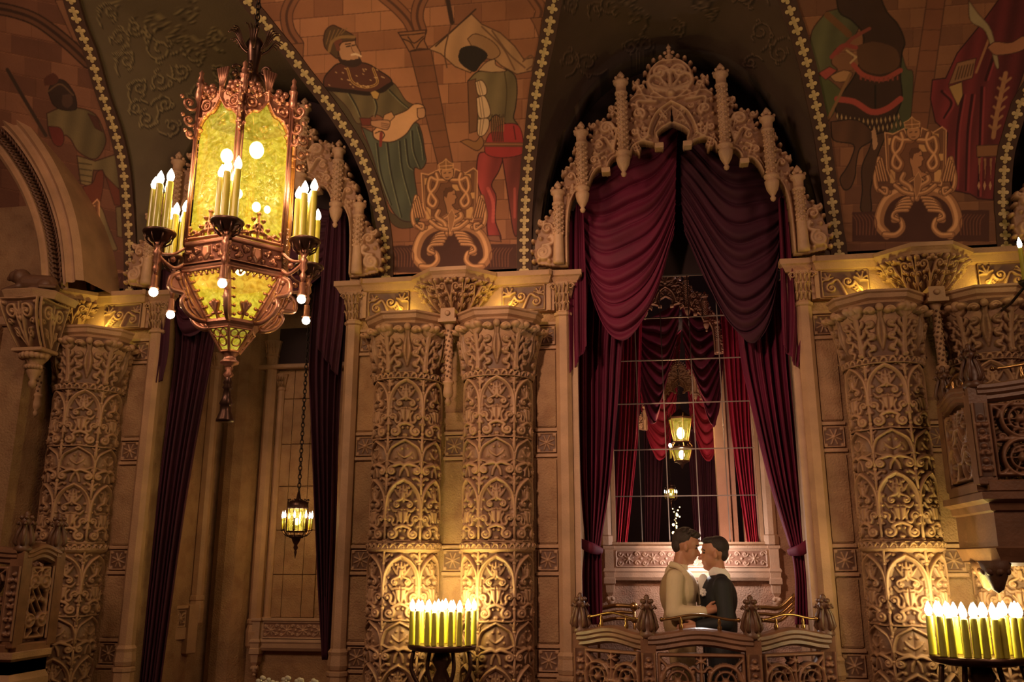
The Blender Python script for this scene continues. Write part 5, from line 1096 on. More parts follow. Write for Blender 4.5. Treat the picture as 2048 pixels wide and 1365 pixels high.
# remeshed figures -------------------------------------------------------
def blob(name, parts, m, parent=None, voxel=.009, smooth=2, loc=None, dispf=None):
    """parts: ('c',p0,r0,p1,r1[,flat]) tapered capsules, ('e',centre,(rx,ry,rz)[,rotation matrix]) ; fused to one skin"""
    b = MB()
    for q in parts:
        if q[0] == 'c':
            p0, p1 = Vector(q[1]), Vector(q[3]); n = max(2, int((p1-p0).length/.02)+1)
            b.tube([p0.lerp(p1, i/n) for i in range(n+1)], q[2], 14, q[4], flat=q[5] if len(q) > 5 else 1.0)
            for p, r in ((p0, q[2]), (p1, q[4])): b.ball(p, r*.995, 10)
        else:
            M = T3(q[1]) @ (q[3].to_4x4() if len(q) > 3 else Matrix.Identity(4)) @ Matrix.Diagonal((*q[2], 1)); b.ball((0, 0, 0), 1, 14, M=M)
    me = b.mesh(name, m); o = bpy.data.objects.new(name, me); COL.objects.link(o)
    r = o.modifiers.new('r', 'REMESH'); r.mode = 'VOXEL'; r.voxel_size = voxel; r.use_smooth_shade = True
    if smooth: s = o.modifiers.new('s', 'SMOOTH'); s.factor = .5; s.iterations = smooth
    dg = bpy.context.evaluated_depsgraph_get(); me2 = bpy.data.meshes.new_from_object(o.evaluated_get(dg)); o.modifiers.clear(); o.data = me2; me2.name = name
    if not me2.materials: me2.materials.append(m)
    if parent is not None: o.parent = parent
    if loc is not None: o.location = loc
    return o
L_ = Vector((BXC-.02, YL-.2, BZ)); S = lambda x, y, z: (L_[0]+x, L_[1]+y, L_[2]+z)
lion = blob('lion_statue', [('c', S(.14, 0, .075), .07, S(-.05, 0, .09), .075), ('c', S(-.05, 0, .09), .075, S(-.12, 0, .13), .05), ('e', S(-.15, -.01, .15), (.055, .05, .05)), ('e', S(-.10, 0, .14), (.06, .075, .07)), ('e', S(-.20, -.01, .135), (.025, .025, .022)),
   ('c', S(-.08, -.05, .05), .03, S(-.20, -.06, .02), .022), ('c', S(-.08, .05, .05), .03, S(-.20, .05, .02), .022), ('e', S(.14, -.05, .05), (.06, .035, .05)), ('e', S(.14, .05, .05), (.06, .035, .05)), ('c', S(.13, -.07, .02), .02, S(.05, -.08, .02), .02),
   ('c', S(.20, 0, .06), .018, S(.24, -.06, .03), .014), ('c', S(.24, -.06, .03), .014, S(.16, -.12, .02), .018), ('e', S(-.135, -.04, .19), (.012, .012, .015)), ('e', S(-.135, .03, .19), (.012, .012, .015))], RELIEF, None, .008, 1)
tag(lion, 'small carved lion crouching on the far left wall bracket', 'statue')

# ---------------- balustrades ----------------
def bal_panel(w, h=.80, res=.0042):
    R = Rel(w, h, res); c = w/2; R.Z += 0
    R.sw([(.012, .012), (w-.012, .012), (w-.012, h-.012), (.012, h-.012), (.012, .012)], .014, .014, .035)
    oc = [(c, h*.76), (c-.055, h*.755), (c-.115, h*.62), (c-.115, h*.40), (c-.055, h*.27), (c, h*.265)]; R.sw(oc, .014, .014, .040)
    for k in range(-3, 5):
        a, b = (c-.10+k*.05, h*.70), (c-.0+k*.05, h*.34)
        if k in (-1, 0, 1, 2, 3): pass
    r = min(.105, w*.22)
    for (x, y) in ((c-w*.27, h*.78), (c-w*.29, h*.25)):
        R.rings(x, y, r, .014, .040); R.rings(x, y, r*.62, .010, .028)
        for k in range(6): a = k*pi/3; R.sw([(x, y), (x+r*.85*math.cos(a), y+r*.85*math.sin(a))], .006, .006, .026, mid=.016)
        R.ball(x, y, .028, .045)
    R.spir(c-.055, h*.86, .042, 1.4, 0, 1, .011, .036, tail=[(c, h*.76), (c, h*.85)]); R.sw([(c, h*.74), (c, h*.96)], .012, .010, .04); R.fan(c, h*.93, pi/2, .04, 5, 3.0, .009, .04)
    R.sw([(c-.12, h*.5), (c-w*.30, h*.52), (.02, h*.48)], .008, .008, .03, mid=.018, sm=True); R.leaf(c-.12, h*.58, pi*.9, w*.22, .05, .034); R.leaf(c-.12, h*.42, pi*1.1, w*.22, .05, .034); R.spir(.055, h*.53, .034, 1.3, 0, 1, .010, .034)
    R.sw([(.02, h*.95), (.06, h*.9), (.04, h*.8)], .012, .01, .034); R.sw([(.03, h*.03), (.07, h*.1), (.05, h*.2)], .012, .01, .034)
    R.sym(); m2 = R.Z.copy()
    P = [(c-.05, h*.74), (c-.10, h*.62), (c-.10, h*.40), (c-.05, h*.285), (c+.05, h*.285), (c+.10, h*.40), (c+.10, h*.62), (c+.05, h*.74)]
    for k in range(-2, 4): R.sw([(c-.115+k*.055, h*.70), (c-.0+k*.055, h*.34)], .010, .010, .028)
    R.Z = np.where((abs(R.X-c) < .115) & (R.Y < h*.76) & (R.Y > h*.27), R.Z, m2); return R.blur(1)
def rail_path(A, B, n=24, amp=.022):
    A, B = Vector(A), Vector(B); out = []
    for i in range(n+1):
        t = i/n; p = A.lerp(B, t); p.z -= amp*math.cos(t*2*pi)*.85+amp*.2; out.append(p)
    return out
def rail_sweep(m, pts, prof):
    V = []; n = len(pts); q = len(prof); d = (pts[-1]-pts[0]); d.z = 0; d.normalize(); o = Vector((d.y, -d.x, 0))
    for p in pts: V += [p+o*a+Vector((0, 0, b)) for a, b in prof]
    m.add(V, [(i*q+k, (i+1)*q+k, (i+1)*q+(k+1) % q, i*q+(k+1) % q) for i in range(n-1) for k in range(q)]+[tuple(range(q)), tuple(range((n-1)*q, n*q))[::-1]], False)
RPROF = [(-.07, 0), (-.075, .02), (-.05, .03), (-.02, .035), (.03, .03), (.055, .02), (.06, 0), (.05, -.012), (.055, -.03), (.04, -.045), (.045, -.065), (.02, -.08), (-.06, -.08)]
def post_finial(x, y, z, par):
    b = MB(); T = T3((x, y, z))
    b.lathe([(.055, -.02), (.062, .0), (.055, .02), (.048, .03), (.056, .06), (.044, .10), (.024, .15), (.030, .165), (.040, .18), (.034, .20), (.016, .225), (.020, .24), (.012, .255), (.001, .26)], 10, M=T)
    for k in range(6): a = k*pi/3; c, s = math.cos(a), math.sin(a); b.tube([T @ Vector((.035*c, .035*s, .02)), T @ Vector((.062*c, .062*s, .05)), T @ Vector((.045*c, .045*s, .12)), T @ Vector((.028*c, .028*s, .16)), T @ Vector((.052*c, .052*s, .185)), T @ Vector((.060*c, .060*s, .165))], .016, 6, .010)
    for k in range(5): a = k*2*pi/5+.3; b.ball((x+.032*math.cos(a), y+.032*math.sin(a), z+.215), .016, 6)
    b.build('finial', WOOD, par)
def balustrade(verts, zt, label, zb, labelsfx=None, handrails=True, panels=True, ends=(1, 1)):
    """verts: plan points from left to right"""
    t = thing('balustrade', label, 'balustrade', (0, 0, 0)); h = zt-.08-zb-.06
    for i, (x, y) in enumerate(verts):
        p = MB(); p.box(x-.05, x+.05, y-.045, y+.045, zb-.02, zt-.01, bev=.008); po = p.build('post', WOODP, t)
        R = Rel(.094, h, .0045); R.Z += 0; R.sw([(.008, 0), (.008, h)], .006, .006, .02)
        for k in range(int(h/.085)):
            yk = .045+k*.085; R.spir(.032, yk, .022, 1.2, k, 1 if k % 2 else -1, .007, .020); R.ball(.047, yk+.04, .013, .026)
        R.sym().blur(1); link('carving', relmesh('carving', R, WOOD), po, (x-.047, y-.048, zb+.03)); post_finial(x, y, zt+.0, t)
    for i in range(len(verts)-1):
        (x0, y0), (x1, y1) = verts[i], verts[i+1]; d = Vector((x1-x0, y1-y0, 0)); L = d.length; d.normalize(); ang = math.atan2(d.y, d.x)
        m = MB(); rail_sweep(m, rail_path((x0, y0, zt), (x1, y1, zt)), RPROF); m.build('top_rail', WOODP, t)
        m = MB(); M = Matrix.Translation((x0, y0, 0)) @ Matrix.Rotation(ang, 4, 'Z'); m.box(0, L, -.05, .05, zb-.06, zb+.01, M, bev=.01); m.build('bottom_rail', WOODP, t)
        pw = L-.11; m = MB()
        for s in (0, pw-.022): m.box(.055+s, .055+s+.022, -.02, .03, zb, zt-.06, M)
        for k_, s in enumerate((0, pw-.022)): pass
        st = m
        q = link('carved_panel', relmesh('carved_panel', bal_panel(pw, h), WOOD, None, cut=.004, thick=.03), t); q.matrix_world = M @ T3((.055, -.008, zb+.03))
        if handrails:
            A, B = Vector((x0, y0, zt+.115))+d*L*.14, Vector((x0, y0, zt+.115))+d*L*.88; pts = [A.lerp(B, k/20)+Vector((0, 0, .016*math.cos(k/20*2*pi+.2)*-1)) for k in range(21)]
            hr = MB(); hr.tube(pts, .0085, 8); hr.ball(pts[0], .015, 8); hr.ball(pts[-1], .015, 8)
            r_ = hr.build('handrail', BRASS, t)
            for f in (.25, .75):
                p = pts[int(20*f)]; s_ = MB(); s_.lathe([(.012, -.12), (.008, -.10), (.012, -.08), (.016, -.06), (.008, -.045), (.013, -.03), (.006, -.01), (.006, 0)], 8, M=T3(p)); s_.build('baluster', BRASS, r_)
    return t
zr = W(1400, 1272, -.42).z
fx0, fx1 = W(1296, 1280, -.42).x, W(1505, 1280, -.42).x; ex0, ex1 = W(1163, 1270, -.06).x, W(1648, 1270, -.06).x
balustrade([(ex0, -.13), (fx0, -.42), (fx1, -.42), (ex1, -.13)], zr, 'carved wooden box front below the embracing couple, with striped shields', zr-.95)
# box floor slab under it
m = MB(); m.add([(ex0, 0, z) for z in (-.12, .0)]+[(ex0, -.13, -.12), (ex0, -.13, 0), (fx0, -.42, -.12), (fx0, -.42, 0), (fx1, -.42, -.12), (fx1, -.42, 0), (ex1, -.13, -.12), (ex1, -.13, 0), (ex1, 0, -.12), (ex1, 0, 0)], [(1, 3, 5, 7, 9, 11), (10, 8, 6, 4, 2, 0), (0, 2, 3, 1), (2, 4, 5, 3), (4, 6, 7, 5), (6, 8, 9, 7), (8, 10, 11, 9)]); struct('trim_50', m, WOODP)
# upper pulpit at the right edge
YR = -1.15; rz_ = W(1960, 772, YR).z; rb = W(1960, 965, YR).z; xa, xb = W(1895, 800, -.55).x, W(1950, 800, YR).x
rt = balustrade([(xa, -.52), (xb, YR), (xb+.85, YR)], rz_, 'dark carved wooden pulpit front jutting out at the right edge', rb)
pt_ = thing('pulpit_base', 'moulded stone base under the pulpit at the right edge', 'pedestal', (0, 0, 0)); path = [(xa-.06, -.47), (xa-.05, -.60), (xb-.03, YR-.05), (xb+.95, YR-.05)]
m = MB(); prf = [(-.04, rb-.06), (.02, rb-.06), (.02, rb-.10), (-.02, rb-.12), (-.03, rb-.16), (-.05, rb-.17), (-.05, rb-.36), (-.03, rb-.37), (-.05, rb-.42), (-.06, rb-.45), (-.15, rb-.47)]
m.sweep(path, prf); m.add([(x, y, rb-.06) for x, y in path]+[(xb+.95, -.47, rb-.06)], [(0, 1, 2, 3, 4)]); m.add([(x+.05, y+.06, rb-.45) for x, y in path]+[(xb+.95, -.47, rb-.45)], [(4, 3, 2, 1, 0)]); m.build('moulding', WOODP, pt_)
for (x, y) in ((xa+.08, -.62), (xb+.02, YR+.08)):
    c = MB(); c.lathe([(.001, rb-.62), (.03, rb-.60), (.045, rb-.56), (.07, rb-.50), (.09, rb-.44)], 12, M=T3((x, y, 0)))
    for k in range(7): a = k*.9; c.ball((x+.06*math.sin(a), y-.06*math.cos(a), rb-.50), .022, 6)
    c.build('corbel', RELIEF, pt_)
# dark balustrade at the lower left corner
zl = W(40, 1100, -1.0).z; xl0, xl1 = W(-60, 1100, -1.05).x, W(46, 1100, -1.05).x
balustrade([(xl0-.5, -1.05), (xl1, -1.05), (xl1+.04, -.76)], zl, 'unlit carved balustrade in the lower left corner', zl-.62, handrails=False)
m = MB(); m.sweep([(xl0-.5, -1.12), (xl1+.07, -1.12), (xl1+.07, -.76)], [(0, -2.6), (0, zl-.95), (.03, zl-.90), (.03, zl-.84), (.0, zl-.80), (.0, zl-.72), (.03, zl-.70), (.03, zl-.66), (0, zl-.66)]); m.box(xl0-.5, xl1+.07, -1.12, -.76, -2.6, zl-.67)
struct('trim_51', m, STONE)

# ---------------- candle clusters ----------------
def candle_parts(par, loc, h=.33, r=.014, tilt=0.0, bs=1.0):
    o = link('candle', M_CD, par, loc); o.scale = (1, 1, h/.33); b = link('bulb', M_BL, o, (0, 0, .33)); b.scale = (bs, bs, bs*.33/h); return o
M_CD = MB().lathe([(.016, 0), (.0145, .01), (.0135, .32), (.012, .33)], 14).mesh('candle', CANDLE)
M_BL = MB().lathe([(.007, 0), (.0125, .012), (.0145, .026), (.011, .045), (.005, .062), (.001, .072)], 10).mesh('bulb', BULB)
def cluster(px, y, label, n=15, seed=1, pyb=1290, pyt=1222, sc=1.0):
    c = W(px, pyb, y); t = thing('candelabrum', label, 'candelabrum', c); hh = W(px, pyt, y).z-c.z; rnd = random.Random(seed)
    m = MB(); m.lathe([(.02, -.05), (.16, -.045), (.225, -.03), (.235, -.015), (.235, 0), (.20, .002)], 28, sx=1, sy=.72); m.build('tray', DBRONZE, t)
    for k in range(n):
        f = k/(n-1); a = -pi*.96+2*pi*.96*f if False else None
        x = -.215+.43*f; yy = -.13*math.sqrt(max(0, 1-(x/.225)**2))*(1 if k % 2 else -.6); o_ = candle_parts(t, (x+rnd.uniform(-.008, .008), yy, 0), hh/sc*(1+rnd.uniform(-.03, .03)), bs=1.0); o_.scale = (1.3, 1.3, o_.scale[2])
    for s in (-1, 1):
        for (x0, x1) in ((.19, .12), (.08, .05)): MB().tube(smooth_pts([(s*x0, -.02, -.04), (s*(x0+.01), -.03, -.16), (s*x1*1.1, -.02, -.28), (s*x1*.5, 0, -.38)], 5), .014, 8).build('arm', DBRONZE, t)
    MB().lathe([(.001, -.62), (.03, -.6), (.05, -.5), (.03, -.42), (.07, -.36), (.04, -.3), (.06, -.22), (.035, -.16), (.07, -.10), (.05, -.05)], 14).build('stem', DBRONZE, t)
    MB().tube([(0, 0, -.4), (0, .2, -.42), (0, -y, -.42)], .02, 8).build('wall_arm', DBRONZE, t)
    t.scale = (sc, sc, sc)
    light('candle_glow', 'POINT', (c.x, y-.02, c.z+hh+.05), 11, YEL, .10); 
    for dx in (-.16, .16): light('candle_glow', 'POINT', (c.x+dx, y+.03, c.z+hh+.03), 5, YEL, .05)
    return t
cluster(884, -.52, 'cluster of lit yellow electric candles on a dark bronze bracket, at the middle columns', 17, 3)
cluster(1958, -.66, 'cluster of lit yellow electric candles on a dark bronze tray, lower right under the pulpit', 19, 5, 1313, 1234, 1.18)
# lone candle, upper right corner
c = W(2050, 562, -.9); t = thing('wall_sconce', 'single lit candle on a small iron bracket at the upper right edge', 'lamp', c)
candle_parts(t, (0, 0, 0), .22); MB().lathe([(.01, -.05), (.035, -.02), (.04, 0)], 12).build('cup', IRON, t); MB().tube([(0, 0, -.03), (.02, .3, -.06), (.05, .85, -.05)], .009, 6).build('arm', IRON, t)
light('sconce_glow', 'POINT', (c.x, c.y, c.z+.30), 1.6, YEL, .03)
# ---------------- big amber lantern ----------------
LY = -2.35; LC = W(474, 540, LY)
def zat(py, x=LC.x, y=LY):
    lo, hi = 0.0, 7.0
    for _ in range(40):
        mid = (lo+hi)/2; lo, hi = (mid, hi) if float(PRJ(x, y, mid)[1]) > py else (lo, mid)
    return lo
Rl = .285; LA = math.atan2(LC.x, -(LC.y-CAM[1])*-1)  # heading to the viewer
HEAD = math.atan2(CAM[0]-LC.x, -(CAM[1]-LC.y))       # corner angle facing the viewer
ROT = HEAD-.15
lan = thing('lantern', 'huge hanging bronze lantern with amber glass, candle arms and bare bulbs', 'lantern', (LC.x, LC.y, 0))
CORN = [ROT+k*pi/3 for k in range(6)]
pt = lambda a, r, z: Vector((r*math.sin(a), -r*math.cos(a), z))
zg0, zg1, zb0, zb1, zt1 = zat(508), zat(232), zat(562), zat(512), zat(652)
def faceM(k, z0, r0, z1=None, r1=None):
    """matrix of face k : x along, y into the body, z up the (sloping) face"""
    a, b = CORN[k], CORN[(k+1) % 6]; A, B = pt(a, r0, z0), pt(b, r0, z0); ex = (B-A).normalized(); 
    if z1 is None: ez = Vector((0, 0, 1))
    else: ez = ((pt(a, r1, z1)+pt(b, r1, z1))/2-(A+B)/2).normalized()
    ey = ez.cross(ex).normalized(); return Matrix(((ex.x, ey.x, ez.x, A.x), (ex.y, ey.y, ez.y, A.y), (ex.z, ey.z, ez.z, A.z), (0, 0, 0, 1)))
fw = Rl; fh = zg1-zg0
def fret_top():
    h = .30; R = Rel(fw, h, .003); c = fw/2
    R.poly([(0, .04), (.012, .04), (.02, .10), (.06, .15), (.095, .165), (c, .235), (c, .30), (.10, .285), (.06, .25), (0, .25)], .006, .004, 'base')
    R.sw([(.006, .02), (.018, .10), (.06, .155), (.10, .17), (c, .24)], .008, .008, .020, sm=True); R.rings(.052, .205, .028, .006, .018); R.ball(.052, .205, .014, .022); R.ball(.10, .205, .012, .018); R.sw([(c, .24), (c, .30)], .012, .012, .024)
    for (x, y) in ((.03, .262), (.062, .275), (.095, .262), (.075, .25), (.02, .13), (.016, .07), (.045, .145)): R.ball(x, y, .0145, .026)
    R.fan(c, .265, pi/2, .034, 5, 1.6, .006, .02); return R.sym().blur(1)
def fret_base():
    h = .17; R = Rel(fw, h, .003); c = fw/2
    R.sw([(0, .010), (fw, .010)], .010, .010, .02); R.sw([(.008, .07), (.02, .03), (.06, .03), (c-.02, .06), (c, .10)], .006, .006, .018, sm=True)
    for (x, y) in ((c, .155), (c-.028, .12), (c, .09), (c-.055, .075), (c-.02, .05), (.05, .05), (.012, .075), (c-.06, .035)): R.ball(x, y, .013, .02)
    for (x, y) in ((.035, .03), (.075, .03), (c-.02, .03)): R.rings(x, y, .018, .004, .012, 14)
    R.sw([(c, .02), (c, .15)], .007, .005, .018); R.rings(c, .075, .024, .006, .016, 14); return R.sym().blur(1)
def fret_band():
    h = zb1-zb0-.03; R = Rel(fw, h, .003); c = fw/2; R.Z += 0; R.poly([(c-.024, h*.85), (c-.03, h*.4), (c, h*.1), (c+.03, h*.4), (c+.024, h*.85)], .016, .01)
    for k in range(3): R.spir(.022+k*.034, h*(.35 if k % 2 else .62), .020, 1.3, k*2, 1 if k % 2 else -1, .0055, .016, .003); R.ball(.038+k*.034, h*(.75 if k % 2 else .25), .010, .016)
    R.sw([(.003, .004), (fw-.003, .004)], .005, .005, .012); R.sw([(.003, h-.004), (fw-.003, h-.004)], .005, .005, .012); return R.sym().blur(1)
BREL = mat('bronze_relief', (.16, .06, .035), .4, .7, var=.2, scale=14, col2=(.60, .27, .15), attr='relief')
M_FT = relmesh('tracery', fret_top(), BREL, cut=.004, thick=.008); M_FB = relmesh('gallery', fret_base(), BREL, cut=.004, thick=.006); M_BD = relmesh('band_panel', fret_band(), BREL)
rt1 = Rl*.44; sl = math.hypot(zb0-zt1, (Rl-rt1)*.866)
def fret_taper():
    R = Rel(fw, sl, .003); k = (Rl-rt1)/2; c = fw/2; e = lambda y: k*(1-y/sl)
    R.sw([(k, 0), (0, sl)], .012, .012, .016); R.sw([(k, .006), (c, .006)], .010, .010, .016); R.sw([(0, sl-.006), (c, sl-.006)], .010, .010, .016)
    for t in np.linspace(.12, .92, 6): x, y = k*(1-t), t*sl; R.ball(x+.026, y, .010, .02); R.sw([(x, y), (x+.02, y)], .004, .004, .012)
    for t in (.25, .5, .75, 1): R.sw([(c*t-.018, sl-.01), (c*t, sl-.03), (c*t+.018, sl-.01)], .004, .004, .012, sm=True); R.ball(c*t, sl-.034, .009, .016)
    R.sw([(c, 0), (c, .06)], .004, .010, .018); R.sw([(c-.002, .05), (c-.022, .10)], .006, .012, .018); R.sw([(c, .05), (c, .11)], .006, .012, .018); R.ball(c-.02, .045, .012, .02); return R.sym().blur(1)
M_TP = relmesh('tapering_tracery', fret_taper(), BREL, cut=.004, thick=.006)
zc0, rc1 = zat(706), Rl*.16; sc_ = math.hypot(zt1-.03-zc0, (rt1-rc1)*.866)
def fret_cone():
    w = rt1; R = Rel(w, sc_, .0025); k = (rt1-rc1)/2; c = w/2; R.sw([(k, 0), (0, sc_)], .007, .007, .012); R.sw([(0, sc_-.004), (w, sc_-.004)], .007, .007, .012); R.sw([(k, .004), (c, .004)], .006, .006, .012)
    R.rings(c, sc_*.40, .024, .004, .010, 16); R.rings(c-.022, sc_*.74, .020, .004, .010, 16); R.ball(c, sc_*.62, .010, .014); return R.sym().blur(1)
M_CN = relmesh('cone_tracery', fret_cone(), BREL, cut=.004, thick=.005)
for k in range(6):
    M = faceM(k, zg0, Rl)
    def plate(name, me, M, dy=0.0): o = link(name, me, lan); o.matrix_local = M @ T3((0, dy, 0)); return o
    g = MB(); g.box(.008, fw-.008, .016, .020, 0, fh-.03, bev=.001); plate('amber_pane', g.mesh('amber_pane', AMBER), M)
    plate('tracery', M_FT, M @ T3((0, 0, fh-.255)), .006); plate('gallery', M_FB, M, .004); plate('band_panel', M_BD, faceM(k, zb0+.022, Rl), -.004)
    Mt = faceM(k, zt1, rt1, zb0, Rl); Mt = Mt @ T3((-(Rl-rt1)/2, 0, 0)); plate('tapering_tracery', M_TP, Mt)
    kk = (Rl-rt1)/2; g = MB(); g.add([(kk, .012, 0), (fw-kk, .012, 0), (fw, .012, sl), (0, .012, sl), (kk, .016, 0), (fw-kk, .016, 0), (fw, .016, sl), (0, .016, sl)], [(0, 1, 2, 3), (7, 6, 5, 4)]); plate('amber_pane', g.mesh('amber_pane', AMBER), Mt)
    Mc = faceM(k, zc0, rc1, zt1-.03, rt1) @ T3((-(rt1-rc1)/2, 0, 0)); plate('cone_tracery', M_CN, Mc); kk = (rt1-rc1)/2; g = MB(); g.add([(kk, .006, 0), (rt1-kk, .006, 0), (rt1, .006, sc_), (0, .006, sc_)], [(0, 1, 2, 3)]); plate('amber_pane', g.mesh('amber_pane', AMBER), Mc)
    # corner post and pinnacle
    a = CORN[k]; P = pt(a, Rl+.004, 0); T = T3(P); z1 = zg1-.02
    p = MB(); p.tube([(0, 0, zg0-.02), (0, 0, z1+.02)], .013, 8, M=T); p.tube([(.018*math.cos(a), .018*math.sin(a), zg0), (.018*math.cos(a), .018*math.sin(a), z1)], .005, 6, M=T); p.tube([(-.018*math.cos(a), -.018*math.sin(a), zg0), (-.018*math.cos(a), -.018*math.sin(a), z1)], .005, 6, M=T)
    p.lathe([(.013, z1), (.022, z1+.02), (.024, z1+.05), (.016, z1+.09), (.024, z1+.10), (.024, z1+.115), (.012, z1+.12), (.018, z1+.14), (.010, z1+.16), (.014, z1+.18), (.001, z1+.20)], 10, M=T); p.build('post', BRONZE, lan)
    s_ = MB(); d = pt(a, 1, 0)
    for (zz, r, sg) in ((z1-.02, .045, 1), (z1-.12, .038, 1), (z1-.20, .026, 1)):
        c0 = P+d*(.012+r*.8)+Vector((0, 0, zz)); s_.tube([c0+d*(r*(1-t/9)*math.cos(t+pi))+Vector((0, 0, r*(1-t/9)*math.sin(t+pi))) for t in np.arange(0, 8.2, .45)], .0085, 6, .005); s_.ball(c0, .015, 6); s_.ball(c0+d*r+Vector((0, 0, r*.6)), .012, 6)
    s_.build('scrollwork', BRONZE, lan)
    # crown fans over the face centres
    am = a+pi/6; f = MB(); Q = pt(am, Rl*.87, zg1+.04)
    ex = pt(am+pi/2, 1, 0)
    for j in range(-2, 3): f.tube([Q+ex*j*.004, Q+ex*j*.010+Vector((0, 0, .07)), Q+ex*j*.017+Vector((0, 0, .125))], .006, 6, .010)
    f.build('crown_fan', BRONZE, lan)
    for sg in (-1, 1):
        b_ = MB(); [b_.ball(Q+ex*u*sg+Vector((0, 0, w-.01)), .019, 7) for (u, w) in ((.08, 0), (.062, .03), (.098, .026), (.052, .004))]; b_.build('berry_cluster', BRONZE, lan)
    # big lower scroll bracket
    s_ = MB(); A0 = pt(a, Rl+.005, zb0-.02); A1 = pt(a, rt1+.02, zt1+.0); pts = [A0+d*.01, A0+d*.055+Vector((0, 0, -.03)), A0+d*.055+Vector((0, 0, -.09)), A0.lerp(A1, .45)+d*.045, A0.lerp(A1, .6)+d*.075+Vector((0, 0, -.01)), A0.lerp(A1, .75)+d*.06+Vector((0, 0, -.03)), A1+d*.04+Vector((0, 0, .0)), A1]
    s_.tube(smooth_pts(pts, 5), .015, 7); s_.tube(smooth_pts([A0+d*.02, A0.lerp(A1, .25)+d*.042, A0.lerp(A1, .5)+d*.04, A0.lerp(A1, .75)+d*.055, A1+d*.03], 5), .012, 7); s_.tube(smooth_pts([A0+d*.0, A0.lerp(A1, .3)+d*.022, A0.lerp(A1, .6)+d*.03, A1+d*.01], 5), .013, 7)
    for (f_, o_, r_) in ((.12, .035, .020), (.55, .05, .018), (.35, .03, .014), (.75, .035, .014)): q = A0.lerp(A1, f_)+d*o_; s_.ball(q, r_, 8)
    s_.build('scroll_bracket', BRONZE, lan)
    op = smooth_pts(pts, 5); n_ = len(op); xx = pt(a+pi/2, 1, 0)*.006; V = [Vector(q)+xx for q in op]+[A0.lerp(A1, i/(n_-1))+xx for i in range(n_)]+[Vector(q)-xx for q in op]+[A0.lerp(A1, i/(n_-1))-xx for i in range(n_)]
    MB().add(V, [(i, i+1, n_+i+1, n_+i) for i in range(n_-1)]+[(2*n_+i, 3*n_+i, 3*n_+i+1, 2*n_+i+1) for i in range(n_-1)]).build('scroll_web', BRONZE, lan)
    # candle arm
    ra = .425; zc_ = zb1-.005 if True else 0; E = pt(a, ra, zc_); z_cup = zat(468, *(LC.x, LC.y)) if False else zb1+.055
    ar_ = MB(); ar_.tube(smooth_pts([pt(a, Rl, zb0+.03), pt(a, Rl+.05, zb0+.0), pt(a, ra-.03, zb0+.03), pt(a, ra, zb0+.06)], 5), .010, 7); ar_.tube(smooth_pts([pt(a, Rl, zb1-.02), pt(a, Rl+.06, zb0+.075), pt(a, ra, zb0+.06)], 5), .008, 7); ar_.ball(pt(a, Rl+.06, zb0+.045), .016, 7)
    ar_.lathe([(.006, zb0-.06), (.012, zb0-.04), (.018, zb0-.02), (.008, zb0), (.022, zb0+.02), (.016, zb0+.05), (.024, zb0+.065), (.012, zb0+.08), (.020, zb0+.10), (.026, zb0+.12)], 10, M=T3(pt(a, ra, 0))); arm = ar_.build('candle_arm', BRONZE, lan)
    cz = zb0+.175; cup = MB(); cup.lathe([(.026, cz-.055), (.040, cz-.05), (.050, cz-.03), (.078, cz-.015), (.084, cz-.004), (.082, cz+.004), (.070, cz), (.001, cz)], 22, M=T3(pt(a, ra, 0)))
    for j in range(8): aj = j*pi/4; c0 = pt(a, ra, 0); cup.tube([c0+Vector((.070*math.cos(aj), .070*math.sin(aj), cz-.02)), c0+Vector((.062*math.cos(aj), .062*math.sin(aj), cz-.05)), c0+Vector((.028*math.cos(aj), .028*math.sin(aj), cz-.075))], .0045, 5)
    cup.build('cup', DBRONZE, lan)
    for j, (u, v) in enumerate(((-.042, -.02), (.0, -.044), (.042, -.02), (.0, .04))):
        hgt = .235+.02*((j*7+k*3) % 3); o = candle_parts(lan, pt(a, ra, cz)+Vector((u, v, 0)), hgt, bs=1.0); o.scale = (1.4, 1.4, hgt/.33)
    sk = MB(); sk.lathe([(.001, zb0-.055), (.016, zb0-.06), (.018, zb0-.12), (.026, zb0-.125), (.026, zb0-.13), (.012, zb0-.132)], 12, M=T3(pt(a, ra, 0))); so = sk.build('socket', BRONZE, lan); MB().ball(pt(a, ra, zb0-.150), .0225, 10).build('bulb', BULB, so)
# frames, top and stem
hexp = lambda r: [(r*math.sin(a), -r*math.cos(a)) for a in CORN]
m = MB(); hp = hexp(Rl)
m.sweep(hp, [(-.01, zb1-.012), (.014, zb1-.008), (.014, zb1+.004), (0, zb1+.010), (-.012, zb1+.01)], True); m.sweep(hp, [(-.01, zb0-.01), (.010, zb0-.008), (.016, zb0+.004), (.006, zb0+.014), (.0, zb0+.022), (-.004, zb0+.03)], True); m.sweep(hp, [(-.006, zb0), (-.006, zb1)], True)
m.build('band_frame', BRONZE, lan); m = MB(); m.sweep(hexp(rt1), [(-.03, zt1+.02), (.018, zt1+.01), (.022, zt1-.005), (.008, zt1-.02), (.004, zt1-.032), (-.03, zt1-.035)], True); m.build('lower_ring', BRONZE, lan)
z = zc0; y_ = lambda py: zat(py); m = MB()
m.lathe([(.045, z+.01), (.05, z), (.03, z-.02), (.035, z-.04), (.05, z-.05), (.048, z-.06), (.018, z-.075), (.022, z-.085), (.014, z-.10), (.028, z-.12), (.012, z-.14), (.008, z-.16), (.001, z-.165)], 14); m.build('stem', BRONZE, lan)
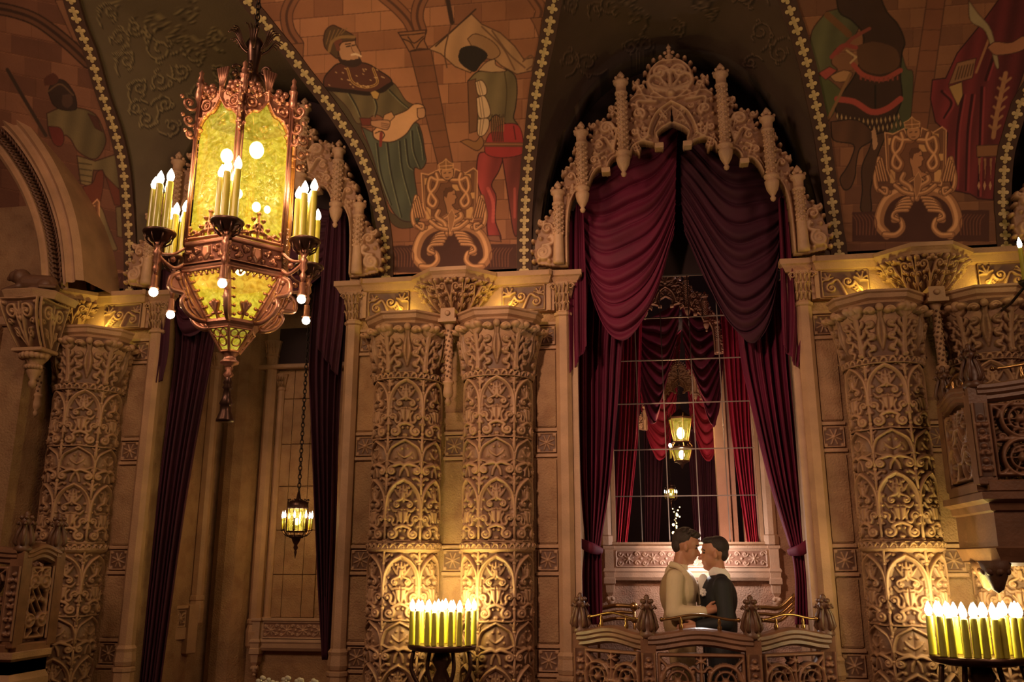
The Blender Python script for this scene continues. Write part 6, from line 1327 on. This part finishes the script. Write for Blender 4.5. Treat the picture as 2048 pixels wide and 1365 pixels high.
zq = zat(752); m = MB(); m.tube([(0, 0, z-.16), (0, 0, zq-.02)], .005, 6); m.lathe([(.001, zq+.02), (.010, zq), (.026, zq-.04), (.018, zq-.05), (.028, zq-.065), (.018, zq-.075), (.024, zq-.12), (.036, zq-.15), (.030, zq-.16), (.030, zq-.19), (.046, zq-.235), (.046, zq-.245), (.001, zq-.245)], 16); m.build('tassel_bell', DBRONZE, lan)
zt = zat(150); zk = zat(90); ztop = 8.0
m = MB(); m.lathe([(.001, zg1+.02), (.03, zg1+.04), (.022, zg1+.12), (.034, zt-.06), (.05, zt-.03), (.034, zt), (.028, zt+.04), (.045, zk-.03), (.052, zk), (.04, zk+.03), (.012, zk+.05), (.008, zk+.06)], 14)
m.build('crown_stem', DBRONZE, lan)
for k in range(6):
    a = CORN[k]; m = MB(); m.tube(smooth_pts([pt(a, Rl-.03, zg1+.01), pt(a, Rl*.55, zg1+.07), pt(a, Rl*.30, zt-.06), pt(a, .045, zt)], 5), .009, 7); m.build('crown_rod', DBRONZE, lan)
    m = MB(); c0 = pt(a, .085, zt); d = pt(a, 1, 0); m.tube([c0+d*(.034*(1-t/10)*math.cos(t))+Vector((0, 0, .034*(1-t/10)*math.sin(t))) for t in np.arange(0, 7, .5)], .010, 6, .006); m.ball(c0+d*.02+Vector((0, 0, -.03)), .018, 7); m.build('crown_scroll', DBRONZE, lan)
    m = MB()
    for j in range(4): w = pt(a+pi/2, 1, 0)*(.008*(j-1.5)); m.tube(smooth_pts([pt(a, .04, zk-.05), pt(a, .08, zk-.01)+w, pt(a, .115, zk+.05)+w*2.2, pt(a, .15, zk+.045)+w*3.4], 4), .008, 5, .004)
    m.build('crown_leaf', DBRONZE, lan)
def chain(par, z0, z1, x=0, y=0, m=IRON, s=.03):
    mm = MB(); n = int((z1-z0)/(s*.75))
    for k in range(n):
        c = Vector((x, y, z0+(k+.5)*s*.75)); ax = Vector((1, 0, 0)) if k % 2 else Vector((0, 1, 0)); mm.tube([c+ax*(.28*s*math.cos(t))+Vector((0, 0, .5*s*math.sin(t))) for t in np.linspace(0, 2*pi, 11)], s*.09, 5)
    return mm.build('chain', m, par)
chain(lan, zk+.05, 5.86, s=.05)
for (dx, dy, dz, e) in ((-.09, -.05, fh*.68, .034), (.09, -.06, fh*.70, .040), (-.05, .04, fh*.45, .024), (.06, .05, fh*.35, .024), (-.12, -.05, fh*.25, .018), (.15, .0, fh*.30, .018), (-.03, -.08, -.10, .03), (.05, -.06, -.11, .03)):
    MB().ball((dx, dy, zg0+dz), e, 10, sz=1.25).build('inner_bulb', BULB, lan)
light('lantern_light', 'POINT', (LC.x, LC.y, zg0+fh*.55), 22, (1, .68, .28), .10)
for k in range(6):
    a = CORN[k]; p = pt(a, .425, zb0+.48); light('candle_light', 'POINT', (LC.x+p.x, LC.y+p.y, p.z), 4.5, (1, .66, .32), .05)

# ---------------- small chandelier in the dim bay ----------------
def mini_chandelier(px, py_top, py_bot, y, wpx, label, chain_top, ncan=8, sx=1.0, power=6, glow=(1, .68, .3)):
    c = W(px, py_bot, y); D = depth_of(c); r = wpx/2*D/FPX; t = thing('chandelier', label, 'chandelier', (c.x, y, 0)); z = lambda py: zat(py, c.x, y)
    za, zb = z(py_bot), z(py_top); H = zb-za; q = lambda f: za+H*f
    g = MB(); g.lathe([(r*.60, q(.40)), (r*.60, q(.76))], 12, smooth=False); g.build('amber_glass', AMBER, t)
    m = MB(); m.lathe([(.001, q(0)), (r*.10, q(.10)), (r*.06, q(.12)), (r*.16, q(.16)), (r*.09, q(.20)), (r*.22, q(.25)), (r*.30, q(.30)), (r*.45, q(.31)), (r*.45, q(.345)), (r*.3, q(.35))], 12); m.build('finial', DBRONZE, t)
    m = MB(); m.lathe([(r*.62, q(.39)), (r*.66, q(.40)), (r*.62, q(.415))], 16); m.lathe([(r*.62, q(.74)), (r*.66, q(.75)), (r*.64, q(.84)), (r*.5, q(.86)), (r*.15, q(.90)), (r*.08, q(1))], 16)
    for k in range(12): a = k*pi/6; m.tube([(r*.63*math.cos(a), r*.63*math.sin(a), q(.40)), (r*.63*math.cos(a), r*.63*math.sin(a), q(.86))], r*.025, 5); m.ball((r*.64*math.cos(a), r*.64*math.sin(a), q(.88)), r*.06, 5)
    m.build('cage', DBRONZE, t)
    for k in range(ncan):
        a = 2*pi*k/ncan+.2; d = Vector((math.cos(a), math.sin(a), 0)); ar = MB(); ar.tube(smooth_pts([d*r*.35+Vector((0, 0, q(.33))), d*r*.65+Vector((0, 0, q(.34))), d*r*.92+Vector((0, 0, q(.42)))], 4), r*.035, 5); ar.lathe([(r*.03, q(.41)), (r*.10, q(.425)), (r*.11, q(.435))], 8, M=T3(d*r*.92)); ar.build('arm', DBRONZE, t)
        cd = MB().lathe([(r*.062, q(.435)), (r*.058, q(.60))], 8, M=T3(d*r*.92)).build('candle', CANDLE, t); MB().lathe([(r*.03, q(.60)), (r*.075, q(.63)), (r*.06, q(.66)), (.001, q(.71))], 8, M=T3(d*r*.92)).build('bulb', BULB, cd)
    MB().ball((0, 0, q(.55)), r*.22, 8).build('inner_bulb', BULBS, t)
    chain(t, q(1), z(chain_top), s=H*.09)
    light('mini_light', 'POINT', (c.x, y, q(.62)), power, glow, .08); return t
mini_chandelier(590, 985, 1118, .45, 64, 'small dark chandelier with amber glass and lit candles hanging in the dim plaster bay', 480, power=15)
mini_chandelier(1343, 965, 1020, 2.9, 26, 'tiny distant chandelier beyond the panes, under the hall lantern', 700, 6, power=3)
# lantern of the added mirror hall beyond the panes
hc = W(1364, 925, 2.3); D = depth_of(hc); k = D/FPX; t = thing('hall_lantern', 'glowing six sided amber lantern hanging beyond the panes above the couple', 'lantern', (hc.x, hc.y, hc.z))
hx = lambda r, z: [(r*math.sin(i*pi/3+.2), -r*math.cos(i*pi/3+.2), z) for i in range(6)]
def hexshell(r0, z0, r1, z1, mm, nm):
    V = hx(r0, z0)+hx(r1, z1); MB().add(V, [(i, (i+1) % 6, 6+(i+1) % 6, 6+i) for i in range(6)]).build(nm, mm, t)
hexshell(14*k, 0, 21*k, 26*k, AMBER, 'amber_pane'); hexshell(15*k, 40*k, 23*k, 86*k, AMBER, 'amber_pane')
m = MB()
for (r, z0, e) in ((14, 0, 3), (22, 27, 3), (18, 38, 3), (24, 86, 4)): m.lathe([(r*k, z0*k), ((r+1.6)*k, (z0+1)*k), ((r+1.6)*k, (z0+e)*k), (r*k, (z0+e+.5)*k)], 6, a0=.2, a1=.2+2*pi, smooth=False)
m.lathe([(.001, -14*k), (2*k, -10*k), (5*k, -4*k), (13*k, 0)], 6, smooth=False); m.lathe([(23*k, 90*k), (14*k, 98*k), (4*k, 106*k), (2*k, 116*k)], 6, smooth=False); m.build('frame', DBRONZE, t)
for i in range(6):
    a = i*pi/3+.2; f = lambda r, z: (r*k*math.sin(a), -r*k*math.cos(a), z*k); MB().tube([f(14, 0), f(22, 27), f(22, 32), f(15, 40), f(24, 88), f(27, 96)], 1.1*k, 5).build('rib', BRASS, t)
MB().ball((0, 0, 58*k), 8*k, 8, sz=1.5).build('bulb', BULB, t); MB().ball((0, 0, 15*k), 6*k, 8, sz=1.5).build('bulb', BULB, t)
MB().tube([(-22*k, 0, 8*k), (-22*k, 0, 30*k)], 2*k, 6).build('side_candle', CANDLE, t); MB().ball((-22*k, 0, 34*k), 3*k, 6, sz=1.4).build('bulb', BULB, t)
chain(t, 112*k, 2.0, s=.03); light('hall_lantern_light', 'POINT', (hc.x, hc.y-.25, hc.z+.3), 10, (1, .66, .3), .08)
# string of tiny lights
c = W(1352, 1085, 2.7); t = thing('string_lights', 'upright strand of tiny golden lights beyond the panes, left of the couple', 'lights', (c.x, 2.7, 0)); MB().tube([(0, 0, 0), (.0, 0, W(1352, 1010, 2.7).z)], .006, 6).build('pole', IRON, t)
rnd = random.Random(2)
for k in range(26):
    p = W(1352+rnd.uniform(-8, 8), 1015+k*3.2, 2.7+rnd.uniform(-.05, .05)); MB().ball((p.x-c.x, p.y-2.7, p.z), rnd.choice((.006, .008, .014)), 6).build('bulb', BULBS, t)

# ---------------- the couple ----------------
LIPS = mat('lips', (.30, .08, .06), .5)
SKIN = mat('skin', (.42, .19, .11), .5, var=.06); HAIR1 = mat('dark_brown_hair', (.035, .02, .014), .5, var=.3, scale=60, bump=.6, bscale=220); HAIR2 = mat('black_hair', (.022, .013, .010), .5, var=.3, scale=60, bump=.6, bscale=220)
KHAKI = mat('tan_cloth', (.36, .24, .12), .8, var=.08, bump=.2, bscale=90); CREAM = mat('cream_shirt', (.60, .47, .30), .7, var=.06, bump=.2, bscale=60); BLACKC = mat('black_suit', (.009, .009, .011), .7, var=.1); WHITE = mat('white_cloth', (.75, .72, .66), .7)
OXL = W(1356, 1120, .35).x
def person(ox, d, label, sh):
    """d=+1 faces +x. sh : dict of tuned heights"""
    t = thing('person', label, 'person', (ox, .35, 0)); V = lambda x, y, z: Vector((x*d, y, z)); hz, hx_, ns = sh['head'], sh['hx'], sh['neck']
    tilt = sh['tilt']; R_ = Matrix.Rotation(tilt*d, 3, 'Y')
    def hd(x, y, z): q = R_ @ Vector((x*d, y, z)); return Vector((hx_*d, 0, hz))+q
    eld = R_
    arm = sh['arm']; far = sh['far']
    skin = [('e', hd(-.012, 0, .03), (.098, .076, .092)), ('e', hd(.018, 0, -.03), (.072, .062, .088)), ('c', hd(.060, 0, -.095), .024, hd(.025, 0, -.10), .036), ('c', hd(.078, 0, .004), .009, hd(.106, 0, -.032), .0135), ('e', hd(.078, .014, -.034), (.016, .010, .010)), ('e', hd(.078, -.014, -.034), (.016, .010, .010)),
            ('c', hd(.078, -.03, .030), .012, hd(.078, .03, .030), .012), ('c', hd(.084, -.014, -.058), .008, hd(.084, .014, -.058), .008), ('c', hd(.080, -.012, -.070), .009, hd(.080, .012, -.070), .009), ('e', hd(-.008, -.080, -.008), (.017, .011, .031)), ('e', hd(-.008, .080, -.008), (.017, .011, .031)),
            ('c', V(ns[0], 0, ns[1]), .060, hd(-.022, 0, -.06), .050), ('e', V(-.0, 0, 1.30), (.105, .15, .19)), ('e', V(0, 0, 1.05), (.095, .14, .16))]
    for sy, A in ((-1, arm), (1, far)):
        P = [V(x, y, z) for x, y, z in A]; skin += [('c', P[0], .052, P[1], .042), ('c', P[1], .042, P[2], .027), ('c', V(.0, sy*.085, 1.0), .085, V(.01, sy*.09, .52), .055), ('c', V(.01, sy*.09, .52), .055, V(-.01, sy*.09, .09), .038), ('c', V(-.03, sy*.09, .045), .036, V(.14, sy*.10, .03), .030)]
        w = P[2]; h = (P[3]-P[2]); L = h.length; h.normalize(); up = Vector((0, 0, 1)); sd = h.cross(up).normalized(); fu = sd.cross(h)
        skin += [('c', w, .026, w+h*.05, .030), ('c', w+h*.05, .030, w+h*.085, .028)]
        for i, fl in enumerate((.066, .078, .072, .058)):
            b = w+h*.085+fu*(.024-.0165*i); k1 = b+h*fl*.5+sd*(.004*sy); k2 = k1+h*fl*.5+sd*(-.016*sy); skin += [('c', b, .0092, k1, .0085), ('c', k1, .0085, k2, .007)]
        th = w+h*.03+fu*.026; skin += [('c', th, .011, th+h*.035+fu*.022, .0095), ('c', th+h*.035+fu*.022, .0095, th+h*.062+fu*.024, .008)]
    body = blob('body', skin, SKIN, t, .0062, 1)
    for sy in (-1, 1):
        e = MB(); e.ball(hd(.072, sy*.036, .008), .0095, 6, sz=.55); e.build('eye', HAIR2, t)
        b = MB(); b.tube([hd(.066, sy*.052, .026), hd(.080, sy*.038, .034), hd(.087, sy*.016, .030)], .0045, 5); b.build('eyebrow', HAIR1, t)
    l = MB(); l.tube([hd(.074, -.022, -.063), hd(.089, -.008, -.064), hd(.089, .008, -.064), hd(.074, .022, -.063)], .0045, 5); l.build('lips', LIPS, t)
    return t, V, hd, R_
A1 = [(-.035, -.185, 1.435), (-.055, -.235, 1.20), (.165, -.215, 1.215), (.26, -.20, 1.235)]; F1 = [(-.0, .18, 1.43), (.03, .22, 1.19), (.22, .20, 1.16), (.30, .17, 1.17)]
t, V, hd, R_ = person(OXL, 1, 'person in tan waistcoat and cream shirt, head bowed, left of the embracing couple', dict(head=1.675, hx=.068, neck=(.005, 1.49), tilt=.30, arm=A1, far=F1))
blob('hair', [('e', hd(-.034, 0, .052), (.088, .080, .083)), ('e', hd(.022, 0, .092), (.062, .062, .040)), ('e', hd(-.070, 0, -.008), (.044, .064, .062)), ('e', hd(.056, .01, .094), (.026, .036, .018)), ('e', hd(-.04, 0, .118), (.05, .045, .024)), ('e', hd(.0, -.02, .114), (.045, .045, .022))]+[('c', hd(-.02+.012*k, -.07+.02*(k % 3), .10), .010, hd(.0+.012*k, -.06+.02*(k % 3), .128), .006) for k in range(-4, 5)], HAIR1, t, .006, 1)
blob('shirt', [('e', V(.015, 0, 1.36), (.128, .185, .16)), ('e', V(.01, 0, 1.20), (.118, .165, .16)), ('c', V(-.03, -.17, 1.445), .066, V(-.055, -.232, 1.205), .058), ('c', V(-.055, -.232, 1.205), .058, V(.155, -.216, 1.215), .038), ('c', V(-.0, .17, 1.435), .066, V(.03, .215, 1.195), .056), ('c', V(.03, .215, 1.195), .056, V(.21, .2, 1.163), .038), ('c', V(-.02, 0, 1.475), .086, V(.012, 0, 1.515), .066)], CREAM, t, .008, 2)
blob('waistcoat', [('e', V(-.022, 0, 1.33), (.128, .150, .19)), ('e', V(-.012, 0, 1.13), (.120, .165, .16)), ('c', V(-.05, -.11, 1.47), .045, V(-.03, .11, 1.47), .045)], KHAKI, t, .008, 2)
m = MB(); m.tube(smooth_pts([V(-.06, -.06, 1.545), V(.0, -.10, 1.525), V(.07, -.09, 1.45), V(.125, -.05, 1.34), V(.14, -.02, 1.25)], 6), lambda k: .026-.010*k, 8, flat=.6); m.build('shawl_collar', CREAM, t)
blob('trousers', [('e', V(0, 0, 1.02), (.118, .165, .13))]+[('c', V(0, s*.085, .98), .105, V(.01, s*.09, .52), .075) for s in (-1, 1)]+[('c', V(.01, s*.09, .52), .075, V(-.01, s*.09, .07), .055) for s in (-1, 1)], KHAKI, t, .010, 2)
for s in (-1, 1): blob('shoe', [('c', V(-.045, s*.09, .046), .045, V(.12, s*.10, .036), .036), ('e', V(.15, s*.10, .03), (.05, .042, .03))], BLACKC, t, .008, 1)
OXR = W(1433, 1120, .35).x; A2 = [(-.02, -.18, 1.385), (-.03, -.235, 1.135), (.165, -.235, 1.115), (.27, -.215, 1.10)]; F2 = [(0, .18, 1.385), (.03, .21, 1.14), (.2, .20, 1.13), (.28, .16, 1.14)]
t, V, hd, R_ = person(OXR, -1, 'person in black suit with white boutonniere, right of the embracing couple', dict(head=1.622, hx=.020, neck=(-.01, 1.44), tilt=.02, arm=A2, far=F2))
blob('hair', [('e', hd(-.034, 0, .052), (.087, .080, .082)), ('e', hd(.018, 0, .092), (.062, .064, .034)), ('e', hd(-.070, 0, .0), (.041, .063, .058)), ('e', hd(.050, 0, .094), (.026, .042, .015))], HAIR2, t, .006, 1)
blob('jacket', [('e', V(.0, 0, 1.30), (.138, .195, .18)), ('e', V(.0, 0, 1.12), (.128, .175, .20)), ('e', V(-.01, 0, .95), (.132, .178, .16)), ('c', V(-.02, -.165, 1.395), .068, V(-.03, -.232, 1.14), .058), ('c', V(-.03, -.232, 1.14), .058, V(.155, -.235, 1.117), .042), ('c', V(0, .165, 1.395), .068, V(.03, .21, 1.145), .058), ('c', V(.03, .21, 1.145), .058, V(.19, .20, 1.132), .042), ('c', V(-.02, -.1, 1.425), .055, V(-.02, .1, 1.425), .055)], BLACKC, t, .009, 2)
blob('collar', [('c', V(-.025, 0, 1.445), .073, V(.0, 0, 1.485), .066), ('e', V(.105, 0, 1.38), (.045, .05, .10))], WHITE, t, .007, 1)
blob('trousers', [('e', V(0, 0, .95), (.112, .16, .12))]+[('c', V(0, s*.085, .93), .10, V(.01, s*.09, .50), .074) for s in (-1, 1)]+[('c', V(.01, s*.09, .50), .074, V(-.01, s*.09, .07), .055) for s in (-1, 1)], BLACKC, t, .010, 2)
for s in (-1, 1): blob('shoe', [('c', V(-.045, s*.09, .046), .045, V(.12, s*.10, .036), .036), ('e', V(.15, s*.10, .03), (.05, .042, .03))], BLACKC, t, .008, 1)
b = MB()
for k in range(7): a = k*.9; b.ball(V(.118, -.115, 1.345)+Vector((.014*math.cos(a), -.012, .018*math.sin(a))), .013, 6)
b.ball(V(.12, -.13, 1.345), .014, 6); bo = b.build('boutonniere', WHITE, t)
FLc = W(1400, 1108, .62)
fl = thing('flash_unit', 'small white flash hidden behind the embracing couple', 'light', (FLc.x, .66, 0)); MB().box(-.035, .035, -.02, .02, FLc.z-.36, FLc.z-.22, bev=.006).build('body', BLACKC, fl); MB().tube([(0, 0, 0), (0, 0, FLc.z-.36)], .012, 8).build('stand', IRON, fl); MB().lathe([(.001, 0), (.12, .004), (.12, .01)], 16).build('foot', IRON, fl)
light('flash', 'POINT', (FLc.x+.01, .64, FLc.z+.0), 14, (1, .90, .86), .03)
# ---------------- flowers at the foot of the dim bay ----------------
GREEN = mat('dark_leaf', (.02, .045, .015), .5, var=.3, scale=20); PET = mat('cream_petal', (.62, .56, .42), .6, var=.1)
fy = -.45; f0 = W(566, 1400, fy); t = thing('flower_arrangement', 'cream blossoms and dark leaves peeping up at the lower edge, below the small chandelier', 'flowers', (f0.x, fy, f0.z))
MB().lathe([(.06, -.22), (.10, -.20), (.13, -.05), (.11, 0), (.001, 0)], 16).build('vase', DBRONZE, t); MB().box(-.2, .2, -.12, .2, -f0.z-2.6, -.22, bev=.01).build('pedestal', STONE, t)
rnd = random.Random(8)
for (px, py) in ((524, 1362), (540, 1366), (574, 1362), (600, 1366), (628, 1368), (558, 1372), (588, 1376)):
    c = W(px, py, fy+rnd.uniform(-.06, .04))-f0; s = MB(); s.tube([(c.x*.3, 0, -.02), (c.x*.8, c.y*.5, c.z*.6), c], .004, 5); st = s.build('stem', GREEN, t); b = MB()
    for k in range(5): a = k*2*pi/5+rnd.random(); b.ball(c+Vector((.024*math.cos(a), -.008, .020*math.sin(a))), .018, 7, sz=.8, sy=.5)
    b.ball(c+Vector((0, -.016, 0)), .008, 6); b.build('blossom', PET, st)
for k in range(16):
    a = rnd.uniform(-1.2, 1.2); L = rnd.uniform(.12, .26); q = Vector((math.sin(a)*L*1.2, rnd.uniform(-.05, .05), math.cos(a)*L*.55-.01)); lf = MB(); wv = Vector((math.cos(a), 0, -math.sin(a)))*.022; mid = q*.7
    lf.add([q*.35, mid+wv, q, mid-wv, mid+Vector((0, -.012, 0))], [(0, 1, 4), (1, 2, 4), (2, 3, 4), (3, 0, 4)]); lf.build('leaf', GREEN, t)
